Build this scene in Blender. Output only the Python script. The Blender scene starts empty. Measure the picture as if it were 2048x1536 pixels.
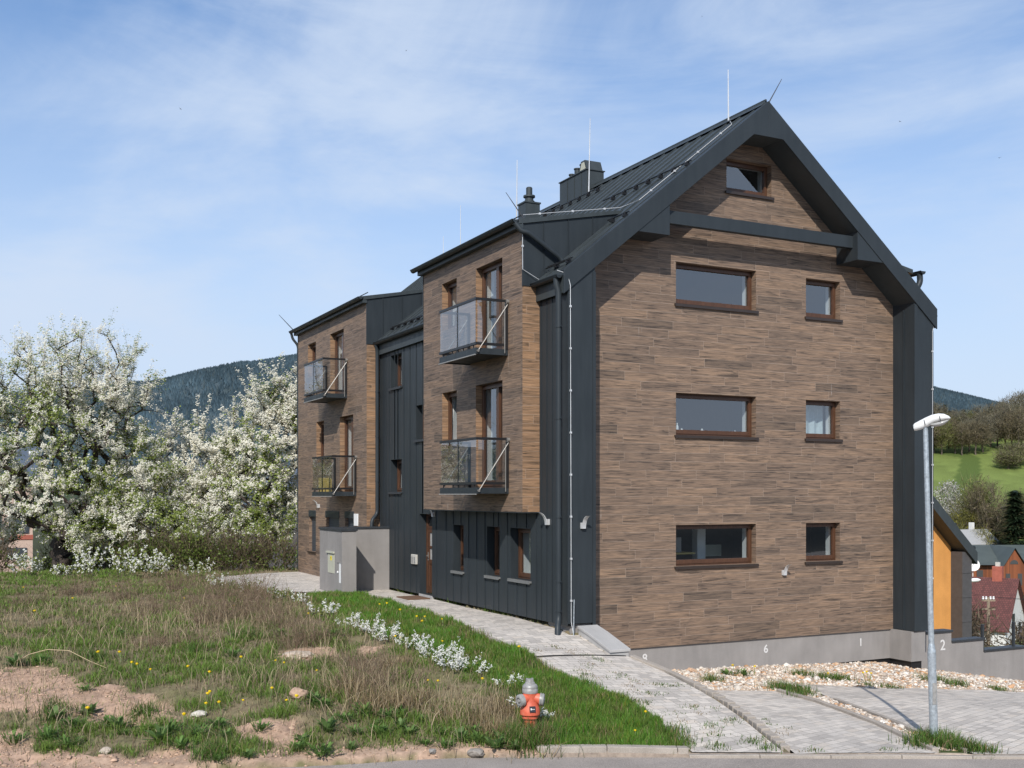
import bpy, bmesh, math, random
import numpy as np
from mathutils import Vector, Matrix
from mathutils.geometry import delaunay_2d_cdt

SC = bpy.context.scene
COL = SC.collection
rad = math.radians
# ---------------------------------------------------------------- frame of reference
# x runs along the gable, y along the long side of the house, z is up, z = 0 at eye level.
CU, CV = -11.475, -19.73
CA, SA = 0.8934, 0.4493
def uv_of(s, d):            # s metres to the right of the viewer, d metres ahead
    return CU + SA * d + CA * s, CV + CA * d - SA * s
def sd_of(u, v):
    ru, rv = u - CU, v - CV
    return CA * ru - SA * rv, SA * ru + CA * rv

# ---------------------------------------------------------------- object helpers
def tag(o, label=None, cat=None, group=None, kind=None):
    if label: o['label'] = label
    if cat: o['category'] = cat
    if group: o['group'] = group
    if kind: o['kind'] = kind
    return o
def empty(name, loc, label, cat, group=None, rotz=0.0):
    o = bpy.data.objects.new(name, None)
    COL.objects.link(o)
    o.location = loc
    o.rotation_euler = (0, 0, rotz)
    o.empty_display_size = 0.2
    return tag(o, label, cat, group)
def world_off(parent):
    off = Vector((0, 0, 0))
    while parent is not None:
        off += parent.location
        parent = parent.parent
    return off
def box_uv(me):
    uvl = me.uv_layers.new(name="UVMap")
    co = np.empty(len(me.vertices) * 3, np.float32); me.vertices.foreach_get('co', co); co = co.reshape(-1, 3)
    n = np.empty(len(me.polygons) * 3, np.float32); me.polygons.foreach_get('normal', n); n = np.abs(n.reshape(-1, 3))
    lt = np.empty(len(me.polygons), np.int32); me.polygons.foreach_get('loop_total', lt)
    li = np.empty(len(me.loops), np.int32); me.loops.foreach_get('vertex_index', li)
    n = np.repeat(n, lt, axis=0); c = co[li]
    uv = np.empty((len(li), 2), np.float32)
    isx = (n[:, 0] >= n[:, 1]) & (n[:, 0] >= n[:, 2] * 0.8)
    isy = (~isx) & (n[:, 1] >= n[:, 2] * 0.8)
    uv[:] = c[:, :2]
    uv[isx] = c[isx][:, [1, 2]]
    uv[isy] = c[isy][:, [0, 2]]
    uvl.data.foreach_set('uv', uv.ravel())

class MB:
    """collects shapes (in world metres) and links them as one mesh object"""
    def __init__(s): s.v = []; s.f = []
    def add(s, vs, fs):
        b = len(s.v); s.v += [tuple(p) for p in vs]; s.f += [tuple(i + b for i in f) for f in fs]; return s
    def quad(s, a, b, c, d): return s.add([a, b, c, d], [(0, 1, 2, 3)])
    def box(s, x0, x1, y0, y1, z0, z1):
        x0, x1 = min(x0, x1), max(x0, x1); y0, y1 = min(y0, y1), max(y0, y1); z0, z1 = min(z0, z1), max(z0, z1)
        return s.add([(x0,y0,z0),(x1,y0,z0),(x1,y1,z0),(x0,y1,z0),(x0,y0,z1),(x1,y0,z1),(x1,y1,z1),(x0,y1,z1)],
                     [(0,3,2,1),(4,5,6,7),(0,1,5,4),(1,2,6,5),(2,3,7,6),(3,0,4,7)])
    def prism(s, poly, a, b, axis='y'):
        n = len(poly)
        def P(p, t):
            return (p[0], t, p[1]) if axis == 'y' else ((t, p[0], p[1]) if axis == 'x' else (p[0], p[1], t))
        vs = [P(p, a) for p in poly] + [P(p, b) for p in poly]
        fs = [tuple(range(n)), tuple(range(2 * n - 1, n - 1, -1))] + [(i, i + n, (i + 1) % n + n, (i + 1) % n) for i in range(n)]
        return s.add(vs, fs)
    def tube(s, pts, r, n=8, cap=True):
        pts = [Vector(p) for p in pts]; rs = r if isinstance(r, (list, tuple)) else [r] * len(pts)
        rings = []; ref = None
        for i, p in enumerate(pts):
            t = (pts[min(i + 1, len(pts) - 1)] - pts[max(i - 1, 0)]).normalized()
            if ref is None:
                ref = t.orthogonal().normalized()
            ref = (ref - t * ref.dot(t))
            ref = ref.normalized() if ref.length > 1e-6 else t.orthogonal().normalized()
            bi = t.cross(ref)
            rings.append([p + (ref * math.cos(2 * math.pi * k / n) + bi * math.sin(2 * math.pi * k / n)) * rs[i] for k in range(n)])
        vs = [q for g in rings for q in g]; fs = []
        for i in range(len(pts) - 1):
            for k in range(n):
                fs.append((i * n + k, i * n + (k + 1) % n, (i + 1) * n + (k + 1) % n, (i + 1) * n + k))
        if cap:
            fs.append(tuple(range(n - 1, -1, -1))); fs.append(tuple(range((len(pts) - 1) * n, len(pts) * n)))
        return s.add(vs, fs)
    def lathe(s, prof, c=(0, 0, 0), n=20, axis=(0, 0, 1)):
        q = Vector((0, 0, 1)).rotation_difference(Vector(axis)); c = Vector(c)
        vs = []
        for r, z in prof:
            for k in range(n):
                a = 2 * math.pi * k / n
                vs.append(c + q @ Vector((r * math.cos(a), r * math.sin(a), z)))
        fs = []
        for i in range(len(prof) - 1):
            for k in range(n):
                fs.append((i * n + k, i * n + (k + 1) % n, (i + 1) * n + (k + 1) % n, (i + 1) * n + k))
        fs.append(tuple(range(n - 1, -1, -1))); fs.append(tuple(range((len(prof) - 1) * n, len(prof) * n)))
        return s.add(vs, fs)
    def build(s, name, mat, parent=None, smooth=False, bevel=0.0, local=False, angle=35):
        me = bpy.data.meshes.new(name)
        off = Vector((0, 0, 0)) if local else world_off(parent)
        me.from_pydata([(p[0] - off.x, p[1] - off.y, p[2] - off.z) for p in s.v], [], s.f)
        me.update()
        bm = bmesh.new(); bm.from_mesh(me); bmesh.ops.recalc_face_normals(bm, faces=bm.faces); bm.to_mesh(me); bm.free()
        me.materials.append(mat)
        box_uv(me)
        if off.length > 0:      # keep the pattern tied to the house, not to the part
            pass
        o = bpy.data.objects.new(name, me); COL.objects.link(o)
        if parent is not None: o.parent = parent
        if smooth:
            for p in me.polygons: p.use_smooth = True
            if angle: me.set_sharp_from_angle(angle=rad(angle))
        if bevel:
            m = o.modifiers.new('bevel', 'BEVEL'); m.width = bevel; m.segments = 2; m.limit_method = 'ANGLE'
        return o

def array_mesh(name, verts, faces, mat, cols=None, parent=None, smooth=False):
    """mesh straight from numpy arrays; faces all with the same number of corners"""
    off = world_off(parent)
    verts = np.asarray(verts, np.float32) - np.array(off, np.float32)
    faces = np.asarray(faces, np.int32); k = faces.shape[1]
    me = bpy.data.meshes.new(name)
    me.vertices.add(len(verts)); me.vertices.foreach_set('co', verts.ravel())
    me.loops.add(faces.size); me.loops.foreach_set('vertex_index', faces.ravel())
    me.polygons.add(len(faces))
    me.polygons.foreach_set('loop_start', np.arange(0, faces.size, k, dtype=np.int32))
    me.polygons.foreach_set('loop_total', np.full(len(faces), k, np.int32))
    if smooth: me.polygons.foreach_set('use_smooth', np.ones(len(faces), bool))
    me.update(calc_edges=True); me.validate()
    if cols is not None:
        a = me.color_attributes.new('col', 'FLOAT_COLOR', 'POINT')
        c4 = np.ones((len(verts), 4), np.float32); c4[:, :3] = cols
        a.data.foreach_set('color', c4.ravel())
    me.materials.append(mat)
    o = bpy.data.objects.new(name, me); COL.objects.link(o)
    if parent is not None: o.parent = parent
    return o
def copy_tree(o, parent=None):
    c = o.copy(); COL.objects.link(c)
    if parent is not None: c.parent = parent
    for ch in list(o.children): copy_tree(ch, c)
    return c

# ---------------------------------------------------------------- materials
def new_mat(name):
    m = bpy.data.materials.new(name); m.use_nodes = True
    nt = m.node_tree; b = nt.nodes['Principled BSDF']
    return m, nt, b
class N:
    def __init__(s, nt): s.nt = nt
    def __call__(s, typ, ins=None, **kw):
        n = s.nt.nodes.new(typ)
        for k, v in kw.items(): setattr(n, k, v)
        for k, v in (ins or {}).items():
            if hasattr(v, 'outputs'): v = v.outputs[0]
            if isinstance(v, bpy.types.NodeSocket): s.nt.links.new(v, n.inputs[k])
            else: n.inputs[k].default_value = v
        return n
    def link(s, a, b):
        if hasattr(a, 'outputs'): a = a.outputs[0]
        s.nt.links.new(a, b)
    def math(s, op, a, b=0.0, c=0.0): return s('ShaderNodeMath', {0: a, 1: b, 2: c}, operation=op)
    def ramp(s, fac, stops):
        n = s('ShaderNodeValToRGB', {0: fac}); el = n.color_ramp.elements
        while len(el) < len(stops): el.new(0.5)
        for e, (p, c) in zip(el, stops):
            e.position = p; e.color = (*c, 1) if len(c) == 3 else c
        return n
    def mix(s, f, a, b, blend='MIX'):
        n = s('ShaderNodeMix', data_type='RGBA', blend_type=blend)
        for i, v in ((0, f), (6, a), (7, b)):
            if hasattr(v, 'outputs'): v = v.outputs[2] if v.bl_idname == 'ShaderNodeMix' else v.outputs[0]
            if isinstance(v, bpy.types.NodeSocket): s.nt.links.new(v, n.inputs[i])
            elif isinstance(v, tuple) and len(v) == 3: n.inputs[i].default_value = (*v, 1)
            else: n.inputs[i].default_value = v
        return n
    def noise(s, vec, scale, detail=4, rough=0.55, dist=0.0):
        ins = {'Scale': scale, 'Detail': detail, 'Roughness': rough, 'Distortion': dist}
        if vec is not None: ins['Vector'] = vec
        return s('ShaderNodeTexNoise', ins)
    def bump(s, h, strength=0.3, dist=0.01):
        return s('ShaderNodeBump', {'Height': h, 'Strength': strength, 'Distance': dist})
def out2(n): return n.outputs[2]

def simple_mat(name, col, rough=0.6, var=0.12, scale=6.0, metal=0.0, bump=0.0, bscale=60.0, spec=0.5, coords='Object'):
    m, nt, b = new_mat(name); g = N(nt)
    tc = g('ShaderNodeTexCoord')
    n1 = g.noise(tc.outputs[coords], scale, 5, 0.6)
    lo = tuple(max(0, c * (1 - var)) for c in col); hi = tuple(min(1, c * (1 + var)) for c in col)
    r = g.ramp(n1, [(0.3, lo), (0.7, hi)])
    g.link(r, b.inputs['Base Color'])
    b.inputs['Roughness'].default_value = rough; b.inputs['Metallic'].default_value = metal
    b.inputs['Specular IOR Level'].default_value = spec
    if bump:
        n2 = g.noise(tc.outputs[coords], bscale, 3, 0.6)
        g.link(g.bump(n2, bump, 0.01), b.inputs['Normal'])
    return m

def mat_wood_tile(name='wood_look_tile', warm=0.0):
    m, nt, b = new_mat(name); g = N(nt)
    uv = g('ShaderNodeUVMap'); sp = g('ShaderNodeSeparateXYZ', {0: uv})
    H, L = 0.192, 1.33
    zz = g.math('ADD', sp.outputs[1], 19.2)
    yr = g.math('DIVIDE', zz, H); row = g.math('FLOOR', yr); fy = g.math('FRACT', yr)
    wn = g('ShaderNodeTexWhiteNoise', {'W': row}, noise_dimensions='1D')
    half = g.math('MULTIPLY', row, 0.31)
    shift = g.math('ADD', half, g.math('MULTIPLY', g.math('ROUND', g.math('MULTIPLY', wn, 5)), 0.2))
    xr = g.math('ADD', g.math('DIVIDE', sp.outputs[0], L), shift); colm = g.math('FLOOR', xr); fx = g.math('FRACT', xr)
    idv = g('ShaderNodeCombineXYZ', {0: colm, 1: row})
    tid = g('ShaderNodeTexWhiteNoise', {'Vector': idv}, noise_dimensions='3D')
    tsp = g('ShaderNodeSeparateColor', {0: tid.outputs['Color']})
    # grain: stretched noise, shifted for every tile
    gx = g.math('ADD', g.math('MULTIPLY', sp.outputs[0], 0.95), g.math('MULTIPLY', tsp.outputs[0], 37))
    gy = g.math('ADD', g.math('MULTIPLY', sp.outputs[1], 50.0), g.math('MULTIPLY', tsp.outputs[1], 53))
    gv = g('ShaderNodeCombineXYZ', {0: gx, 1: gy})
    n1 = g.noise(gv, 1.7, 9, 0.68, 0.22)
    gv2 = g('ShaderNodeCombineXYZ', {0: g.math('MULTIPLY', gx, 0.75), 1: g.math('MULTIPLY', gy, 0.22)})
    n2 = g.noise(gv2, 2.1, 5, 0.62, 1.4)
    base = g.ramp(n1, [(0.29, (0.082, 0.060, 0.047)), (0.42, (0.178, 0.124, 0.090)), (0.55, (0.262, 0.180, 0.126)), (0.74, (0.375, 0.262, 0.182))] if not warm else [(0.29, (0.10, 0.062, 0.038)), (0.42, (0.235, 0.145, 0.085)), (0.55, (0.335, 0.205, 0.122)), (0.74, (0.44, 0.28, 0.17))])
    dark = g.ramp(n2, [(0.36, (0.34, 0.355, 0.38)), (0.455, (0.72, 0.73, 0.75)), (0.60, (1.0, 0.98, 0.95)), (0.75, (1.15, 1.1, 1.02))])
    c1 = g.mix(1.0, base, dark, 'MULTIPLY')
    tv = g.ramp(tsp.outputs[2], [(0.0, (0.70, 0.725, 0.75)), (0.17, (0.90, 0.905, 0.92)), (0.6, (1.02, 1.01, 1.0)), (1.0, (1.15, 1.12, 1.07))])
    c2 = g.mix(1.0, c1, tv, 'MULTIPLY')
    # grout
    ex = g.math('MULTIPLY', g.math('MINIMUM', fx, g.math('SUBTRACT', 1.0, fx)), L)
    ey = g.math('MULTIPLY', g.math('MINIMUM', fy, g.math('SUBTRACT', 1.0, fy)), H)
    e = g.math('MINIMUM', ex, ey)
    gm = g('ShaderNodeMapRange', {'Value': e, 'From Min': 0.0018, 'From Max': 0.0042, 'To Min': 1.0, 'To Max': 0.0})
    nb = g.noise(uv, 0.9, 3, 0.5)
    gstr = g.math('MULTIPLY', gm, g('ShaderNodeMapRange', {'Value': nb, 'From Min': 0.38, 'From Max': 0.66, 'To Min': 0.30, 'To Max': 0.85}))
    c3 = g.mix(gstr, out2(c2), (0.42, 0.33, 0.26))
    # lime streaks under some joints
    sv = g('ShaderNodeCombineXYZ', {0: g.math('MULTIPLY', sp.outputs[0], 17), 1: g.math('MULTIPLY', sp.outputs[1], 0.9)})
    ns = g.noise(sv, 1.0, 2, 0.5)
    nl = g.noise(uv, 0.55, 2, 0.4)
    strk = g.math('MULTIPLY', g('ShaderNodeMapRange', {'Value': ns, 'From Min': 0.67, 'From Max': 0.74}), g('ShaderNodeMapRange', {'Value': nl, 'From Min': 0.63, 'From Max': 0.72}))
    strk = g.math('MULTIPLY', strk, g('ShaderNodeMapRange', {'Value': fy, 'From Min': 0.0, 'From Max': 1.0, 'To Min': 0.1, 'To Max': 0.75}))
    c4 = g.mix(strk, out2(c3), (0.6, 0.56, 0.52))
    g.link(out2(c4), b.inputs['Base Color'])
    b.inputs['Roughness'].default_value = 0.62; b.inputs['Specular IOR Level'].default_value = 0.35
    hh = g.math('SUBTRACT', g.math('MULTIPLY', n1, 0.25), gm)
    g.link(g.bump(hh, 0.35, 0.004), b.inputs['Normal'])
    return m

def mat_metal(name='anthracite_metal', col=(0.031, 0.038, 0.046), rough=0.42):
    m, nt, b = new_mat(name); g = N(nt)
    tc = g('ShaderNodeTexCoord')
    n1 = g.noise(tc.outputs['Object'], 0.7, 4, 0.6)
    mp = g('ShaderNodeMapping', {'Vector': tc.outputs['Object'], 'Scale': (3.0, 3.0, 0.35)})
    n2 = g.noise(mp, 2.2, 4, 0.6)
    s = g.math('ADD', g.math('MULTIPLY', n1, 0.5), g.math('MULTIPLY', n2, 0.5))
    r = g.ramp(s, [(0.35, tuple(c * 0.86 for c in col)), (0.65, tuple(c * 1.16 for c in col))])
    g.link(r, b.inputs['Base Color'])
    rr = g('ShaderNodeMapRange', {'Value': n2, 'From Min': 0.3, 'From Max': 0.7, 'To Min': rough - 0.05, 'To Max': rough + 0.12})
    g.link(rr, b.inputs['Roughness'])
    b.inputs['Specular IOR Level'].default_value = 0.28
    mw = g('ShaderNodeMapping', {'Vector': tc.outputs['Object'], 'Scale': (2.2, 2.2, 0.7)}); n3 = g.noise(mw, 1.6, 2, 0.4)
    g.link(g.bump(n3, 0.35, 0.02), b.inputs['Normal'])
    return m

def mat_render(name, col, fine=120.0, stain=0.16):
    m, nt, b = new_mat(name); g = N(nt)
    uv = g('ShaderNodeUVMap')
    n1 = g.noise(uv, 1.1, 5, 0.6); n2 = g.noise(uv, fine, 3, 0.7)
    mps = g('ShaderNodeMapping', {'Vector': uv, 'Scale': (2.6, 0.35, 1)}); n0 = g.noise(mps, 1.4, 5, 0.6)
    r = g.ramp(g.math('ADD', g.math('MULTIPLY', n1, 0.6), g.math('MULTIPLY', n0, 0.4)), [(0.34, tuple(c * (1 - stain) for c in col)), (0.66, tuple(c * (1 + stain) for c in col))])
    sp = g.ramp(n2, [(0.3, (0.74, 0.74, 0.74)), (0.7, (1.18, 1.18, 1.18))])
    c = g.mix(1.0, r, sp, 'MULTIPLY')
    g.link(out2(c), b.inputs['Base Color']); b.inputs['Roughness'].default_value = 0.93
    b.inputs['Specular IOR Level'].default_value = 0.2
    g.link(g.bump(n2, 0.5, 0.004), b.inputs['Normal'])
    return m

def mat_paver():
    m, nt, b = new_mat('concrete_pavers'); g = N(nt)
    uv = g('ShaderNodeUVMap')
    bt = g('ShaderNodeTexBrick', {'Vector': uv, 'Color1': (0, 0, 0, 1), 'Color2': (1, 1, 1, 1), 'Mortar': (0.5, 0.5, 0.5, 1), 'Scale': 1.0,
            'Mortar Size': 0.006, 'Mortar Smooth': 0.2, 'Bias': 0.0, 'Brick Width': 0.235, 'Row Height': 0.15}, offset=0.37, offset_frequency=2, squash=0.62, squash_frequency=3)
    tone = g.ramp(bt.outputs[0], [(0.0, (0.42, 0.378, 0.335)), (0.3, (0.535, 0.482, 0.425)), (0.62, (0.59, 0.533, 0.47)), (0.85, (0.64, 0.573, 0.50)), (1.0, (0.56, 0.49, 0.415))])
    n1 = g.noise(uv, 0.55, 5, 0.6); n2 = g.noise(uv, 40, 4, 0.7)
    cl = g.ramp(n1, [(0.3, (0.80, 0.80, 0.81)), (0.7, (1.07, 1.06, 1.05))]); fn = g.ramp(n2, [(0.3, (0.87, 0.87, 0.87)), (0.7, (1.1, 1.1, 1.1))])
    c = g.mix(1.0, tone, cl, 'MULTIPLY'); c = g.mix(1.0, c, fn, 'MULTIPLY')
    n3 = g.noise(uv, 1.3, 4, 0.7)
    jw = g.math('MULTIPLY', bt.outputs[1], g('ShaderNodeMapRange', {'Value': n3, 'From Min': 0.35, 'From Max': 0.65, 'To Min': 0.35, 'To Max': 0.95}))
    c = g.mix(jw, out2(c), (0.145, 0.13, 0.10))
    n4 = g.noise(uv, 5.5, 6, 0.8)
    moss = g.math('MULTIPLY', g('ShaderNodeMapRange', {'Value': n4, 'From Min': 0.66, 'From Max': 0.72}), 0.5)
    c = g.mix(moss, out2(c), (0.17, 0.155, 0.11))
    g.link(out2(c), b.inputs['Base Color']); b.inputs['Roughness'].default_value = 0.9
    hh = g.math('ADD', g.math('MULTIPLY', bt.outputs[1], -1.0), g.math('MULTIPLY', n2, 0.25))
    g.link(g.bump(hh, 0.5, 0.008), b.inputs['Normal'])
    return m

def mat_asphalt():
    m, nt, b = new_mat('old_asphalt'); g = N(nt)
    tc = g('ShaderNodeTexCoord'); P = tc.outputs['Object']
    n1 = g.noise(P, 0.8, 6, 0.65); n2 = g.noise(P, 60, 3, 0.8); n3 = g.noise(P, 3.5, 6, 0.75)
    r = g.ramp(n1, [(0.3, (0.235, 0.203, 0.178)), (0.7, (0.335, 0.290, 0.255))])
    f = g.ramp(n2, [(0.28, (0.55, 0.55, 0.55)), (0.5, (1, 1, 1)), (0.75, (1.7, 1.65, 1.6))])
    c = g.mix(1.0, r, f, 'MULTIPLY')
    d = g.math('MULTIPLY', g('ShaderNodeMapRange', {'Value': n3, 'From Min': 0.6, 'From Max': 0.75}), 0.45)
    c = g.mix(d, out2(c), (0.28, 0.22, 0.17))
    g.link(out2(c), b.inputs['Base Color']); b.inputs['Roughness'].default_value = 0.92
    g.link(g.bump(n2, 0.5, 0.006), b.inputs['Normal'])
    return m

def mat_vcol(name, rough=0.7, trans=0.0, var=0.0, spec=0.3, bump=0.0, bscale=30):
    m, nt, b = new_mat(name); g = N(nt)
    a = g('ShaderNodeAttribute', attribute_name='col')
    src = a.outputs['Color']
    if var:
        tc = g('ShaderNodeTexCoord'); n = g.noise(tc.outputs['Object'], bscale, 4, 0.7)
        r = g.ramp(n, [(0.3, (1 - var,) * 3), (0.7, (1 + var,) * 3)])
        src = out2(g.mix(1.0, src, r, 'MULTIPLY'))
        if bump: g.link(g.bump(n, bump, 0.02), b.inputs['Normal'])
    g.link(src, b.inputs['Base Color']); b.inputs['Roughness'].default_value = rough
    b.inputs['Specular IOR Level'].default_value = spec
    if trans:
        t = g('ShaderNodeBsdfTranslucent', {'Color': src})
        mx = g('ShaderNodeMixShader', {0: trans, 1: b, 2: t})
        g.link(mx, nt.nodes['Material Output'].inputs['Surface'])
    return m

def mat_glass(name, refl=0.14, tint=(0.75, 0.8, 0.82), rough=0.01, extra=0.5):
    m, nt, b = new_mat(name); g = N(nt)
    nt.nodes.remove(b)
    fr = g('ShaderNodeLayerWeight', {'Blend': 0.35})
    f = g.math('MINIMUM', g.math('ADD', g.math('MULTIPLY', fr.outputs['Facing'], extra * 0.5), refl), 0.9)
    tc = g('ShaderNodeTexCoord'); n = g.noise(tc.outputs['Object'], 1.3, 2, 0.5)
    bp = g.bump(n, 0.02, 0.02)
    gl = g('ShaderNodeBsdfGlossy', {'Color': (0.95, 0.97, 1, 1), 'Roughness': rough, 'Normal': bp})
    tr = g('ShaderNodeBsdfTransparent', {'Color': (*tint, 1)})
    mx = g('ShaderNodeMixShader', {0: f, 1: tr, 2: gl})
    g.link(mx, nt.nodes['Material Output'].inputs['Surface'])
    return m

def mat_wood_frame(name, col):
    m, nt, b = new_mat(name); g = N(nt)
    tc = g('ShaderNodeTexCoord'); mp = g('ShaderNodeMapping', {'Vector': tc.outputs['Object'], 'Scale': (6, 6, 1.2)})
    n = g.noise(mp, 5, 5, 0.6)
    r = g.ramp(n, [(0.3, tuple(c * 0.7 for c in col)), (0.7, tuple(c * 1.25 for c in col))])
    g.link(r, b.inputs['Base Color']); b.inputs['Roughness'].default_value = 0.4
    return m

def mat_bark(name, col):
    m, nt, b = new_mat(name); g = N(nt)
    tc = g('ShaderNodeTexCoord'); mp = g('ShaderNodeMapping', {'Vector': tc.outputs['Object'], 'Scale': (9, 9, 2)})
    n = g.noise(mp, 3, 6, 0.7)
    r = g.ramp(n, [(0.3, tuple(c * 0.5 for c in col)), (0.7, tuple(c * 1.5 for c in col))])
    g.link(r, b.inputs['Base Color']); b.inputs['Roughness'].default_value = 0.9
    g.link(g.bump(n, 0.8, 0.03), b.inputs['Normal'])
    return m

def mat_rooftile(name, col):
    m, nt, b = new_mat(name); g = N(nt)
    uv = g('ShaderNodeUVMap')
    bt = g('ShaderNodeTexBrick', {'Vector': uv, 'Color1': (0.75, 0.75, 0.75, 1), 'Color2': (1.2, 1.2, 1.2, 1), 'Mortar': (0.35, 0.35, 0.35, 1), 'Scale': 1.0,
            'Mortar Size': 0.03, 'Mortar Smooth': 0.6, 'Brick Width': 0.28, 'Row Height': 0.30}, offset=0.5)
    c = g.mix(1.0, (*col, 1), bt.outputs[0], 'MULTIPLY')
    g.link(out2(c), b.inputs['Base Color']); b.inputs['Roughness'].default_value = 0.6
    g.link(g.bump(bt.outputs[1], -0.6, 0.03), b.inputs['Normal'])
    return m

def mat_boards(name, col, w=0.18):
    m, nt, b = new_mat(name); g = N(nt)
    uv = g('ShaderNodeUVMap'); sp = g('ShaderNodeSeparateXYZ', {0: uv})
    x = g.math('DIVIDE', sp.outputs[0], w); fx = g.math('FRACT', x)
    wn = g('ShaderNodeTexWhiteNoise', {'W': g.math('FLOOR', x)}, noise_dimensions='1D')
    r = g.ramp(wn, [(0, tuple(c * 0.7 for c in col)), (1, tuple(c * 1.25 for c in col))])
    gap = g('ShaderNodeMapRange', {'Value': g.math('MINIMUM', fx, g.math('SUBTRACT', 1.0, fx)), 'From Min': 0.03, 'From Max': 0.1, 'To Min': 0.35, 'To Max': 1.0})
    c = g.mix(1.0, r, g('ShaderNodeCombineColor', {0: gap, 1: gap, 2: gap}), 'MULTIPLY')
    g.link(out2(c), b.inputs['Base Color']); b.inputs['Roughness'].default_value = 0.7
    return m

def mat_shutter(name, col):
    m, nt, b = new_mat(name); g = N(nt)
    uv = g('ShaderNodeUVMap'); sp = g('ShaderNodeSeparateXYZ', {0: uv})
    f = g.math('FRACT', g.math('DIVIDE', sp.outputs[1], 0.055))
    r = g.ramp(f, [(0.0, tuple(c * 0.25 for c in col)), (0.25, col), (0.9, tuple(c * 1.5 for c in col))])
    g.link(r, b.inputs['Base Color']); b.inputs['Roughness'].default_value = 0.5
    return m

def mat_chipped():
    m, nt, b = new_mat('red_hydrant_paint'); g = N(nt); tc = g('ShaderNodeTexCoord'); P = tc.outputs['Object']
    n1 = g.noise(P, 7, 4, 0.6); n2 = g.noise(P, 28, 6, 0.75); n3 = g.noise(P, 11, 5, 0.7)
    c = g.ramp(n1, [(0.3, (0.46, 0.075, 0.038)), (0.55, (0.61, 0.125, 0.065)), (0.75, (0.66, 0.20, 0.12))])
    ch = g('ShaderNodeMapRange', {'Value': n2, 'From Min': 0.64, 'From Max': 0.68})
    c2 = g.mix(ch, c, (0.10, 0.055, 0.04))
    d = g('ShaderNodeMapRange', {'Value': n3, 'From Min': 0.58, 'From Max': 0.75, 'To Max': 0.45}); c3 = g.mix(d, out2(c2), (0.34, 0.22, 0.16))
    g.link(out2(c3), b.inputs['Base Color']); b.inputs['Roughness'].default_value = 0.5; g.link(g.bump(n2, 0.25, 0.004), b.inputs['Normal'])
    return m
M = {}
M['tile'] = mat_wood_tile()
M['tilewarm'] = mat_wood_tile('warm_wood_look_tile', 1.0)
M['metal'] = mat_metal('anthracite_metal', (0.0265, 0.0325, 0.037))
M['roofmetal'] = mat_metal('anthracite_roof_metal', (0.042, 0.050, 0.053), 0.42)
M['render'] = mat_render('grey_render', (0.275, 0.255, 0.240))
M['capmetal'] = mat_metal('cap_metal', (0.038, 0.042, 0.047), 0.45)
M['straw'] = simple_mat('pale_straw', (0.46, 0.36, 0.22), 0.8, 0.2, 20)
M['tan'] = simple_mat('tan_box', (0.52, 0.38, 0.12), 0.6, 0.1)
M['frame'] = mat_wood_frame('brown_timber', (0.082, 0.036, 0.018))
M['sill'] = simple_mat('dark_sill', (0.035, 0.024, 0.019), 0.35)
M['graysill'] = simple_mat('grey_sill', (0.16, 0.16, 0.155), 0.5)
M['glass'] = mat_glass('window_glass', 0.15)
M['bglass'] = mat_glass('balcony_glass', 0.15, (0.82, 0.85, 0.86), 0.01, 0.5)
M['black'] = simple_mat('black_powder_coat', (0.012, 0.012, 0.013), 0.4)
M['steel'] = simple_mat('brushed_steel', (0.24, 0.225, 0.205), 0.45, metal=0.4)
M['wire'] = simple_mat('aluminium_wire', (0.62, 0.62, 0.62), 0.45, metal=0.3)
M['dkwire'] = simple_mat('dark_rod', (0.05, 0.05, 0.055), 0.5)
M['white'] = simple_mat('white_plaster', (0.72, 0.71, 0.69), 0.8, 0.05)
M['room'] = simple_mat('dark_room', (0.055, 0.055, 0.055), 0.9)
M['curtain'] = simple_mat('pale_curtain', (0.50, 0.56, 0.56), 0.9, 0.15, 9)
M['paver'] = mat_paver()
M['asphalt'] = mat_asphalt()
M['kerb'] = mat_render('concrete_kerb', (0.36, 0.315, 0.27), 60, 0.25)
M['concrete'] = mat_render('light_concrete', (0.40, 0.385, 0.37), 90, 0.12)
M['stone'] = mat_vcol('gravel_stone', 0.85, 0, 0.18, 0.3, 0.3, 25)
M['leaf'] = mat_vcol('foliage', 0.55, 0.42)
M['blade'] = mat_vcol('grass_blades', 0.55, 0.30)
M['petal'] = mat_vcol('blossom', 0.7, 0.48)
M['twig'] = mat_bark('twig_bark', (0.11, 0.085, 0.065))
M['bark'] = mat_bark('cherry_bark', (0.055, 0.042, 0.035))
M['galv'] = simple_mat('galvanised_steel', (0.42, 0.46, 0.49), 0.42, 0.28, 22, 0.45)
M['lampwhite'] = simple_mat('white_lamp_housing', (0.78, 0.77, 0.75), 0.35, 0.05)
M['lampglass'] = simple_mat('lamp_diffuser', (0.36, 0.35, 0.33), 0.2, 0.1)
M['red'] = mat_chipped()
M['alu'] = simple_mat('grey_aluminium', (0.30, 0.29, 0.275), 0.45, 0.25, 18, 0.15, bump=0.1)
M['plate'] = simple_mat('black_plate', (0.02, 0.02, 0.025), 0.4)
M['paint'] = simple_mat('white_number_paint', (0.62, 0.60, 0.58), 0.8, 0.08, 40)
M['beige'] = simple_mat('beige_cabinet', (0.46, 0.45, 0.36), 0.5, 0.05)
M['yellow'] = simple_mat('yellow_sticker', (0.75, 0.60, 0.03), 0.5, 0.05)
M['orange'] = mat_render('orange_render', (0.62, 0.29, 0.085), 60, 0.14)
M['greyslate'] = simple_mat('grey_boards', (0.075, 0.07, 0.07), 0.6)
M['redroof'] = mat_rooftile('dark_red_tiles', (0.125, 0.040, 0.032))
M['brownroof'] = mat_rooftile('brown_grey_tiles', (0.10, 0.075, 0.065))
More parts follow.
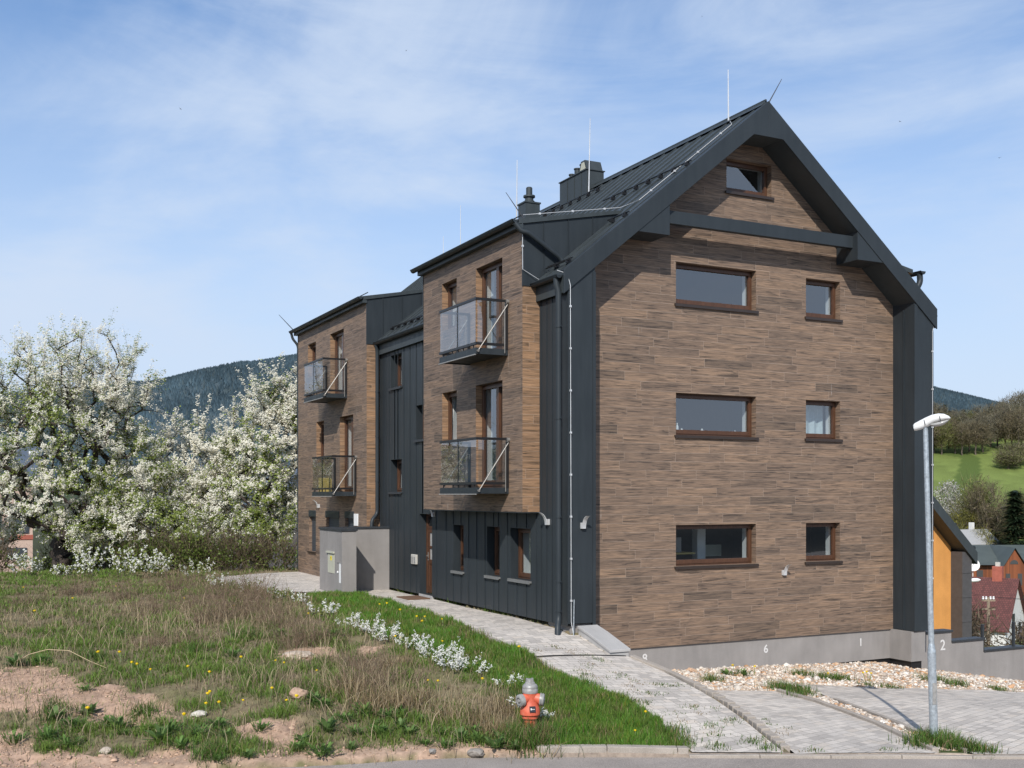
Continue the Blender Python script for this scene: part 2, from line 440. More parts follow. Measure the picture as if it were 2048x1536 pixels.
M['greenroof'] = simple_mat('grey_green_sheet_roof', (0.070, 0.082, 0.072), 0.5, 0.15, 0.5)
M['blueroof'] = simple_mat('blue_grey_sheet_roof', (0.085, 0.105, 0.135), 0.6, 0.15, 0.5)
M['barnwood'] = mat_boards('red_brown_boards', (0.22, 0.065, 0.022))
M['brick'] = simple_mat('red_brick', (0.36, 0.10, 0.065), 0.8, 0.2, 3)
M['cream'] = mat_render('white_house_render', (0.72, 0.70, 0.66), 20, 0.06)
M['pink'] = mat_render('pale_pink_render', (0.55, 0.40, 0.32), 20, 0.12)
M['shutter'] = mat_shutter('dark_shutter_slats', (0.035, 0.042, 0.05))
M['mat'] = simple_mat('coir_mat', (0.13, 0.07, 0.04), 0.95, 0.3, 40)
M['polewood'] = mat_bark('pale_pole', (0.26, 0.20, 0.14))
M['rust'] = simple_mat('pale_metal', (0.5, 0.47, 0.42), 0.5)
M['bird'] = simple_mat('dark_plumage', (0.02, 0.02, 0.025), 0.8)
M['greenpaint'] = simple_mat('green_tube', (0.10, 0.22, 0.14), 0.5)
M['dandelion'] = simple_mat('dandelion_yellow', (0.86, 0.62, 0.012), 0.6, 0.1, 30)
M['stem'] = simple_mat('stem_green', (0.13, 0.19, 0.05), 0.6)
# ---------------------------------------------------------------- terrain
HL = [(-14,14.4,-3.625),(-10,14.4,-3.625),(-6,14.5,-3.645),(-2,14.8,-3.675),(0.4,15.3,-3.655),(2.5,15.45,-3.645),(3.92,15.4,-3.655),
      (-12,17,-3.150),(-8,17,-3.200),(-4,17,-3.280),(-1,17,-3.330),(0.6,16.6,-3.415),(-10,20,-2.900),(-6,20,-2.950),(-2.5,20,-3.000),(-1,20,-3.000),
      (-12,25,-2.750),(-6,25,-2.750),(-14,32,-2.700),(-8,33,-2.700),(-5,36,-2.720),(-12,40,-2.800),(-18,40,-2.800),(-20,20,-2.800),
      (2.51,15.8,-3.615),(2.1,17.2,-3.400),(1.31,18.3,-3.200),(0.33,20.05,-2.950),(-0.65,22,-2.780),(-2,25.2,-2.720),(-4.1,29.4,-2.700),
      (3.72,17,-3.520),(3.5,18.3,-3.450),(2.84,20.2,-3.280),(2.26,21,-3.120),(1.9,21.3,-3.020),(1.5,21.7,-2.880),
      (0.9,22.2,-2.740),(0.1,24,-2.700),(-2,28,-2.700),(-4,33,-2.700),(-7,39,-2.700),
      (-14,50,-3.600),(-10,55,-4.500),(-20,70,-6.000),(-5,60,-5.000),(-40,40,-3.000),(-40,80,-5.000),(-30,120,-8.000)]
HR = [(3.92,15.4,-3.675),(7,15.3,-3.675),(12,15.3,-3.695),(18,15.4,-3.775),(3.75,17,-3.580),(3.6,18.3,-3.620),(3.1,20.2,-3.720),(2.5,21.6,-3.780),
      (2.45,23.5,-3.820),(5,24.8,-3.900),(6.6,25.8,-3.980),(8.9,26.4,-4.080),(11.2,27.4,-4.500),(13.4,28.8,-4.950),(15.5,30,-5.200),
      (7,19,-3.760),(9.5,20,-3.840),(12,23.7,-4.350),(12,19,-3.950),(16,22,-4.500),(5.83,22.4,-3.900),(7.5,22.5,-4.000),(9.35,23.2,-4.150),(11.15,23.7,-4.300),
      (18,30,-5.500),(24,24,-5.600),(22,36,-7.200),(30,45,-9.500),(40,30,-9.000),(5.17,20.97,-3.780),(5.57,19.65,-3.740),(5.89,17.4,-3.670)]
def _rbf(P):
    P = np.array(P, float); X = P[:, :2]; n = len(X)
    A = np.zeros((n + 3, n + 3)); A[:n, :n] = -np.linalg.norm(X[:, None] - X[None], axis=2)
    A[:n, n] = 1; A[:n, n + 1:] = X; A[n, :n] = 1; A[n + 1:, :n] = X.T
    A[:n, :n] += np.eye(n) * 0.02
    w = np.linalg.solve(A, np.concatenate([P[:, 2], np.zeros(3)]))
    return X, w
_L, _R = _rbf(HL), _rbf(HR)
def _ev(R, s, d):
    X, w = R; n = len(X)
    out = w[n] + w[n + 1] * s + w[n + 2] * d
    for i in range(n):
        out = out - w[i] * np.hypot(s - X[i, 0], d - X[i, 1])
    return out
_BD = np.array([0, 15.35, 17, 18.3, 20.2, 21.0, 21.9, 22.2, 24, 30, 40, 60, 5000.]); 
_BS = np.array([4.0, 3.95, 3.76, 3.55, 2.90, 2.32, 1.65, 1.45, 0.55, -2.47, -7.5, -17, -17.])
def side_right(s, d): return s > np.interp(d, _BD, _BS)
def vnoise(x, y, seed=0):
    xi, yi = np.floor(x).astype(np.int64), np.floor(y).astype(np.int64); fx, fy = x - xi, y - yi
    fx = fx * fx * (3 - 2 * fx); fy = fy * fy * (3 - 2 * fy)
    def h(a, b):
        k = (a * 374761393 + b * 668265263 + seed * 144269504) & 0x7fffffff
        k = ((k ^ (k >> 13)) * 1274126177) & 0x7fffffff
        return ((k ^ (k >> 16)) & 0xffff) / 65535.0
    return (h(xi, yi) * (1 - fx) + h(xi + 1, yi) * fx) * (1 - fy) + (h(xi, yi + 1) * (1 - fx) + h(xi + 1, yi + 1) * fx) * fy
def fbm(x, y, seed=0, oct=4):
    o = 0; a = 0.5
    for i in range(oct):
        o = o + a * vnoise(x * 2 ** i, y * 2 ** i, seed + i); a *= 0.5
    return o / (1 - 0.5 ** oct)
_FD = np.array([0, 60, 90, 120, 150, 185, 230, 300, 360, 500, 800, 1200, 6000.])
_FZ = np.array([-9, -12, -15.5, -18, -16, -9.5, -2.0, 13.5, 22, 30, 25, 10, 0.])
_LZ = np.array([-6, -6, -8, -9, -10, -10, -8, -4, 0, 5, 0, 0, 0.])
def smooth(a, b, x):
    t = np.clip((x - a) / (b - a), 0, 1); return t * t * (3 - 2 * t)
ROAD_FAR = (np.array([-400, -14, -8, -6, -4.6, -3.0, -2.2, -1.45, -0.7, 0.3, 0.6, 400.]), np.array([14.1, 14.1, 14.2, 14.3, 14.55, 14.85, 15.0, 15.22, 15.36, 15.34, 15.38, 15.38]))
def height(s, d):
    s = np.asarray(s, float); d = np.asarray(d, float)
    sl, dl = np.clip(s, -45, 45), np.clip(d, 10, 80)
    z = np.where(side_right(s, d), _ev(_R, sl, dl), _ev(_L, sl, dl))
    far = np.where(s > 0, np.interp(d, _FD, _FZ), np.interp(d, _FD, _LZ))
    far = np.interp(s, [-60, 40], [0, 1]) * np.interp(d, _FD, _FZ) + (1 - np.interp(s, [-60, 40], [0, 1])) * np.interp(d, _FD, _LZ)
    t = smooth(42, 75, np.hypot(s * 1.15, d))
    z = z * (1 - t) + far * t
    rf = np.interp(s, *ROAD_FAR)
    road = smooth(-0.03, 0.10, rf - d)
    z = z * (1 - road) + (-3.80 - 0.004 * np.abs(s)) * road
    bank = smooth(9.0, 4.0, d) if False else np.clip((8.5 - d) / 5.0, 0, 1)
    bank = bank * bank * (3 - 2 * bank)
    back = np.clip((-d) / 60.0, 0, 1)  # unseen rise behind the viewer, shaped to darken the window reflections
    z = z * (1 - bank) + bank * (-1.75 + 9 * back)
    return z
def hz(s, d): return float(height(np.array([s]), np.array([d]))[0])
def ground_pt(s, d, dz=0.0):
    x, y = uv_of(s, d); return Vector((x, y, hz(s, d) + dz))

def in_poly(s, d, poly):
    s = np.asarray(s); d = np.asarray(d); r = np.zeros(s.shape, bool); n = len(poly)
    for i in range(n):
        x0, y0 = poly[i]; x1, y1 = poly[(i + 1) % n]
        c = ((y0 > d) != (y1 > d)) & (s < (x1 - x0) * (d - y0) / ((y1 - y0) if abs(y1 - y0) > 1e-9 else 1e-9) + x0)
        r ^= c
    return r
W1 = sd_of(-0.62, 17.75); W2 = sd_of(-0.62, -0.70); W3 = sd_of(-0.40, -0.72); W4 = sd_of(-0.40, -1.9)
POLY_PATH = [(2.56,15.43),(2.12,17.2),(1.31,18.3),(0.33,20.05),(-0.65,22.0),(-2.0,25.2),(-4.1,29.4),(-6.6,30.4),(-8.6,33),(-9.7,35.2),(-8.6,37.2),
             W1, W2, W3, W4, (2.2,21.05),(2.80,20.2),(3.42,18.3),(3.63,17.0),(3.86,15.43)]
POLY_DRIVE = [(4.02,15.43),(3.86,17),(3.68,18.3),(3.05,20.2),(2.75,20.75),(3.63,21.0),(5.17,20.97),(5.57,19.65),(5.89,17.4),(6.04,15.43)]
POLY_YARD = [(6.55,15.43),(6.30,16.9),(5.95,20.05),(5.86,22.4),(7.5,22.5),(9.35,23.2),(11.15,23.7),(15,24.6),(22,25),(24,18),(24,15.43)]
POLY_GRAVEL = [(2.5,21.3),(3.6,21.05),(5.17,20.97),(5.57,19.65),(5.89,17.4),(6.08,15.6),(6.5,15.6),(6.25,16.9),(5.9,20.05),(5.83,22.4),(7.5,22.5),(9.35,23.2),(11.15,23.7),(15,24.6),(18,31),(13.6,29.4),(11,27.5),(9.0,27.2),(2.0,24.2)]
POLY_LAWN = [(2.54,15.5),(2.1,17.2),(1.31,18.3),(0.33,20.05),(-0.65,22.0),(-2.0,25.2),(-4.1,29.4),(-5.6,29.8),(-4.6,25.5),(-3.0,22.5),(-1.6,20.2),(-0.6,18.6),(0.0,17.0),(0.2,15.5)]
DIRT = [[(-11,18.9),(-8.78,18.65),(-8.01,18.85),(-6.8,17.95),(-5.73,17.2),(-4.83,16.3),(-5.34,16.05),(-6.55,16.3),(-7.27,16.4),(-7.7,16.35),(-11,16.2)],
        [(-11,15.8),(-7.39,15.7),(-6.94,15.65),(-6.44,15.15),(-5.09,14.5),(-5.5,14.2),(-11,14.2)], [(-5.13,15.2),(-4.91,15.4),(-4.17,14.55),(-5.16,14.4)],
        [(-4.15,16.3),(-3.54,16.6),(-2.75,15.55),(-3.22,15.1),(-3.91,15.65)], [(-4.72,20.35),(-4.04,20.7),(-3.11,20.25),(-3.83,19.65)], [(-3.0,20.8),(-2.5,20.9),(-2.3,20.5),(-2.8,20.4)],
        [(-1.7,15.5),(-0.9,15.7),(-0.5,15.3),(-1.4,15.1)]]
def dirt_mask(s, d):
    m = np.zeros(np.shape(s))
    wx = (fbm(np.asarray(s) * 1.7, np.asarray(d) * 1.7, 5) - 0.5) * 1.1; wy = (fbm(np.asarray(s) * 1.7 + 40, np.asarray(d) * 1.7, 9) - 0.5) * 0.9
    for P in DIRT: m = np.maximum(m, in_poly(s + wx, d + wy, P).astype(float))
    return m

def axis_pts(bands, tail):
    a = []
    for x0, x1, st in bands: a += list(np.arange(x0, x1, st))
    return np.array(a + tail)
gs = axis_pts([(-60, -16, 2.5), (-16, -11, 0.5), (-11, 0, 0.10), (0, 10, 0.14), (10, 20, 0.4), (20, 70, 3.0), (70, 150, 1.0)], [150, 170, 220, 300, 450, 700, 1200, 2500, 4500, 7000])
gs = np.concatenate([[-7000, -4500, -2500, -1200, -700, -450, -300, -220, -160, -110, -80], gs])
gd = axis_pts([(4, 13.6, 0.6), (13.6, 17.6, 0.09), (17.6, 26, 0.13), (26, 42, 0.35), (42, 80, 1.5), (80, 200, 4.0), (200, 300, 1.6), (300, 380, 4.0)], [380, 400, 430, 480, 560, 700, 1000, 1600, 2600, 4500, 7000])
gd = np.concatenate([[-400, -200, -120, -70, -40, -20, -8, -2, 1.5], gd])
S, D = np.meshgrid(gs, gd)
Z = height(S, D)
paved = in_poly(S, D, POLY_PATH) | in_poly(S, D, POLY_DRIVE) | in_poly(S, D, POLY_YARD)
bumpy = (fbm(S * 1.3, D * 1.3, 3) - 0.5) * 0.16 + (fbm(S * 4.5, D * 4.5, 8, 3) - 0.5) * 0.07
near = (D > 13.9) & (D < 45) & (~paved) & (~side_right(S, D)) & (D > np.interp(S, *ROAD_FAR) + 0.25)
GROUND_BUMP = 1
Z = Z + np.where(near, bumpy * smooth(0.0, 0.5, D - np.interp(S, *ROAD_FAR) - 0.2), 0)
dmz = smooth(0.3, 0.7, dirt_mask(S, D)) * (D < 24)
Z = Z + np.where(near, dmz * ((fbm(S * 2.3, D * 2.3, 91, 4) - 0.45) * 0.26 - 0.02), 0)
Z = np.where(paved, Z - 0.09, Z)
XU, YV = uv_of(S, D)
# cover colours (albedo)
nA, nB, nC = fbm(S * 0.9, D * 0.9, 21), fbm(S * 3.1, D * 3.1, 31), fbm(S * 0.35, D * 0.35, 41)
def L3(c): return np.array(c, float)[None, None, :]
C = L3((0.235, 0.175, 0.115)) * (1 - nB[..., None]) + L3((0.11, 0.115, 0.045)) * nB[..., None]
lawn = in_poly(S, D, POLY_LAWN)
C = np.where(lawn[..., None], L3((0.055, 0.085, 0.022)), C)
C = np.where(((D < 15.46) & (D > 14.5) & (S > -0.4) & (S < 40))[..., None], L3((0.27, 0.215, 0.17)), C)
dm = dirt_mask(S, D) * (D < 24)
C = np.where((dm > 0.5)[..., None], L3((0.40, 0.268, 0.190)) * (0.66 + 0.6 * nB[..., None]), C)
edge = (D > np.interp(S, *ROAD_FAR)) & (D < np.interp(S, *ROAD_FAR) + 0.35) & (S < 0.5)
C = np.where(edge[..., None], L3((0.36, 0.25, 0.18)) * (0.7 + .6 * nB[..., None]), C)
C = np.where((side_right(S, D) & (D < 40) & (D > 15.3))[..., None], L3((0.40, 0.32, 0.25)), C)
lamp_tri = in_poly(S, D, [(6.1, 15.4), (6.0, 16.6), (6.5, 16.6), (7.0, 15.4)])
C = np.where(lamp_tri[..., None], L3((0.07, 0.09, 0.03)), C)
# far: meadow
far = np.hypot(S, D) > 45
mead = L3((0.155, 0.195, 0.050)) * (0.8 + 0.4 * nC[..., None])
stripe = 0.5 + 0.5 * np.sin((S * 0.9 + D * 0.25 + 14 * nC) * 0.55)
mead = mead * (0.9 + 0.16 * stripe[..., None])
C = np.where(far[..., None], mead, C)
cx = np.interp(D, [205, 226, 245, 265, 283, 288, 292], [83, 92.5, 101.5, 111.5, 119.5, 117, 108])
wd = np.interp(D, [205, 226, 248, 265, 283, 292], [1.5, 2.3, 3.0, 2.8, 2.4, 6])
mow = far & (np.abs(S - cx) < wd) & (D > 205) & (D < 292)
C = np.where(mow[..., None], L3((0.085, 0.12, 0.028)), C)
C = np.where((far & (D < 190) & (S > 20))[..., None], L3((0.10, 0.115, 0.04)) * (0.6 + 0.8 * nA[..., None]), C)
C = np.where((far & (S < 0))[..., None], L3((0.055, 0.06, 0.03)) * (0.6 + 0.8 * nA[..., None]), C)
C = np.where((D > 330)[..., None], L3((0.05, 0.07, 0.03)), C)
C = np.where((D < 8.5)[..., None], L3((0.11, 0.105, 0.09)), C)  # unseen ground behind the viewer, toned for what the windows reflect
C = np.where(((D < np.interp(S, *ROAD_FAR) - 0.12) & (D > 8.4))[..., None], L3((0.16, 0.14, 0.12)), C)
def grid_faces(nr, nc):
    i = np.arange(nr - 1)[:, None] * nc + np.arange(nc - 1)[None]
    return np.stack([i, i + 1, i + 1 + nc, i + nc], -1).reshape(-1, 4)
M['ground'] = mat_vcol('earth_and_turf', 0.95, 0, 0.30, 0.15, 0.9, 9)
g_ = array_mesh('ground', np.stack([XU, YV, Z], -1).reshape(-1, 3), grid_faces(*S.shape), M['ground'], C.reshape(-1, 3), smooth=True)
tag(g_, 'rough sloping ground of bare earth and turf around the house', kind='structure')
_gi = {}
def surf(s, d):
    """height of the bumpy terrain sheet (bilinear on its own grid)"""
    s = np.asarray(s, float); d = np.asarray(d, float)
    j = np.clip(np.searchsorted(gs, s) - 1, 0, len(gs) - 2); i = np.clip(np.searchsorted(gd, d) - 1, 0, len(gd) - 2)
    fx = (s - gs[j]) / (gs[j + 1] - gs[j]); fy = (d - gd[i]) / (gd[i + 1] - gd[i])
    return (Z[i, j] * (1 - fx) + Z[i, j + 1] * fx) * (1 - fy) + (Z[i + 1, j] * (1 - fx) + Z[i + 1, j + 1] * fx) * fy
def sp(s, d, dz=0.0):
    x, y = uv_of(s, d); return Vector((x, y, float(surf(np.array([s]), np.array([d]))[0]) + dz))

def sheet(name, poly, step, dz, mat, rot=0.0, label=None):
    pts = []
    n = len(poly)
    for i in range(n):
        a, b = Vector(poly[i]), Vector(poly[(i + 1) % n]); k = max(1, int((b - a).length / step))
        pts += [a.lerp(b, t / k) for t in range(k)]
    nb = len(pts)
    P = np.array([tuple(p) for p in poly])
    xs = np.arange(P[:, 0].min(), P[:, 0].max(), step); ys = np.arange(P[:, 1].min(), P[:, 1].max(), step)
    X, Y = np.meshgrid(xs, ys); ok = in_poly(X, Y, poly)
    inner = [Vector(q) for q in np.stack([X[ok], Y[ok]], -1).tolist()]
    V, E, F, *_ = delaunay_2d_cdt(pts + inner, [(i, (i + 1) % nb) for i in range(nb)], [list(range(nb))], 1, 1e-4)
    A = np.array([tuple(v) for v in V]); zz = height(A[:, 0], A[:, 1]) + dz
    x, y = uv_of(A[:, 0], A[:, 1])
    me = bpy.data.meshes.new(name); me.from_pydata(np.stack([x, y, zz], -1).tolist(), [], [list(f) for f in F]); me.update()
    bm = bmesh.new(); bm.from_mesh(me)
    for f in bm.faces:
        if f.normal.z < 0: f.normal_flip()
    bm.to_mesh(me); bm.free()
    uvl = me.uv_layers.new(name='UVMap')
    c, s_ = math.cos(rot), math.sin(rot)
    for lp in me.loops:
        q = me.vertices[lp.vertex_index].co; uvl.data[lp.index].uv = (q.x * c - q.y * s_ + 50, q.x * s_ + q.y * c + 50)
    for p in me.polygons: p.use_smooth = True
    me.materials.append(mat)
    o = bpy.data.objects.new(name, me); COL.objects.link(o)
    tag(o, label, kind='structure'); return o
_p = uv_of(0, 0)
sheet('path', POLY_PATH, 0.35, 0.0, M['paver'], 0.0, 'light grey block paved path running up beside the long dark wall')
sheet('driveway', POLY_DRIVE, 0.35, 0.0, M['paver'], rad(-12), 'middle block paved parking bay below the gable')
sheet('yard', POLY_YARD, 0.5, 0.0, M['paver'], rad(-20), 'wide block paved forecourt behind the lamp post')
# road and kerbs
rd = MB()
rs = list(np.linspace(-60, 60, 121))
far_edge = [(s, float(np.interp(s, *ROAD_FAR))) for s in rs]
for a, b in zip(far_edge[:-1], far_edge[1:]):
    p = []
    for (s, d) in ((a[0], 8.2), (b[0], 8.2), (b[0], b[1]), (a[0], a[1])):
        x, y = uv_of(s, d); p.append((x, y, -3.70 - 0.003 * abs(s)))
    rd.quad(*p)
road = rd.build('road', M['asphalt']); tag(road, 'grey asphalt road along the bottom of the plot', kind='structure')
def strip(mb, pts, w, h, down=0.25, zoff=0.0):
    """a kerb: a bar with its top h above the ground, along (s, d) points"""
    P = [Vector(p) for p in pts]; L = []
    for i, p in enumerate(P):
        t = (P[min(i + 1, len(P) - 1)] - P[max(i - 1, 0)]).normalized(); nrm = Vector((-t.y, t.x)) * w / 2
        for q in (p + nrm, p - nrm):
            x, y = uv_of(q.x, q.y); L.append((x, y))
        L[-2:] = [(*L[-2],), (*L[-1],)]
    zs = [hz(p.x, p.y) + h + zoff for p in P]
    vs = []
    for i in range(len(P)):
        (x0, y0), (x1, y1) = L[2 * i], L[2 * i + 1]
        vs += [(x0, y0, zs[i]), (x1, y1, zs[i]), (x1, y1, zs[i] - down), (x0, y0, zs[i] - down)]
    fs = []
    for i in range(len(P) - 1):
        a, b = i * 4, i * 4 + 4
        fs += [(a, a + 1, b + 1, b), (a + 1, a + 2, b + 2, b + 1), (a + 2, a + 3, b + 3, b + 2), (a + 3, a, b, b + 3)]
    fs += [(0, 3, 2, 1), (len(vs) - 4, len(vs) - 3, len(vs) - 2, len(vs) - 1)]
    mb.add(vs, fs)
def subdiv(pts, step=0.5):
    o = []
    for a, b in zip(pts[:-1], pts[1:]):
        k = max(1, int(math.hypot(b[0] - a[0], b[1] - a[1]) / step))
        o += [(a[0] + (b[0] - a[0]) * t / k, a[1] + (b[1] - a[1]) * t / k) for t in range(k)]
    return o + [pts[-1]]
k1 = MB()
for a in np.arange(0.35, 2.4, 1.0):
    b = min(a + 0.992, 2.5); strip(k1, subdiv([(a, 15.47), (b, 15.47)]), 0.16, 0.06)
tag(k1.build('kerb', M['kerb'], bevel=0.012), 'pale concrete kerb stones between road and grass', kind='structure')
k2 = MB()
for a in np.arange(2.5, 24, 1.0):
    strip(k2, subdiv([(a, 15.39), (a + 0.992, 15.39)]), 0.14, -0.004)
tag(k2.build('kerb', M['kerb'], bevel=0.01), 'lowered concrete kerb stones across the driveways', kind='structure')
k3 = MB(); strip(k3, subdiv([(2.32, 20.95), (2.86, 20.2), (3.2, 19.3)], 0.4), 0.12, 0.05, 0.5)
tag(k3.build('kerb', M['kerb'], bevel=0.01), 'concrete edging beside the path below the gable', kind='structure')
k4 = MB(); strip(k4, subdiv([(5.12, 20.9), (5.5, 19.65), (5.84, 17.4), (6.06, 15.55)], 0.6), 0.10, 0.05, 0.3)
tag(k4.build('kerb', M['kerb'], bevel=0.01), 'concrete edging between middle bay and gravel strip', kind='structure')
k5 = MB(); strip(k5, subdiv([(2.54, 15.55), (2.08, 17.2), (1.27, 18.3), (0.29, 20.05), (-0.69, 22.0), (-2.05, 25.2), (-4.15, 29.4)], 0.6), 0.08, 0.02, 0.3)
tag(k5.build('kerb', M['kerb']), 'thin sandy concrete edging between lawn and path', kind='structure')
k6 = MB(); strip(k6, subdiv([(5.95, 20.05), (6.3, 16.9), (6.52, 15.6)], 0.6), 0.08, 0.03, 0.3)
tag(k6.build('kerb', M['kerb']), 'thin concrete edging on the forecourt side of the gravel strip', kind='structure')
# stepped palisade blocks between path and bay
pal = MB(); cpts = subdiv([(3.2, 19.3), (3.55, 18.3), (3.76, 17.0), (3.93, 15.6)], 0.20)
for i, (s, d) in enumerate(cpts[:-1]):
    x, y = uv_of(s, d); t = height(np.array([s - 0.1]), np.array([d]))[0]
    q = Vector(uv_of(cpts[i + 1][0], cpts[i + 1][1])) - Vector((x, y)); q.normalize(); r = Vector((-q.y, q.x))
    zt = t + 0.045 - 0.01 * (i % 3)
    c = [Vector((x, y)) + q * 0.005 + r * 0.07, Vector((x, y)) + q * 0.19 + r * 0.07, Vector((x, y)) + q * 0.19 - r * 0.07, Vector((x, y)) + q * 0.005 - r * 0.07]
    pal.add([(p.x, p.y, zt - 0.5) for p in c] + [(p.x, p.y, zt) for p in c], [(4, 5, 6, 7), (0, 1, 5, 4), (1, 2, 6, 5), (2, 3, 7, 6), (3, 0, 4, 7)])
tag(pal.build('kerb', M['kerb'], bevel=0.012), 'row of small stepped concrete palisade blocks along the path', kind='structure')
# drain channel across the path
dr = MB(); strip(dr, subdiv([(0.40, 19.95), (2.18, 21.02)], 0.4), 0.10, 0.006, 0.1)
tag(dr.build('drain_channel', M['black']), 'thin dark drainage channel crossing the paved path', 'drain')
# ---------------------------------------------------------------- the house
B = empty('apartment_building', (4.475, 8.85, -3.3), 'brown timber look apartment house with anthracite gable roof and side balconies', 'building')
WD, RIDGE, PITCH = 8.96, 8.72, 0.81
XL, XR = -0.635, 9.595           # outer faces of the two long side walls
def rz(u): return RIDGE - PITCH * abs(u - 4.475)
class Fac:
    """a facade: a runs along it, z up, n out of the wall"""
    def __init__(s, kind, c, sgn): s.k, s.c, s.s = kind, c, sgn
    def P(s, a, z, n): return (a, s.c + s.s * n, z) if s.k == 'V' else (s.c + s.s * n, a, z)
    def box(s, mb, a0, a1, z0, z1, n0, n1):
        p, q = s.P(a0, z0, n0), s.P(a1, z1, n1); return mb.box(p[0], q[0], p[1], q[1], p[2], q[2])
GAB, SIDE, DORM = Fac('V', 0.0, -1), Fac('U', XL, -1), Fac('U', -1.04, -1)
def wall(F, mb, a0, a1, zb, zt, holes, depth, extra=(), warm=None):
    cuts = sorted(set([a0, a1] + [h[0] for h in holes] + [h[1] for h in holes] + [e for e in extra if a0 < e < a1]))
    f = lambda q, a: q(a) if callable(q) else q
    for l, r in zip(cuts[:-1], cuts[1:]):
        hs = sorted([h for h in holes if h[0] < (l + r) / 2 < h[1]], key=lambda h: h[2])
        lo = [f(zb, l), f(zb, r)]
        for h in hs:
            mb.quad(F.P(l, lo[0], 0), F.P(r, lo[1], 0), F.P(r, h[2], 0), F.P(l, h[2], 0)); lo = [h[3], h[3]]
        mb.quad(F.P(l, lo[0], 0), F.P(r, lo[1], 0), F.P(r, f(zt, r), 0), F.P(l, f(zt, l), 0))
    for (l, r, b, t) in holes:
        n = -depth
        mb.quad(F.P(l, b, 0), F.P(l, t, 0), F.P(l, t, n), F.P(l, b, n)); q4 = [F.P(r, b, 0), F.P(r, b, n), F.P(r, t, n), F.P(r, t, 0)]
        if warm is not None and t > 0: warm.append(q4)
        else: mb.quad(*q4)
        mb.quad(F.P(l, t, 0), F.P(r, t, 0), F.P(r, t, n), F.P(l, t, n)); mb.quad(F.P(l, b, 0), F.P(l, b, n), F.P(r, b, n), F.P(r, b, 0))
HINT = []
def window(F, l, r, b, t, depth, mull=(), fw=0.075, sill=None, sillmat='sill', sill_out=0.05, room=True, curtain=None, rail=None, tilt=0.0, glass='glass', bottom=None, name='window'):
    """frame mesh with pane, sill, lining and curtain children"""
    mb = MB(); bt = bottom or fw
    n0, n1 = -depth - 0.07, -depth + 0.004
    F.box(mb, l, l + fw, b, t, n0, n1); F.box(mb, r - fw, r, b, t, n0, n1)
    F.box(mb, l + fw, r - fw, t - fw, t, n0, n1); F.box(mb, l + fw, r - fw, b, b + bt, n0, n1)
    # the sash: a second, slightly proud ring
    i = fw * 0.55
    F.box(mb, l + i, l + fw + 0.03, b + i, t - i, n0 + 0.01, n1 + 0.016); F.box(mb, r - fw - 0.03, r - i, b + i, t - i, n0 + 0.01, n1 + 0.016)
    F.box(mb, l + fw + 0.03, r - fw - 0.03, t - fw - 0.03, t - i, n0 + 0.01, n1 + 0.016); F.box(mb, l + fw + 0.03, r - fw - 0.03, b + i, b + bt + 0.03, n0 + 0.01, n1 + 0.016)
    for m in mull: F.box(mb, m - 0.065, m + 0.065, b + bt + 0.031, t - fw - 0.031, n0 + 0.005, n1 + 0.014)
    if rail is not None: F.box(mb, l + fw + 0.031, r - fw - 0.031, rail - 0.05, rail + 0.05, n0 + 0.004, n1 + 0.010)
    w = mb.build(name, M['frame'], B, bevel=0.004)
    p = MB(); np_ = -depth - 0.035
    if tilt:
        p.quad(F.P(l + fw, b + bt, np_), F.P(r - fw, b + bt, np_), F.P(r - fw, t - fw, np_ - tilt), F.P(l + fw, t - fw, np_ - tilt))
    else:
        p.quad(F.P(l + fw * .8, b + bt * .8, np_), F.P(r - fw * .8, b + bt * .8, np_), F.P(r - fw * .8, t - fw * .8, np_), F.P(l + fw * .8, t - fw * .8, np_))
    p.build('pane', M[glass], w)
    if sill:
        sb = MB(); F.box(sb, l - 0.045, r + 0.045, b - 0.045, b - 0.002, -depth - 0.02, sill_out); F.box(sb, l - 0.045, r + 0.045, b - 0.065, b - 0.045, sill_out - 0.012, sill_out)
        sb.build('sill', M[sillmat], w)
    if room:
        q = MB(); d0, d1 = -depth - 0.075, -depth - 0.30
        for (a, c) in ((l + .03, l + .03), (r - .03, r - .03)):
            q.quad(F.P(a, b + .03, d0), F.P(a, t - .03, d0), F.P(a, t - .03, d1), F.P(a, b + .03, d1))
        q.quad(F.P(l + .03, b + .03, d0), F.P(r - .03, b + .03, d0), F.P(r - .03, b + .03, d1), F.P(l + .03, b + .03, d1))
        q.quad(F.P(l + .03, t - .03, d0), F.P(r - .03, t - .03, d0), F.P(r - .03, t - .03, d1), F.P(l + .03, t - .03, d1))
        q.build('lining', M['white'], w)
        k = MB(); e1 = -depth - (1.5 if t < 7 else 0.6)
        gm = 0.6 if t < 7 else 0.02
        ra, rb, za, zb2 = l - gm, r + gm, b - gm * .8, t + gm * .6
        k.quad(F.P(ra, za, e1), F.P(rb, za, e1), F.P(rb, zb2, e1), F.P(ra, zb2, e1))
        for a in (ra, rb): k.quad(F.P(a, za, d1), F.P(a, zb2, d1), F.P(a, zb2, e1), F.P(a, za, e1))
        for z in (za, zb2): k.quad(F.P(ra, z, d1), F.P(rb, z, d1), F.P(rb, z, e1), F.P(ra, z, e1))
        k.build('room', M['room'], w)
    if curtain:
        c = MB(); a0, a1 = curtain; nn = max(6, int((a1 - a0) / 0.05)); z0, z1 = b + .05, t - .05; base = -depth - 0.33
        for j in range(nn):
            x0, x1 = a0 + (a1 - a0) * j / nn, a0 + (a1 - a0) * (j + 1) / nn; y0, y1 = base + 0.03 * math.sin(j * 1.3), base + 0.03 * math.sin((j + 1) * 1.3)
            c.quad(F.P(x0, z0, y0), F.P(x1, z0, y1), F.P(x1, z1, y1), F.P(x0, z1, y0))
        c.build('curtain', M['curtain'], w)
    return w
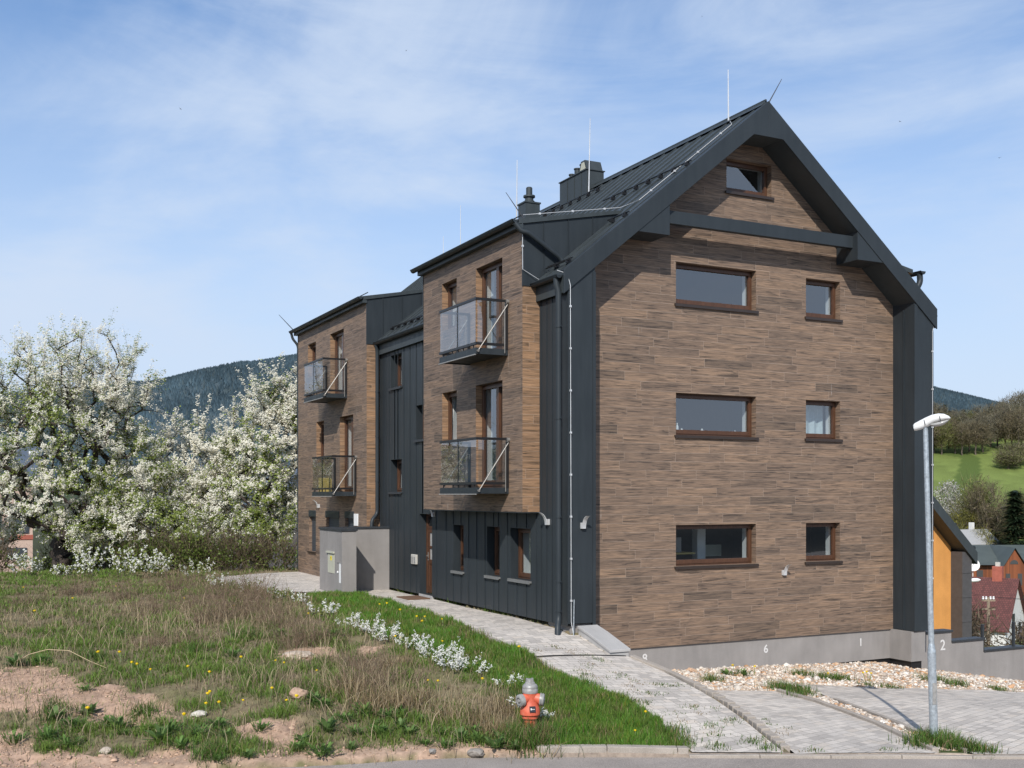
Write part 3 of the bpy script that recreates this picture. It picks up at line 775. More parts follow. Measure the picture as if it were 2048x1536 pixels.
# gable
gh = [(2.48, 4.70, 4.21, 5.13), (2.48, 4.70, 1.32, 2.25), (2.48, 4.70, -1.57, -0.66), (6.18, 7.24, 4.19, 5.10), (6.18, 7.24, 1.33, 2.24), (6.18, 7.24, -1.57, -0.66), (3.86, 5.15, 6.86, 7.60)]
mb = MB(); wall(GAB, mb, 0, WD, -3.3, lambda a: min(rz(a) - 0.30, 8.1), gh, 0.16, extra=(4.475, 3.5, 5.45)); 
mb.quad((0, 0.0, -3.3), (WD, 0.0, -3.3), (WD, 0.30, -3.3), (0, 0.30, -3.3)); mb.build('gable_wall', M['tile'], B)
for i, h in enumerate(gh):
    big = i < 3
    window(GAB, *h, 0.16, fw=0.07, sill=True, bottom=0.10, curtain={4: (6.55, 7.15)}.get(i))
# a few things dimly seen inside the lower rooms
mb = MB(); mb.box(3.72, 3.95, 0.9, 1.1, -2.0, -0.3); mb.build('interior_pillar', M['white'], B)
mb = MB(); mb.box(2.5, 3.55, 0.75, 1.3, -1.36, -1.32); mb.box(2.9, 3.0, 0.8, 1.25, -2.0, -1.36); mb.build('interior_table', M['tan'], B)
mb = MB(); mb.box(3.05, 3.30, 0.95, 1.0, -1.32, -0.98); mb.build('interior_box', M['concrete'], B)
mb = MB(); mb.box(2.62, 2.80, 1.0, 1.04, -1.32, -1.05); mb.build('interior_box', M['concrete'], B)
mb = MB(); mb.box(4.1, 4.6, 1.15, 1.25, -1.45, -1.18); mb.build('interior_shelf', M['beige'], B)
mb = MB(); mb.box(6.3, 7.2, 1.2, 1.3, -1.5, -1.25); mb.build('interior_shelf', M['concrete'], B)
# plinth of the gable with a black set-back strip below it
mb = MB(); mb.box(0.02, WD, 0.05, 0.4, -4.02, -3.302); mb.box(8.90, 9.36, -0.64, 0.3, -4.02, -3.30); mb.box(-0.55, 0.02, -0.62, 0.3, -4.0, -2.61)
mb.build('plinth', M['render'], B)
mb = MB(); mb.box(0.02, WD, 0.09, 0.42, -4.9, -4.02); mb.box(8.95, 9.30, -0.58, 0.3, -5.2, -4.02); mb.box(-0.5, 0.1, -0.55, 0.3, -4.6, -4.0)
mb.build('plinth_base_strip', M['black'], B)
def number(txt, u0, z0, h, y, parent, name='house_number'):
    cu = bpy.data.curves.new(name, 'FONT'); cu.body = txt; cu.size = h * 1.38; cu.extrude = 0.002; cu.offset = 0.004
    t = bpy.data.objects.new(name + '_text', cu); COL.objects.link(t); bpy.context.view_layer.update()
    me = bpy.data.meshes.new_from_object(t.evaluated_get(bpy.context.evaluated_depsgraph_get())); bpy.data.objects.remove(t)
    off = world_off(parent)
    for v in me.vertices: v.co = Vector((u0 + v.co.x, y - v.co.z, z0 + v.co.y)) - off
    me.materials.clear(); me.materials.append(M['paint'])
    o = bpy.data.objects.new(name, me); COL.objects.link(o); o.parent = parent; o['label'] = 'pale painted number ' + txt
    return o
for txt, u0, z0 in (('8', 1.63, -3.63), ('6', 4.96, -3.635), ('1', 7.88, -3.66)): number(txt, u0, z0, 0.19, 0.046, B)
# dark metal side walls and the fins that run forward of the gable
def ribs_side(mb, v0, v1, z0, z1, u, step, sgn=-1, skip=(), rng=random.Random(3)):
    v = v0 + 0.12
    while v < v1 - 0.03:
        zs = [(z0, z1)]
        for (l, r, b, t) in skip:
            if l - 0.02 < v < r + 0.02:
                nz = []
                for (p, q) in zs:
                    if b - 0.03 > p: nz.append((p, b - 0.03))
                    if t + 0.01 < q: nz.append((t + 0.01, q))
                zs = nz
        for p, q in zs: mb.box(u, u + sgn * 0.014, v - 0.006, v + 0.006, p + 0.003, q)
        v += step * rng.choice((1.0, 1.0, 0.55, 1.0))
sh = [(8.65, 9.52, 3.03, 3.96), (6.70, 7.57, 1.48, 2.40), (8.65, 9.53, 0.09, 1.0), (6.45, 7.32, -2.62, -0.5), (4.45, 5.07, -1.87, -0.74), (2.45, 3.12, -1.86, -0.73), (0.94, 1.90, -1.85, -0.73)]
mb = MB(); wall(SIDE, mb, -0.68, 17.7, -2.64, 4.28, sh, 0.20)
mb.quad((XL, -0.68, -2.64), (XL, 17.7, -2.64), (XL + .2, 17.7, -2.64), (XL + .2, -0.68, -2.64))
mb.quad((XL, -0.68, -2.6), (0.0, -0.68, -2.6), (0.0, -0.68, 4.9), (XL, -0.68, 4.3)); mb.quad((0, -0.68, -2.6), (0, 0.02, -2.6), (0, 0.02, 4.9), (0, -0.68, 4.9))
mb.quad((XL, -0.68, -2.61), (0, -0.68, -2.61), (0, 0, -2.61), (XL, 0, -2.61))
ribs_side(mb, -0.15, 0.5, -2.64, 4.2, XL, 0.24, skip=sh); ribs_side(mb, 0.55, 6.0, -2.64, -0.36, XL, 0.46, skip=sh); ribs_side(mb, 6.05, 10.4, -2.64, 4.2, XL, 0.46, skip=sh)
mb.build('metal_side_wall', M['metal'], B, angle=None)
mb = MB(); mb.box(-0.055, 0.012, -0.695, 0.0, -2.78, 4.55); mb.build('corner_trim', M['metal'], B)
mb = MB()
mb.quad((XR, -0.68, -3.29), (WD, -0.68, -3.29), (WD, -0.68, 4.9), (XR, -0.68, 4.3)); mb.quad((WD, -0.68, -3.29), (WD, 0.02, -3.29), (WD, 0.02, 4.9), (WD, -0.68, 4.9))
mb.quad((XR, -0.68, -3.29), (XR, 17.7, -3.29), (XR, 17.7, 4.28), (XR, -0.68, 4.28)); mb.quad((XR, -0.68, -3.29), (XR, 0.2, -3.29), (WD, 0.2, -3.29), (WD, -0.68, -3.29))
mb.box(WD - 0.026, WD, -0.36, -0.348, -3.28, 4.5); mb.box(WD - 0.012, WD + 0.10, -0.692, -0.68, -3.28, 4.6)
mb.box(XL, XR, 17.68, 17.72, -4.9, 4.4); mb.prism([(XL, 4.4), (XR, 4.4), (4.475, 8.3)], 17.6, 17.7)
mb.build('metal_fin_wall', M['metal'], B)
mb = MB(); mb.box(XL + 0.4, XR - 0.2, 1.9, 17.5, -5.0, 3.7); mb.build('inner_core', M['room'], B)
# roof
V0, V1 = -0.69, 18.4
def roof_prof(t0, t1, u_e=5.195):
    z = lambda u: RIDGE - PITCH * u
    return [(4.475 - u_e, z(u_e) - t0), (4.475, RIDGE - t0), (4.475 + u_e, z(u_e) - t0), (4.475 + u_e, z(u_e) - t1), (4.475 + 0.40, 7.97), (4.475 - 0.40, 7.97), (4.475 - u_e, z(u_e) - t1)]
mb = MB(); pr = roof_prof(0.0, 0.44); mb.prism(pr, V0, V1)
def slope_bar(mb, u0, u1, v0, v1, h0, h1):
    P = [(u0, rz(u0) + h0), (u1, rz(u1) + h0), (u1, rz(u1) + h1), (u0, rz(u0) + h1)]; mb.prism(P, v0, v1)
v = V0 + 0.30
while v < V1 - 0.1:
    if v < 0.45 or 6.1 < v < 10.35: a = -0.70
    else: a = 1.45
    slope_bar(mb, a, 4.40, v - 0.009, v + 0.009, -0.002, 0.042); slope_bar(mb, 4.55, 9.6, v - 0.009, v + 0.009, -0.002, 0.042); v += 0.50
mb.build('roof', M['roofmetal'], B)
mb = MB(); z_ = lambda u: RIDGE - PITCH * u + 0.035
ue = 5.215
bp = [(4.475 - ue, z_(ue)), (4.475, RIDGE + 0.035), (4.475, 7.955), (4.475 - 0.41, 7.955), (4.475 - ue, z_(ue) - 0.485)]
mb.prism(bp, -0.715, -0.675); mb.prism([(8.95 - p[0], p[1]) for p in bp], -0.7155, -0.6745)
for sg in (-1, 1): mb.prism([(4.475 + sg * ue, z_(ue)), (4.475 + sg * 0.0, RIDGE + 0.035), (4.475, RIDGE + 0.02), (4.475 + sg * ue, z_(ue) - 0.02)], -0.676, -0.52)
mb.build('barge_board', M['metal'], B, bevel=0.006)
mb = MB(); mb.prism([(4.475 - 0.16, RIDGE - 0.07), (4.475, RIDGE + 0.075), (4.475 + 0.16, RIDGE - 0.07), (4.475, RIDGE - 0.02)], -0.62, 18.42); mb.box(4.455, 4.495, -0.62, 18.42, RIDGE + 0.03, RIDGE + 0.10)
mb.build('ridge_cap', M['roofmetal'], B)
# brackets and the collar beam below the gable overhang
for m in (0, 1):
    poly = [(0.95, 5.49), (1.83, 5.49), (1.83, 6.22), (1.72, 6.14)]
    if m: poly = [(8.95 - p[0], p[1]) for p in poly]
    mb = MB(); mb.prism(poly, -0.699, -0.001)
    uu = 1.83 if not m else 8.95 - 1.83
    mb.box(uu - 0.006, uu + 0.006, -0.35, -0.338, 5.50, 6.2)
    mb.build('bracket', M['metal'], B, bevel=0.004)
mb = MB(); mb.box(1.825, 7.125, -0.54, -0.40, 5.79, 6.07); mb.build('collar_beam', M['metal'], B, bevel=0.006)
# side dormers (bays)
def dormer(v0, v1, zbot, holes, side_zb, name_tail):
    mb = MB(); wm = MB(); wq = []; wall(DORM, mb, v0, v1, zbot, 5.70, holes, 0.16, warm=wq)
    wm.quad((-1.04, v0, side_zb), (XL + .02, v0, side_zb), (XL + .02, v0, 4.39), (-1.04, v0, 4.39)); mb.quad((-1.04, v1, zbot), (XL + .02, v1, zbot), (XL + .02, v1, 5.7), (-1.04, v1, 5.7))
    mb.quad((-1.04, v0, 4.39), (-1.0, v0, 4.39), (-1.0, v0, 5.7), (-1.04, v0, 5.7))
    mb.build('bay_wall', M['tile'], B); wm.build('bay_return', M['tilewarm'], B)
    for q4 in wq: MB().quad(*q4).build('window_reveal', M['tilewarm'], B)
    ck = MB(); z1 = lambda u: 5.71 + 0.19 * (u + 1.04)
    for vv in (v0 - 0.012, v1 + 0.012):
        ck = MB()
        ck.prism([(-1.05, 4.39), (-0.50, 4.39), (1.40, 6.19), (1.40, z1(1.40)), (-1.05, z1(-1.05))], vv - 0.01, vv + 0.01)
        for k, u in enumerate((-0.55, 0.05, 0.65)): ck.box(u - 0.006, u + 0.006, vv - 0.03, vv - 0.01, max(4.4, rz(u) + 0.01), z1(u) - 0.02)
        ck.box(-1.055, -1.035, vv - 0.012, vv + 0.012, 4.38, 5.7)
        ck.build('dormer_cheek', M['metal'], B)
    rf = MB(); rf.prism([(-1.17, 5.66), (1.45, 6.18), (1.45, 6.25), (-1.17, 5.76)], v0 - 0.06, v1 + 0.10)
    vv = v0 + 0.2
    while vv < v1: rf.prism([(-1.17, 5.76), (1.40, 6.24), (1.40, 6.28), (-1.17, 5.80)], vv - 0.009, vv + 0.009); vv += 0.5
    rf.box(-1.175, -1.045, v0 - 0.05, v1 + 0.09, 5.58, 5.665)
    rf.build('dormer_roof', M['roofmetal'], B)
    gutter(-1.245, v0 - 0.08, v1 + 0.22, 5.735, 0.075)
    if zbot > -1:
        so = MB(); so.box(-1.035, XL, v0, v1, zbot - 0.02, zbot + 0.004); so.build('bay_soffit', M['metal'], B)
def gutter(u, v0, v1, z, r, sgn=1):
    mb = MB(); n = 10
    prof = [(u + r * math.cos(math.pi + math.pi * k / n), z + r * math.sin(math.pi + math.pi * k / n)) for k in range(n + 1)]
    inn = [(u + (r - 0.012) * math.cos(math.pi + math.pi * k / n), z + (r - 0.012) * math.sin(math.pi + math.pi * k / n)) for k in range(n, -1, -1)]
    mb.prism(prof + inn, v0, v1); mb.tube([(u - r, v0, z), (u - r, v1, z)], 0.012, 6)
    for v in (v0 + 0.002, v1 - 0.002): mb.prism(prof, v - 0.002, v + 0.002)
    v = v0 + 0.3
    while v < v1: mb.box(u - r - 0.004, u + r, v - 0.012, v + 0.012, z - 0.004, z + 0.008); v += 0.6
    return mb.build('gutter', M['metal'], B)
d1h = [(1.49, 2.86, 3.12, 5.17), (3.94, 4.83, 4.0, 5.16), (1.48, 2.86, 0.16, 2.50), (3.94, 4.82, 1.12, 2.49)]
d2h = [(12.57, 13.96, 3.10, 5.14), (15.56, 16.48, 3.98, 5.11), (11.66, 12.96, 0.10, 2.43), (14.64, 15.49, 1.08, 2.42), (15.56, 16.36, -1.90, -0.52), (13.02, 14.44, -1.90, -0.51), (11.59, 12.44, -1.90, -0.50)]
dormer(0.53, 6.03, -0.36, d1h, -0.36, '')
dormer(10.43, 17.7, -2.72, d2h, -2.72, '')
for h, kw in zip(d1h, (dict(mull=(2.02,), curtain=(1.55, 2.8), bottom=0.14), dict(curtain=(4.0, 4.4)), dict(mull=(2.02,), bottom=0.14, curtain=(2.45, 2.8)), dict(tilt=0.10, curtain=(4.3, 4.75)))):
    window(DORM, *h, 0.16, **kw, name='balcony_door' if 'bottom' in kw else 'window')
for h, kw in zip(d2h[:4], (dict(mull=(13.1,), curtain=(12.7, 13.8), bottom=0.14), dict(), dict(mull=(12.2,), bottom=0.14, curtain=(11.75, 12.5)), dict())):
    window(DORM, *h, 0.16, **kw, name='balcony_door' if 'bottom' in kw else 'window')
for h in d2h[4:]:
    l, r, b, t = h
    mb = MB(); DORM.box(mb, l + 0.02, r - 0.02, b, t - 0.2, -0.13, -0.10); s_ = mb.build('roller_shutter', M['shutter'], B)
    mb = MB(); DORM.box(mb, l - 0.01, r + 0.01, t - 0.21, t + 0.005, -0.20, 0.02); mb.build('shutter_box', M['metal'], s_, bevel=0.01)
    mb = MB(); DORM.box(mb, l - 0.05, r + 0.05, b - 0.05, b - 0.002, -0.15, 0.05); mb.build('sill', M['sill'], s_)
mb = MB(); DORM.box(mb, 11.16, 11.52, -0.92, -0.56, 0.002, 0.03); mb.build('vent_cover', M['white'], B, bevel=0.008)
for i, h in enumerate(sh):
    if i == 3: continue
    window(SIDE, *h, 0.20, sill=True, sillmat='graysill' if i > 3 else 'capmetal', sill_out=0.06, room=True, bottom=0.10 if i > 3 else None)
# entrance door
l, r, b, t = sh[3]; n0, n1 = -0.26, -0.19
mb = MB()
SIDE.box(mb, l, l + 0.08, b, t, n0, n1); SIDE.box(mb, r - 0.08, r, b, t, n0, n1); SIDE.box(mb, l + .08, r - .08, t - 0.06, t, n0, n1)
SIDE.box(mb, l + .08, r - .08, -0.90, -0.83, n0, n1); SIDE.box(mb, l + .08, l + .20, b + 0.02, -0.90, n0 + .01, n1 - 0.01); SIDE.box(mb, r - .20, r - .08, b + 0.02, -0.90, n0 + .01, n1 - 0.01)
for z0, z1 in ((b + 0.02, b + 0.2), (-1.83, -1.72), (-1.42, -1.36), (-1.0, -0.90)): SIDE.box(mb, l + .20, r - .20, z0, z1, n0 + .01, n1 - 0.01)
SIDE.box(mb, l + .20, r - .20, b + 0.2, -1.83, n0 + .02, n1 - 0.03); SIDE.box(mb, l + .26, r - .26, b + 0.27, -1.90, n0 + .02, n1 - 0.015)
door = mb.build('entrance_door', M['frame'], B, bevel=0.005)
mb = MB(); SIDE.box(mb, l + .205, r - .205, -1.715, -1.425, n0 + .03, n1 - 0.035); SIDE.box(mb, l + .205, r - .205, -1.355, -1.005, n0 + .03, n1 - 0.035); mb.build('door_glass', M['lampglass'], door)
mb = MB(); SIDE.box(mb, l + .085, r - .085, -0.825, t - 0.065, n0 + .03, n1 - 0.035); mb.build('transom_glass', M['glass'], door)
mb = MB(); p = SIDE.P(r - 0.14, -1.62, n1); mb.tube([p, (p[0] - 0.05, p[1], p[2]), (p[0] - 0.05, p[1] - 0.11, p[2])], 0.011, 8); SIDE.box(mb, r - 0.155, r - 0.125, -1.74, -1.52, n1 - 0.012, n1 + 0.006); mb.build('handle', M['steel'], door)
mb = MB(); SIDE.box(mb, l - 0.02, r + 0.02, -2.72, -2.625, -0.22, 0.01); mb.build('threshold', M['concrete'], B)
mb = MB(); SIDE.box(mb, 7.44, 7.80, -1.86, -1.60, 0.002, 0.06); ip = mb.build('intercom_panel', M['rust'], B, bevel=0.01)
mb = MB()
for a in (7.49, 7.65):
    SIDE.box(mb, a, a + 0.10, -1.83, -1.66, 0.0602, 0.064)
mb.build('button_plate', M['alu'], ip)
# balconies
def balcony(v0, v1, zf, zr):
    bs = MB(); u0 = -1.79
    bs.box(u0, -1.045, v0, v1, zf + 0.02, zf + 0.10); bs.box(u0 - 0.012, u0 + 0.03, v0 - 0.01, v1 + 0.01, zf, zf + 0.13); bs.box(u0 + 0.03, -1.045, v0 - 0.012, v0 + 0.03, zf, zf + 0.13); bs.box(u0 + 0.03, -1.045, v1 - 0.03, v1 + 0.012, zf, zf + 0.13)
    root = bs.build('balcony', M['metal'], B)
    ed = MB(); ed.box(u0 - 0.02, u0 + 0.01, v0 + 0.02, v1 + 0.06, zf - 0.022, zf - 0.002); ed.build('drip_edge', M['alu'], root)
    rl = MB()
    for z in (zr, zf + 0.22):
        h = 0.055
        rl.box(u0 - 0.02, u0 + 0.03, v0 - 0.02, v1 + 0.02, z - h / 2, z + h / 2); rl.box(u0 + 0.03, -1.045, v0 - 0.02, v0 + 0.02, z - h / 2, z + h / 2); rl.box(u0 + 0.03, -1.045, v1 - 0.02, v1 + 0.02, z - h / 2, z + h / 2)
    for v in (v0, v1): rl.box(-1.10, -1.045, v - 0.022, v + 0.022, zf + 0.13, zr + 0.02)
    rl.box(u0 - 0.005, u0 + 0.02, (v0 + v1) / 2 - 0.02, (v0 + v1) / 2 + 0.02, zf + 0.13, zr - 0.03)
    for v in (v0 + 0.15, (v0 + v1) / 2 - .3, (v0 + v1) / 2 + .3, v1 - 0.15): rl.tube([(u0 + 0.01, v, zf + 0.12), (u0 + 0.01, v, zf + 0.2)], 0.012, 6)
    rl.build('handrail', M['black'], root)
    mid = (v0 + v1) / 2
    for q in (((u0 - 0.002, v0 + 0.03), (u0 - 0.002, mid - 0.03)), ((u0 - 0.002, mid + 0.03), (u0 - 0.002, v1 - 0.02)), ((u0 + 0.03, v0 + 0.0), (-1.11, v0 + 0.0)), ((u0 + 0.03, v1), (-1.11, v1))):
        gl = MB(); (xa, ya), (xb, yb) = q
        gl.quad((xa, ya, zf + 0.25), (xb, yb, zf + 0.25), (xb, yb, zr - 0.03), (xa, ya, zr - 0.03)); gl.build('glass_panel', M['bglass'], root)
    for v in (v0 - 0.035, v1 + 0.035):
        br = MB(); br.tube([(-1.05, v, zr - 0.06), (u0 + 0.03, v, zf + 0.06)], 0.013, 8); br.tube([(-1.13, v, zr - 0.12), (-1.13, v, zf + 0.04)], 0.011, 8)
        br.tube([(-1.041, v, zr - 0.02), (-1.10, v, zr - 0.02)], 0.05, 10); br.tube([(u0 + 0.03, v - 0.015, zf + 0.06), (u0 + 0.03, v + 0.03, zf + 0.06)], 0.028, 8); br.build('tie_rod', M['steel'], root, smooth=True)
    return root
balcony(1.22, 3.18, 3.0, 4.17); balcony(1.18, 3.15, 0.03, 1.20); balcony(12.25, 14.28, 2.96, 4.14); balcony(11.36, 13.38, -0.03, 1.15)
# main gutters and downpipes
gutter(-0.80, -0.62, 0.50, 4.43, 0.075); gutter(-0.80, 6.10, 10.36, 4.43, 0.075); gutter(9.75, -0.6, 17.5, 4.40, 0.075); gutter(10.32, 0.30, 6.3, 5.70, 0.085)
def pipe(pts, r=0.055, name='downpipe', clips=(), out=(0, 0, 0)):
    P = [Vector(p) for p in pts]; sm = [P[0]]
    for a, b, c in zip(P[:-2], P[1:-1], P[2:]):
        l = min(0.12, (b - a).length * 0.4, (c - b).length * 0.4); p0 = b + (a - b).normalized() * l; p1 = b + (c - b).normalized() * l
        sm += [p0.lerp(b, t).lerp(b.lerp(p1, t), t) for t in (0, .33, .66, 1)]
    sm.append(P[-1])
    mb = MB(); mb.tube(sm, r, 12)
    for z in clips:
        p = next(Vector((a.x, a.y, z)) for a, b in zip(P[:-1], P[1:]) if abs(a.x - b.x) < .02 and abs(a.y - b.y) < .02 and min(a.z, b.z) <= z <= max(a.z, b.z))
        mb.tube([p - Vector((0, 0, .018)), p + Vector((0, 0, .018))], r + 0.010, 12); mb.tube([p + Vector((0, -r - 0.012, 0)), p + Vector((0, -r - 0.05, 0))], 0.012, 6)
    return mb.build(name, M['metal'], B, smooth=True)
pipe([(-0.80, -0.50, 4.38), (-0.80, -0.50, 4.25), (-0.76, -0.52, 4.10), (-0.76, -0.52, -2.50), (-0.84, -0.62, -2.68), (-0.86, -0.66, -2.84)], 0.062, clips=(3.4, 1.55, -0.45, -1.75, -2.35))
pipe([(-0.80, 10.28, 4.38), (-0.76, 10.30, 4.2), (-0.76, 10.30, -0.55), (-0.95, 10.22, -0.72), (-0.97, 10.2, -0.98)], 0.055, clips=(3.0, 1.7, 0.4))
pipe([(-1.24, 0.50, 5.68), (-1.10, 0.44, 5.50), (-0.98, 0.40, 5.48), (-0.22, 0.38, 5.02), (-0.15, 0.36, 4.92), (-0.15, 0.36, 4.82)], 0.055)
pipe([(-1.24, 17.86, 5.66), (-1.20, 17.84, 5.48), (-1.02, 17.78, 5.25), (-1.0, 17.775, -2.6)], 0.045, clips=(3.0, 0.5))
pipe([(10.32, 0.42, 5.66), (10.34, 0.42, 5.45), (10.18, 0.42, 5.2), (10.0, 0.42, 5.0)], 0.075); pipe([(9.75, -0.5, 4.36), (9.75, -0.5, 4.22)], 0.06)
# right hand dormer (mostly hidden)
mb = MB(); mb.box(9.5, 9.99, 0.53, 6.03, -0.36, 5.68); mb.build('bay_wall', M['tile'], B)
mb = MB(); mb.prism([(10.12, 5.64), (7.5, 6.16), (7.5, 6.24), (10.12, 5.75)], 0.45, 6.12); mb.box(9.0, 10.0, 0.50, 0.53, 4.4, 5.7); mb.build('dormer_roof', M['roofmetal'], B)
# chimneys
mb = MB(); mb.box(4.20, 4.76, 6.74, 8.30, 7.9, 9.19)
for v in (7.05, 7.45, 7.85): mb.box(4.185, 4.20, v - 0.006, v + 0.006, 8.3, 9.18)
mb.box(4.17, 4.79, 6.71, 8.33, 9.19, 9.215)
ch = mb.build('chimney', M['roofmetal'], B)
mb = MB(); mb.prism([(6.76, 9.216), (7.22, 9.216), (7.10, 9.50), (6.88, 9.50)], 4.22, 4.74, 'x'); mb.build('chimney_cowl', M['roofmetal'], ch)
mb = MB(); mb.prism([(6.84, 9.25), (7.14, 9.25), (7.06, 9.45), (6.92, 9.45)], 4.212, 4.219, 'x'); mb.prism([(4.30, 9.23), (4.66, 9.23), (4.62, 9.44), (4.34, 9.44)], 7.221, 7.23); mb.build('cowl_opening', M['beige'], ch)
for (v, h, r) in ((7.72, 0.26, 0.085), (8.05, 0.18, 0.07), (7.42, 0.30, 0.07)):
    mb = MB(); mb.lathe([(r, 0), (r, h), (r + 0.02, h), (r + 0.02, h + 0.03), (r, h + 0.03)], (4.46, v, 9.215), 14); mb.build('flue', M['roofmetal'], ch, smooth=True)
mb = MB(); mb.box(0.22, 0.60, 2.82, 3.20, 5.85, 6.84); mb.box(0.20, 0.62, 2.80, 3.22, 6.84, 6.875); c2 = mb.build('chimney', M['roofmetal'], B)
mb = MB(); mb.lathe([(0.13, 0), (0.13, 0.05), (0.10, 0.07), (0.10, 0.13), (0.14, 0.14), (0.14, 0.18), (0.075, 0.19), (0.075, 0.36), (0.06, 0.38)], (0.41, 3.0, 6.875), 16); mb.build('flue', M['roofmetal'], c2, smooth=True)
mb = MB(); mb.lathe([(0.09, 0), (0.09, 0.16), (0.12, 0.17), (0.12, 0.2)], (1.25, 1.9, 6.15), 14); mb.build('roof_vent', M['roofmetal'], B, smooth=True)
# snow guards: a tube in little brackets, following the roof
def snow_guard(u, v0, v1, double=False):
    mb = MB(); z = rz(u)
    for k in ((0, 1) if double else (0,)):
        uu = u - 0.05 * k + 0.02; mb.tube([(uu, v0, rz(uu) + 0.11), (uu, v1, rz(uu) + 0.11)], 0.016, 8)
    v = v0 + 0.12
    while v < v1: mb.box(u - 0.07, u + 0.05, v - 0.022, v + 0.022, z + 0.03, z + 0.085); mb.box(u - 0.02, u + 0.05, v - 0.012, v + 0.012, z + 0.085, z + 0.135); v += 0.50
    return mb.build('snow_guard', M['black'], B)
snow_guard(2.42, -0.62, 3.0); snow_guard(3.82, 5.4, 8.6); snow_guard(0.84, -0.62, 0.22); snow_guard(-0.50, -0.60, 0.44, True); snow_guard(-0.45, 6.25, 9.9, True); snow_guard(9.35, -0.6, 4)
for q0, q1 in ((0.5, 6.0), (10.3, 17.7)):
    mb = MB(); mb.tube([(-1.05, q0, 5.87), (-1.05, q1, 5.87)], 0.014, 6); mb.build('snow_guard', M['black'], B)
# lightning protection
def rod(p, q, m='wire', r=0.008):
    a, b = Vector(p), Vector(q); mb = MB(); mb.tube([a, a.lerp(b, .5), b], [r * 1.5, r * 1.2, r * 0.7], 6); return mb.build('lightning_rod', M[m], B)
rod((4.40, 0.62, 8.60), (4.42, 0.66, 9.92), r=0.014); rod((4.52, -0.66, 8.74), (4.98, -0.55, 9.38), 'dkwire', 0.009); rod((4.24, 6.70, 8.5), (4.28, 6.69, 10.63), r=0.013)
rod((0.30, 3.45, 6.0), (0.33, 3.47, 8.02), r=0.012); rod((-1.02, 0.48, 5.76), (-1.42, 0.55, 6.30), 'dkwire', 0.008); rod((2.2, 11.0, 6.4), (2.2, 11.0, 8.95), r=0.010); rod((2.9, 14.0, 7.0), (2.9, 14.0, 8.7), r=0.010); rod((-1.2, 17.8, 5.8), (-1.75, 17.6, 6.25), 'dkwire', 0.010)
def conductor(pts, r=0.007, every=0.55, name='conductor_wire', pole=0.03):
    mb = MB(); P = [Vector(p) for p in pts]; mb.tube(P, r, 6)
    for a, b in zip(P[:-1], P[1:]):
        L = (b - a).length; k = int(L / every)
        for i in range(1, k + 1):
            q = a.lerp(b, (i - 0.5) / max(k, 1)); mb.box(q.x - 0.018, q.x + 0.018, q.y - 0.018, q.y + 0.018, q.z - 0.022, q.z + 0.018)
    return mb.build(name, M['wire'], B)
zz = lambda u, h=0.07: rz(u) + h
conductor([(4.40, 0.60, 8.66), (4.2, 0.3, zz(4.2)), (3.9, -0.14, zz(3.9)), (1.42, -0.14, zz(1.42)), (1.35, 0.50, 6.30), (-1.05, 0.49, 5.86)], every=0.7)
conductor([(-1.06, 0.49, 5.70), (-1.06, 0.48, 4.72), (-0.55, 0.42, 4.45)], every=0.8)
conductor([(-0.84, -0.60, 4.52), (-0.66, -0.70, 4.45), (-0.60, -0.72, 4.22), (-0.58, -0.72, -2.55), (-0.55, -0.76, -2.82)], every=0.82)
conductor([(9.62, -0.66, 4.1), (9.52, -0.72, 3.95), (9.52, -0.72, -3.4)], every=0.85)
mb = MB(); mb.tube([(-0.55, -0.76, -2.84), (-0.56, -0.80, -2.1)], 0.011, 8); mb.box(-0.85, -0.53, -0.77, -0.75, -2.865, -2.835); mb.build('earth_bar', M['galv'], B)
# curved wall lamps
def wall_lamp(F, a, z, sgn):
    mb = MB(); pts = []
    n = 11; w = 0.085
    for k in range(n):
        t = k / (n - 1) * 1.5; pts.append((0.055 + 0.20 * (1 - math.cos(t)), z - 0.12 + 0.26 * math.sin(t)))
    vs = []
    for (nn, zz_) in pts:
        for (da, dn) in ((-w / 2, 0), (w / 2, 0), (w / 2, 0.018), (-w / 2, 0.018)): vs.append(F.P(a + da, zz_, nn + dn))
    fs = [(0, 1, 2, 3), tuple(range(len(vs) - 4, len(vs)))]
    for i in range(n - 1):
        for k in range(4): fs.append((i * 4 + k, i * 4 + (k + 1) % 4, i * 4 + 4 + (k + 1) % 4, i * 4 + 4 + k))
    mb.add(vs, fs); F.box(mb, a - 0.05, a + 0.05, z - 0.12, z - 0.0, 0.002, 0.05)
    return mb.build('wall_lamp', M['wire'], B)
FIN = Fac('V', -0.68, -1)
wall_lamp(FIN, -0.30, -0.56, 1); wall_lamp(SIDE, 0.12, -0.50, 1); wall_lamp(SIDE, 6.28, -0.44, 1); wall_lamp(DORM, 15.15, -0.30, 1); wall_lamp(GAB, 5.50, -1.74, 1)
# ---------------------------------------------------------------- things around the house
# rendered meter wall with a wing wall
R_ = empty('meter_wall', (-2.25, 9.3, -2.72), 'grey rendered wall housing a meter cabinet beside the long dark wall', 'wall')
mb = MB(); mb.box(-2.45, -2.05, 8.35, 10.4, -2.95, -0.97); mb.box(-2.05, -0.64, 9.62, 9.90, -2.95, -0.95); mb.build('rendered_body', M['render'], R_)
mb = MB(); mb.box(-2.48, -2.02, 8.32, 10.43, -0.97, -0.915); mb.box(-2.02, -0.64, 9.59, 9.93, -0.95, -0.90); mb.build('coping', M['capmetal'], R_)
mb = MB(); mb.box(-2.462, -2.44, 9.02, 9.60, -2.15, -1.62); d_ = mb.build('meter_door', M['beige'], R_, bevel=0.006)
mb = MB(); mb.box(-2.50, -2.455, 8.99, 9.66, -1.60, -1.55); mb.build('door_hood', M['beige'], d_)
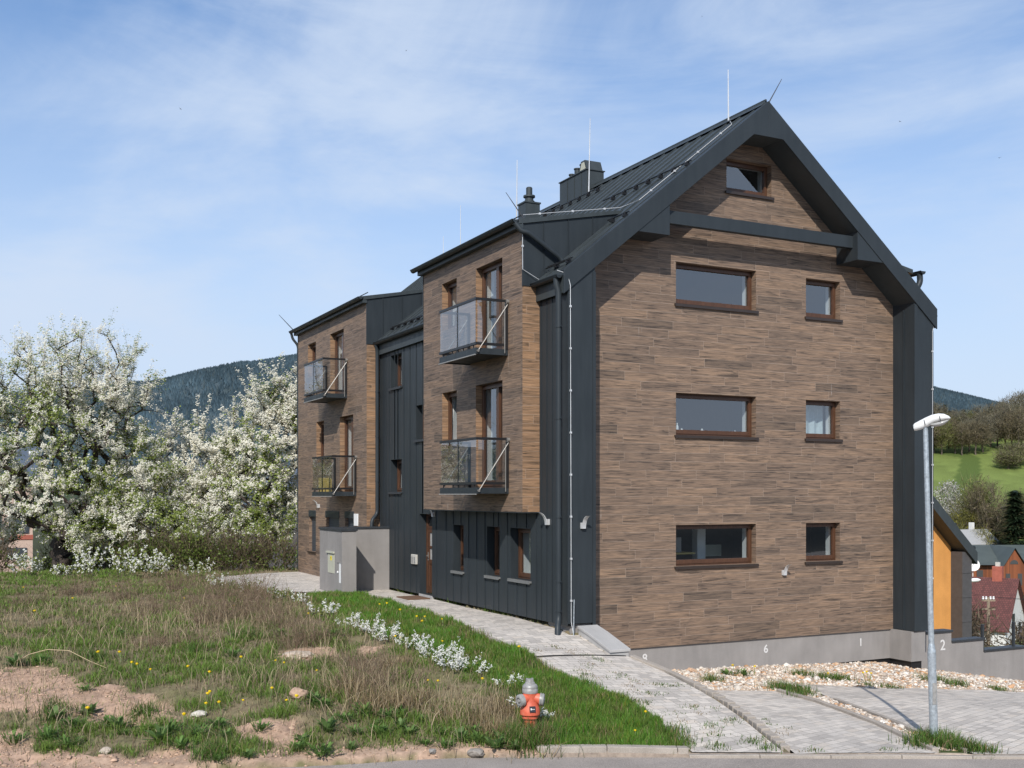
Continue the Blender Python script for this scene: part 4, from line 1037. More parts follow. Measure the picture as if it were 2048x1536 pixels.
mb = MB(); mb.box(-2.4645, -2.462, 9.22, 9.38, -1.80, -1.68); mb.build('hazard_sticker', M['yellow'], d_)
mb = MB(); y0 = 9.30
mb.add([(-2.4655, y0 + .02, -1.69), (-2.4655, y0 - .02, -1.72), (-2.4655, y0 + .005, -1.735), (-2.4655, y0 - .015, -1.79), (-2.4655, y0 + .035, -1.725), (-2.4655, y0 + .01, -1.715)], [(0, 1, 2), (2, 3, 4), (4, 5, 2), (5, 0, 2)]); mb.build('bolt_symbol', M['plate'], d_)
mb = MB(); mb.box(-2.455, -2.449, 8.46, 8.60, -2.37, -1.83); sl = mb.build('slot', M['white'], R_)
mb = MB(); mb.box(-2.452, -2.447, 8.60, 8.74, -2.30, -1.83); mb.box(-2.47, -2.449, 8.44, 8.76, -1.83, -1.81); mb.build('slot_panel', M['render'], sl)  # wall-coloured panel beside the slot with a ledge above
mb = MB(); mb.lathe([(0.035, 0), (0.035, 0.02), (0.02, 0.03)], (-2.45, 8.70, -2.09), 12, (-1, 0, 0)); mb.build('round_knob', M['white'], sl)
# low sloping concrete cheek wall where the path meets the gable
mb = MB(); prof = [(-0.70, -2.70), (-1.13, -2.79), (-1.92, -3.02), (-1.92, -4.3), (-0.70, -4.3)]
mb.prism(prof, -0.41, 0.02, 'x'); o = mb.build('cheek_wall', M['concrete'], bevel=0.012); tag(o, 'low light concrete cheek wall sloping down below the gable corner', 'wall')
mb = MB(); mb.prism([(-0.70, -2.64), (-1.13, -2.74), (-1.95, -2.975), (-1.95, -3.03), (-1.13, -2.795), (-0.70, -2.70)], -0.43, 0.04, 'x'); mb.build('coping', M['concrete'], None, bevel=0.008)
c_ = bpy.data.objects['coping.001']; c_.parent = o
# stepped garden wall right of the house
R_ = empty('stepped_wall', (11.5, 0.1, -4.6), 'grey rendered garden wall stepping down right of the gable with number 2', 'wall')
mb = MB(); cp = MB(); st = [(9.42, 10.98, -3.49), (10.98, 12.15, -3.76), (12.15, 13.75, -4.07), (13.75, 15.6, -4.45), (15.6, 18, -4.8)]
for i, (a, b, z) in enumerate(st): mb.box(a, b, 0.0 + 0.001 * i, 0.25 + 0.001 * i, -6.2, z); cp.box(a - (0 if i == 0 else -0.0), b + 0.03, -0.035, 0.285, z, z + 0.055)
mb.build('rendered_body', M['render'], R_); cp.build('coping', M['capmetal'], R_, bevel=0.006)
number('2', 10.58, -3.93, 0.27, -0.004, R_)
for u, z in ((12.02 + 0.25, -4.02), (13.45, -4.02)):
    mb = MB(); mb.box(u - 0.03, u + 0.03, 0.10, 0.16, z - 0.3, z + 0.62); mb.box(u - 0.034, u + 0.034, 0.096, 0.164, z + 0.62, z + 0.64); mb.build('post', M['capmetal'], R_)
# doormat
mb = MB()
mb.box(-1.32, -0.70, 6.40, 7.25, hz(*sd_of(-1.0, 6.8)) + 0.002, hz(*sd_of(-1.0, 6.8)) + 0.03); tag(mb.build('doormat', M['mat'], bevel=0.01), 'brown coir doormat on the paving before the entrance door', 'doormat')
mb = MB(); mb.box(-1.62, -1.32, 12.9, 13.30, 0.075, 0.52); mb.box(-1.60, -1.34, 12.92, 13.28, 0.52, 0.53); tag(mb.build('crate', M['tan'], bevel=0.01), 'tan yellow crate standing behind glass on the far lower balcony', 'crate')
# ornaments on the sill of the middle large window
for i, (u, r, h) in enumerate(((2.62, 0.05, 0.13), (2.74, 0.035, 0.2), (2.86, 0.045, 0.08), (3.42, 0.04, 0.09), (4.35, 0.03, 0.07))):
    mb = MB(); mb.lathe([(r * .7, 0), (r, h * .3), (r * .8, h * .6), (r * .35, h * .8), (r * .5, h)], (u, 0.32, 1.412), 12)
    tag(mb.build('ornament', M['white'], smooth=True), ['stubby white pot at the left end of the middle large window sill', 'tall slim white vase second on the middle window sill', 'small low white pot third on the middle window sill', 'white pot standing alone near the centre of the middle sill', 'tiny white pot at the right end of the middle sill'][i], 'ornament', 'white ornaments on the window sill')
# street lamp
LS, LD = 6.27, 16.15
base = sp(LS, LD, -0.05)
R_ = empty('street_lamp', base, 'galvanised street lamp with a white head in front of the gable', 'street lamp')
lean = Vector((-0.10, 0.0, 0)); hgt = 4.70
rt = Vector((CA, -SA, 0)); fw = Vector((SA, CA, 0))
top = base + Vector((0, 0, hgt)) - rt * 0.13
mb = MB(); mid = base.lerp(top, 0.46 * 0 + 1.40 / hgt); mb.tube([base, mid], 0.060, 16); mb.tube([mid, mid + (top - base).normalized() * 0.05, mid + (top - base).normalized() * 0.12], [0.060, 0.054, 0.043], 16); mb.tube([mid + (top - base).normalized() * 0.11, top], [0.042, 0.036], 16)
mb.build('pole', M['galv'], R_, smooth=True)
mb = MB(); pa = base + Vector((0, 0, 0.62)) - rt * 0.018 - fw * 0.0575; mb.add([pa + rt * a + fw * (abs(a) * .55) + Vector((0, 0, b)) for a, b in ((-.032, 0), (.032, 0), (.032, .34), (-.032, .34))], [(0, 1, 2, 3)]); mb.add([pa - fw * .006 + rt * a + Vector((0, 0, b)) for a, b in ((-.03, .01), (.03, .01), (.03, .33), (-.03, .33))], [(0, 1, 2, 3)]); mb.build('access_door', M['alu'], R_)
mb = MB(); mb.tube([top - Vector((0, 0, 0.06)), top + Vector((0, 0, 0.10))], 0.032, 12); mb.build('spigot', M['galv'], R_, smooth=True)
# the head: an elongated shell
def shell(prof_top, prof_bot, halfw, n=10):
    vs = []; m = len(prof_top)
    for i in range(m):
        t, zt = prof_top[i]; _, zb = prof_bot[i]; w = halfw[i]
        for k in range(n):
            a = 2 * math.pi * k / n; cy, sy = math.cos(a), math.sin(a)
            zc = (zt + zb) / 2; hh = (zt - zb) / 2
            vs.append((t, w * cy, zc + hh * (abs(sy) ** 0.7) * (1 if sy >= 0 else -1)))
    fs = [tuple(range(n)), tuple(range((m - 1) * n, m * n))]
    for i in range(m - 1):
        for k in range(n): fs.append((i * n + k, i * n + (k + 1) % n, (i + 1) * n + (k + 1) % n, (i + 1) * n + k))
    return vs, fs
hd = (rt * 0.92 - fw * 0.40).normalized(); sd_ = Vector((-hd.y, hd.x, 0)); tilt = math.radians(13)
up = (Vector((0, 0, 1)) * math.cos(tilt) - hd * math.sin(tilt)); ax = hd * math.cos(tilt) + Vector((0, 0, 1)) * math.sin(tilt)
org = top + Vector((0, 0, 0.07))
def place(vs): return [org + (ax * p[0] + sd_ * p[1] + up * p[2]) * 0.84 for p in vs]
ts = [-0.20, -0.17, -0.08, 0.03, 0.14, 0.25, 0.34, 0.40, 0.425]
vs, fs = shell([(t, z) for t, z in zip(ts, (0.05, 0.075, 0.10, 0.13, 0.15, 0.145, 0.115, 0.065, 0.03))], [(t, z) for t, z in zip(ts, (-0.05, -0.06, -0.06, -0.04, -0.005, 0.0, 0.0, 0.0, 0.01))], (0.06, 0.075, 0.085, 0.10, 0.115, 0.12, 0.105, 0.07, 0.02), 16)
mb = MB(); mb.add(place(vs), fs); mb.build('lamp_housing', M['lampwhite'], R_, smooth=True, angle=60)
ts = [0.06, 0.10, 0.16, 0.24, 0.31, 0.37, 0.40]
vs, fs = shell([(t, 0.0) for t in ts], [(t, z) for t, z in zip(ts, (-0.01, -0.05, -0.075, -0.08, -0.065, -0.035, -0.005))], (0.05, 0.085, 0.105, 0.11, 0.10, 0.07, 0.03), 16)
mb = MB(); mb.add(place(vs), fs); mb.build('lamp_diffuser', M['lampglass'], R_, smooth=True, angle=60)
mb = MB()
for t, w in ((0.0, 0.099), (0.26, 0.121)): mb.tube([org + (ax * t + sd_ * (-w - 0.002) + up * 0.09) * .84, org + (ax * t + sd_ * (-w - 0.002) + up * -0.01) * .84], 0.005, 6)
mb.build('latch', M['black'], R_)
# hydrant
HS, HD = 0.265, 16.0
base = sp(HS, HD, 0.15)
zt = -2.685
H_ = empty('fire_hydrant', base, 'red fire hydrant with grey cap standing in the grass', 'fire hydrant')
bz = base.z; cx, cy = base.x, base.y
mb = MB(); mb.lathe([(0.085, -0.3), (0.085, 0.12), (0.12, 0.13), (0.12, 0.165), (0.148, 0.185), (0.150, 0.23), (0.135, 0.30), (0.110, 0.36), (0.102, 0.42), (0.108, 0.49), (0.112, 0.50)], (cx, cy, bz), 24)
dl = (-rt * 0.80 - fw * 0.60).normalized(); dr_ = (rt * 0.95 - fw * 0.10).normalized()
zc = bz + 0.425
for dv in (dl, dr_): mb.tube([Vector((cx, cy, zc)) + dv * 0.03, Vector((cx, cy, zc - 0.005)) + dv * 0.10, Vector((cx, cy, zc - 0.02)) + dv * 0.150], [0.078, 0.074, 0.080], 18)
mb.build('body', M['red'], H_, smooth=True, angle=50)
for dv in (dl, dr_):
    d3 = (dv + Vector((0, 0, -0.10))).normalized()
    mb = MB(); mb.lathe([(0.086, 0), (0.096, 0.006), (0.096, 0.022), (0.086, 0.028), (0.086, 0.034), (0.094, 0.040), (0.090, 0.060), (0.074, 0.072), (0.050, 0.072), (0.046, 0.055), (0.026, 0.055), (0.024, 0.078), (0.012, 0.082)], Vector((cx, cy, zc - 0.02)) + dv * 0.140, 20, d3); mb.build('outlet_cap', M['alu'], H_, smooth=True, angle=40)
mb = MB(); mb.lathe([(0.113, 0.498), (0.116, 0.505), (0.116, 0.56), (0.112, 0.566), (0.115, 0.572), (0.113, 0.60), (0.095, 0.625), (0.075, 0.635), (0.072, 0.655), (0.058, 0.662), (0.052, 0.70), (0.045, 0.705)], (cx, cy, bz), 24); mb.build('bonnet', M['alu'], H_, smooth=True, angle=35)
mb = MB()
for k in range(3):
    a = k * 2.09 + 0.4; mb.box(cx + 0.048 * math.cos(a) - 0.012, cx + 0.048 * math.cos(a) + 0.012, cy + 0.048 * math.sin(a) - 0.012, cy + 0.048 * math.sin(a) + 0.012, bz + 0.655, bz + 0.712)
mb.build('spindle_lugs', M['alu'], H_)
fd = (-fw * 0.97 + rt * 0.22).normalized(); pd = Vector((-fd.y, fd.x, 0)); 
def plq(w, h, zoff, n, sh=0.0):
    c = Vector((cx, cy, bz + 0.285 + zoff)) + fd * n + pd * sh; u2 = (Vector((0, 0, 1)) - fd * 0.22).normalized()
    return [c - pd * w - u2 * h, c + pd * w - u2 * h, c + pd * w + u2 * h, c - pd * w + u2 * h]
mb = MB(); mb.add(plq(0.045, 0.042, 0, 0.152) + [p + fd * 0.008 for p in plq(0.045, 0.042, 0, 0.152)], [(0, 1, 2, 3), (4, 5, 6, 7), (0, 1, 5, 4), (1, 2, 6, 5), (2, 3, 7, 6), (3, 0, 4, 7)]); pl = mb.build('plate', M['plate'], H_)
mb = MB(); 
for (w, h, zo, s_) in ((0.010, 0.014, 0.002, -0.020), (0.008, 0.005, -0.002, 0.002), (0.008, 0.005, -0.002, 0.022), (0.026, 0.002, -0.022, 0.0)): mb.add(plq(w, h, zo, 0.1615, s_), [(0, 1, 2, 3)])
mb.build('plate_marks', M['paint'], pl)
# bent dry stem over the bare soil
mb = MB(); mb.tube([sp(-8.75, 19.1, 0.0), sp(-8.45, 19.0, 0.22), sp(-8.1, 18.95, 0.33), sp(-7.7, 18.9, 0.30), sp(-7.3, 18.8, 0.16), sp(-6.95, 18.7, 0.03)], [0.007, 0.007, 0.006, 0.006, 0.005, 0.004], 6); tag(mb.build('bent_reed', M['straw'], smooth=True), 'long bent pale dry stem arching above the bare soil', 'reed')
# green tube A-frame under the trees
mb = MB(); a = sp(-7.6, 39.0); tp = a + Vector((0, 0, 0.85))
for (dx, dy) in ((-0.28, 0.1), (0.22, -0.1), (0.05, 0.3)): mb.tube([a + Vector((dx, dy, 0)), tp + Vector((dx * .15, dy * .15, 0))], 0.014, 6)
tag(mb.build('tube_frame', M['greenpaint']), 'thin green tube frame standing below the white trees beside the house', 'frame')
# birds
def bird(pos, s, roll, label):
    mb = MB(); 
    mb.add([(-.5, 0, 0), (-.2, .08, .02), (.25, .09, .02), (.5, .04, .05), (.62, 0, .04), (.25, -.09, .02), (-.2, -.08, .02), (0, 0, -.09), (0, 0, .1)], [(0, 1, 8), (1, 2, 8), (2, 3, 8), (3, 4, 8), (4, 5, 8), (5, 6, 8), (6, 0, 8), (1, 0, 7), (2, 1, 7), (3, 2, 7), (4, 3, 7), (5, 4, 7), (6, 5, 7), (0, 6, 7)])
    mb.add([(.2, .05, .05), (-.12, .05, .04), (-.05, .55, .22), (-.3, 1.0, .12), (.08, .6, .2)], [(0, 1, 2, 4), (2, 3, 4)]); mb.add([(.2, -.05, .05), (-.12, -.05, .04), (-.05, -.55, .22), (-.3, -1.0, .12), (.08, -.6, .2)], [(0, 4, 2, 1), (2, 4, 3)])
    mb.add([(-.4, .05, .02), (-.4, -.05, .02), (-.75, -.1, .03), (-.75, .1, .03)], [(0, 1, 2, 3)])
    o = mb.build('bird', M['bird'], local=True); o.location = pos; o.scale = (s,) * 3; o.rotation_euler = (roll, 0.1, 1.2 + roll); tag(o, label, 'bird', 'birds in the sky')
def air(s, d, z): return Vector((*uv_of(s, d), z))
bird(air(-18.3, 60, 21.3), 0.11, 0.6, 'small dark bird high above the blossoming tree'); bird(air(-6.8, 70, 28.6), 0.09, -0.5, 'tiny dark bird in the upper middle of the sky')
bird(air(21.4, 60, 20.6), 0.10, 0.3, 'small bird in the sky right of the roof ridge'); bird(air(26.9, 60, 18.6), 0.12, -0.2, 'small bird at the far right edge of the sky'); bird(air(13.1, 75, 33.0), 0.07, 0.2, 'tiny bird at the top of the sky above the gable')
# ---------------------------------------------------------------- neighbouring houses
class Loc:
    """local frame: a along the ridge, b across, placed at (s, d) and turned by ang in plan"""
    def __init__(s, s0, d0, ang): s.s0, s.d0, s.c, s.n = s0, d0, math.cos(ang), math.sin(ang)
    def P(s, a, b, z):
        x, y = uv_of(s.s0 + a * s.c - b * s.n, s.d0 + a * s.n + b * s.c); return (x, y, z)
    def box(s, mb, a0, a1, b0, b1, z0, z1):
        return mb.add([s.P(*p) for p in ((a0,b0,z0),(a1,b0,z0),(a1,b1,z0),(a0,b1,z0),(a0,b0,z1),(a1,b0,z1),(a1,b1,z1),(a0,b1,z1))],
                      [(0,3,2,1),(4,5,6,7),(0,1,5,4),(1,2,6,5),(2,3,7,6),(3,0,4,7)])
    def poly(s, mb, pts): return mb.add([s.P(*p) for p in pts], [tuple(range(len(pts)))])
def uv_plane(o, du, dv):
    """pattern coordinates from two world directions"""
    me = o.data; L = me.uv_layers[0]; du, dv = Vector(du), Vector(dv)
    for l in me.loops:
        c = me.vertices[l.vertex_index].co; L.data[l.index].uv = (c.dot(du), c.dot(dv))
def gable_house(name, label, F, L, W, z0, ze, zr, wm, rm, over=0.35, cat='house', gable=None):
    R = empty(name, Vector(F.P(L / 2, 0, z0)), label, cat)
    mb = MB(); h = W / 2
    F.poly(mb, [(0, -h, z0), (0, h, z0), (0, h, ze), (0, 0, zr), (0, -h, ze)]); F.poly(mb, [(L, -h, z0), (L, h, z0), (L, h, ze), (L, 0, zr), (L, -h, ze)])
    F.poly(mb, [(0, -h, z0), (L, -h, z0), (L, -h, ze), (0, -h, ze)]); F.poly(mb, [(0, h, z0), (L, h, z0), (L, h, ze), (0, h, ze)])
    mb.build('wall', wm, R)
    k = (zr - ze) / h
    for sg in (-1, 1):
        mb = MB(); hh = h + over
        top = [(-over, 0, zr + .12), (L + over, 0, zr + .12), (L + over, sg * hh, ze - k * over + .12), (-over, sg * hh, ze - k * over + .12)]
        bot = [(a, b, z - .14) for a, b, z in top]
        mb.add([F.P(*p) for p in top + bot], [(0, 1, 2, 3), (4, 5, 6, 7), (0, 1, 5, 4), (1, 2, 6, 5), (2, 3, 7, 6), (3, 0, 4, 7)])
        o = mb.build('roof_slope', rm, R)
        A, Bv, Cv = Vector(F.P(*top[0])), Vector(F.P(*top[1])), Vector(F.P(*top[3])); uv_plane(o, (Bv - A).normalized(), (Cv - A).normalized())
    return R
def add_box(F, R, name, mat, *a, bevel=0):
    mb = MB(); F.box(mb, *a); return mb.build(name, mat, R, bevel=bevel)
# orange house behind the gable, on its own axes parallel to ours
Y0, YL, YR = 12.3, 15.2, 25.6
R = empty('orange_house', (20.4, 18, -9), 'orange house with dark gable roof just behind the right fin', 'house')
ry = lambda u: 2.53 - 0.92 * abs(u - 20.4)
mb = MB(); mb.add([(15.9, Y0, -11), (24.95, Y0, -11), (24.95, Y0, ry(24.95) - .3), (20.4, Y0, ry(20.4) - .3), (15.9, Y0, ry(15.9) - .3)], [(0, 1, 2, 3, 4)])
mb.build('wall', M['orange'], R)
mb = MB(); mb.box(24.95, 25.5, 11.72, 28, -11, ry(25.3) - .35); mb.box(15.3, 15.9, 11.72, 28, -11, ry(15.6) - .35); mb.box(16, 24.9, 12.9, 27.9, -11, -2)
for z in (-3.2, -4.2, -5.2, -6.2): mb.box(24.945, 25.505, 11.70, 28, z, z + 0.012)
mb.build('side_wall', M['greyslate'], R)
mb = MB(); mb.prism([(15.1, ry(15.1)), (20.4, 2.53), (25.7, ry(25.7)), (25.7, ry(25.7) - .5), (20.4, 2.03), (15.1, ry(15.1) - .5)], 11.6, 28.4); mb.build('roof', M['roofmetal'], R)
mb = MB(); mb.box(24.0, 25.95, 14.0, 19, -2.9, -0.4); mb.build('dormer', M['metal'], R)
mb = MB(); mb.tube([(25.85, 11.9, -2.2), (25.85, 28, -2.2)], 0.10, 8); mb.tube([(25.95, 13.8, -0.6), (26.1, 13.8, -1.0), (26.05, 13.7, -1.5), (25.7, 13.6, -1.8)], 0.07, 8); mb.build('gutter', M['metal'], R)
mb = MB(); mb.box(24.6, 24.95, 12.2, 12.32, -11, -6.05); mb.build('plinth', M['render'], R)
# dark red roofed house in the valley
F = Loc(60.2, 130, math.radians(143))
R = gable_house('red_roof_house', 'white gabled house under dark red tiles below the wooden barn', F, 16, 10, -19, -15.4, -10.1, M['cream'], M['redroof'], 0.45)
add_box(F, R, 'window', M['metal'], -0.06, 0.0, 0.6, 1.9, -15.6, -14.1); add_box(F, R, 'window', M['metal'], -0.06, 0.0, -2.4, -1.4, -16.6, -15.4)
F2 = Loc(57.6, 124.5, math.radians(143)); mb = MB()
mb.add([F.P(-0.3, -4.6, -15.6), F.P(7, -4.6, -15.6), F.P(7, -8.4, -17.7), F.P(-0.3, -8.4, -17.7)], [(0, 1, 2, 3)]); o = mb.build('porch_roof', M['redroof'], R)
add_box(F, R, 'porch', M['cream'], 0, 6.8, -8, -5, -20, -17.3)
for a, b in ((7.4, 0.6), (2.0, -.1)):
    c = add_box(F, R, 'chimney', M['brick'], a - .55, a + .55, b - .5, b + .5, -12, -8.0 if a > 5 else -8.6); add_box(F, c, 'chimney_pot', M['rust'], a - .25, a + .25, b - .2, b + .2, -8.6, -7.4 if a > 5 else -8.1)
mb = MB(); ctr = Vector(F.P(5.0, -0.6, -8.6)); nrm = (Vector((*uv_of(0, 0), 0)) - Vector((ctr.x, ctr.y, -12))).normalized() + Vector((0.25, 0, 0.2)); nrm.normalize()
mb.lathe([(0.05, -0.10), (0.45, -0.03), (0.80, 0.10), (0.80, 0.13), (0.45, 0.0), (0.05, -0.06)], ctr, 18, nrm); mb.tube([ctr, ctr - Vector((0, 0, 1.6))], 0.05, 6); mb.tube([ctr, ctr + nrm * 0.6], 0.03, 6); mb.build('satellite_dish', M['cream'], R, smooth=True)
# wooden barn
F = Loc(73.0, 158, 0.05)
R = empty('wooden_barn', Vector(F.P(0, 0, -16)), 'red brown wooden barn with grey green hipped roof', 'barn')
add_box(F, R, 'wall', M['barnwood'], -22, 16, 0, 11, -17, -9.9)
mb = MB(); e = (-22.8, 16.8, -0.9, 11.9); zr, ze = -7.5, -10.1
F.poly(mb, [(e[0], e[2], ze), (e[1], e[2], ze), (10, 5.5, zr), (-8, 5.5, zr)]); F.poly(mb, [(e[0], e[3], ze), (e[1], e[3], ze), (10, 5.5, zr), (-8, 5.5, zr)])
F.poly(mb, [(e[0], e[2], ze), (e[0], e[3], ze), (-8, 5.5, zr)]); F.poly(mb, [(e[1], e[2], ze), (e[1], e[3], ze), (10, 5.5, zr)]); F.poly(mb, [(e[0], e[2], ze), (e[1], e[2], ze), (e[1], e[3], ze), (e[0], e[3], ze)])
mb.build('roof', M['greenroof'], R)
mb = MB(); ga = -0.9
F.poly(mb, [(ga - 1.9, -1.6, -14), (ga + 1.9, -1.6, -14), (ga + 1.9, -1.6, -10.6), (ga, -1.6, -7.75), (ga - 1.9, -1.6, -10.6)]); F.poly(mb, [(ga - 1.9, -1.6, -14), (ga - 1.9, 1, -14), (ga - 1.9, 1, -10.4), (ga - 1.9, -1.6, -10.4)]); F.poly(mb, [(ga + 1.9, -1.6, -14), (ga + 1.9, 1, -14), (ga + 1.9, 1, -10.4), (ga + 1.9, -1.6, -10.4)])
cg = mb.build('cross_gable', M['barnwood'], R)
mb = MB()
for sg in (-1, 1): F.poly(mb, [(ga, -2.0, -7.6), (ga, 5.5, -7.4), (ga + sg * 2.3, 5, -11.1), (ga + sg * 2.3, -2.0, -11.1)])
mb.build('gable_roof', M['greenroof'], cg)
mb = MB(); c = [(ga + 0.62 * math.cos(t), -1.64, -9.95 + 0.62 * math.sin(t)) for t in np.linspace(0, math.pi, 9)]; F.poly(mb, c); mb.build('arched_window', M['room'], cg)
for a in (-1.2, 0.55): add_box(F, cg, 'opening', M['room'], ga + a, ga + a + 0.65, -1.64, -1.60, -13, -11.3)
for a in (-11.8, -8.4, -5.6): add_box(F, R, 'window', M['room'], a, a + 0.9, -0.05, 0.0, -11.9, -10.9)
mb = MB(); mb.tube([F.P(-6.2, 6, -8), F.P(-6.2, 6, -4.6)], 0.22, 10); mb.tube([F.P(-6.2, 6, -4.6), F.P(-6.2, 6, -4.2)], 0.34, 10); mb.build('flue', M['metal'], R)
# white house further back, white extension, brown roofed house, and the pole
F = Loc(70.2, 172, 0.5); R = gable_house('white_house', 'small white house with pale roof half hidden behind the barn', F, 7, 5, -15, -7.6, -5.6, M['cream'], M['lampglass'], 0.3)
add_box(F, R, 'chimney', M['cream'], 4, 4.6, 0.2, .8, -6.5, -4.4)
F = Loc(55.2, 138, 0.1); R = empty('white_annex', Vector(F.P(0, 0, -16)), 'white walled annex left of the dark red roof', 'annex')
mb = MB(); F.box(mb, -4, 2.7, 0, 4, -17, -9.2); mb.build('wall', M['cream'], R); mb = MB(); F.box(mb, -4.3, 3.0, -.3, 4.3, -9.2, -8.95); mb.build('flat_roof', M['rust'], R); add_box(F, R, 'window', M['metal'], 1.0, 1.5, -.05, 0, -11.2, -10.3)
F = Loc(38.6, 77.6, math.radians(-44))
R = gable_house('brown_roof_house', 'white walled house with brown grey roof at the right edge', F, 11, 8.6, -14, -9.4, -7.2, M['cream'], M['brownroof'], 0.8)
add_box(F, R, 'window', M['metal'], -0.05, 0, -3.3, -2.4, -11.6, -10.5)
pb = Vector((*uv_of(43.8, 100), 0)); pb.z = hz(43.8, 100) - 0.2
R = empty('utility_pole', pb, 'weathered utility pole with insulators in front of the red roof', 'pole')
mb = MB(); mb.tube([pb, Vector((pb.x, pb.y, -9.4))], [0.19, 0.13], 10); mb.build('pole_shaft', M['polewood'], R, smooth=True)
r_ = Vector((CA, -SA, 0))
for z in (-9.7, -10.5): mb = MB(); mb.add([Vector((pb.x, pb.y, z)) + r_ * a + Vector((0, -0.12, b)) for a, b in ((-.55, -.07), (.55, -.07), (.55, .07), (-.55, .07))] + [Vector((pb.x, pb.y, z)) + r_ * a + Vector((0, 0.12, b)) for a, b in ((-.55, -.07), (.55, -.07), (.55, .07), (-.55, .07))], [(0, 1, 2, 3), (4, 5, 6, 7), (0, 1, 5, 4), (2, 3, 7, 6), (1, 2, 6, 5), (3, 0, 4, 7)]); mb.build('crossarm', M['polewood'], R)
for a in (-.48, -.2, .2, .48):
    mb = MB(); mb.lathe([(0.05, 0), (0.11, 0.08), (0.07, 0.16), (0.10, 0.24), (0.04, 0.30)], Vector((pb.x, pb.y, -9.62)) + r_ * a, 10); mb.build('insulator', M['lampwhite'], R)
mb = MB()
for a in (-.48, .48):
    A_ = Vector((pb.x, pb.y, -9.35)) + r_ * a; E_ = A_ + Vector((*[(p - q) for p, q in zip(uv_of(40, 6), uv_of(0, 0))], -0.5)); mb.tube([A_.lerp(E_, t) - Vector((0, 0, 1.6 * t * (1 - t) * 2)) for t in np.linspace(0, 1, 9)], 0.014, 5)
mb.build('cable', M['black'], R)
lb = Vector((*uv_of(24.6, 60), hz(24.6, 60)))
R = empty('valley_street_lamp', lb, 'street lamp head peeking out from behind the orange house', 'street lamp')
mb = MB(); lt = Vector((lb.x, lb.y, -4.95)); mb.tube([lb, lt, lt + r_ * 0.25 + Vector((0, 0, .18)), lt + r_ * 0.55 + Vector((0, 0, .24))], [0.07, 0.05, 0.035, 0.03], 8); mb.build('pole', M['galv'], R)
mb = MB(); mb.lathe([(0.03, 0), (0.09, 0.08), (0.115, 0.35), (0.10, 0.6), (0.03, 0.75)], lt + r_ * 0.5 + Vector((0, 0, .23)), 12, (CA, -SA, 0.05)); mb.build('lamp_housing', M['lampwhite'], R, smooth=True)
# houses behind the blossom on the left
F = Loc(-37.9, 55.0, 0.42)
R = empty('pink_house', Vector(F.P(8, 0, -6)), 'pale pink house with dark slatted shutters behind the blossoming tree', 'house')
add_box(F, R, 'wall', M['pink'], 0, 12.5, 0, 9, -8, 1.0)
mb = MB(); F.poly(mb, [(-.5, -.5, 0.9), (13, -.5, 0.9), (13, 4.5, 3.0), (-.5, 4.5, 3.0)]); F.poly(mb, [(-.5, 9.5, 0.9), (13, 9.5, 0.9), (13, 4.5, 3.0), (-.5, 4.5, 3.0)]); F.poly(mb, [(13, -.5, .9), (13, 4.5, 3.0), (13, 9.5, .9)]); mb.build('roof', M['blueroof'], R)
for a, z0, z1 in ((9.9, -2.1, -0.5), (11.3, -2.1, -0.5), (11.2, -3.5, -2.9)): add_box(F, R, 'shutter', M['shutter'], a, a + 1.0, -0.06, 0, z0, z1)
add_box(F, R, 'string_course', M['brick'], 8, 12.52, -0.05, 0.0, -2.45, -2.2)
mb = MB(); mb.tube([F.P(12.6, 3, 0.5), F.P(12.6, 3, 2.3)], 0.18, 10); mb.tube([F.P(12.6, 3, 2.3), F.P(12.6, 3, 2.55)], 0.3, 10); mb.build('flue', M['lampwhite'], R)
F = Loc(-27.5, 78, 0.03)
R = empty('blue_roof_hall', Vector(F.P(8, 0, -8)), 'long hall with blue grey roof glimpsed between the white trees', 'hall')
add_box(F, R, 'wall', M['greyslate'], 0, 20, 0.6, 12, -9, -0.9)
mb = MB(); F.poly(mb, [(-.6, 0, -0.9), (20.6, 0, -0.9), (20.6, 6, 2.3), (-.6, 6, 2.3)]); F.poly(mb, [(-.6, 12, -0.9), (20.6, 12, -0.9), (20.6, 6, 2.3), (-.6, 6, 2.3)]); mb.build('roof', M['blueroof'], R)
add_box(F, R, 'skylight', M['lampwhite'], 4.6, 6.6, 5.2, 6.4, 2.0, 3.0)
# ---------------------------------------------------------------- hills
HPX = np.array([-1.9, -0.75, -0.471, -0.40, -0.333, -0.264, -0.20, -0.12, 0.0, 0.17, 0.31, 0.388, 0.426, 0.453, 0.49, 0.72, 1.9])
HRT = np.array([0.062, 0.087, 0.0965, 0.1005, 0.106, 0.121, 0.131, 0.141, 0.138, 0.122, 0.111, 0.101, 0.0925, 0.0865, 0.079, 0.062, 0.05]) # rise per metre at the crest
t = np.concatenate([np.linspace(-1.9, -0.55, 25), np.linspace(-0.53, -0.12, 90), np.linspace(-0.1, 0.34, 25), np.linspace(0.35, 0.56, 60), np.linspace(0.6, 1.9, 20)])
dd = np.concatenate([np.linspace(520, 1850, 60), [2100, 2500]])
T, DD = np.meshgrid(t, dd)
def hill_z(T, DD):
    zc = np.interp(T, HPX, HRT) * 1850 - 15
    base = -6.0
    f = smooth(480, 1950, DD) ** 0.9 / (smooth(480, 1950, 1850.0) ** 0.9)
    n = (fbm(T * 14 + 3, DD / 260.0, 61) - 0.5) * 26 * smooth(600, 1200, DD) * (1 - smooth(1450, 1800, DD))
    return np.where(DD > 1850, zc - (DD - 1850) * 0.1, base + (zc - base) * f + n)
HZ = hill_z(T, DD); hx, hy = uv_of(T * DD, DD)
nn_ = fbm(T * 60, DD / 60, 71)[..., None]; n2_ = fbm(T * 22, DD / 170, 77)[..., None]
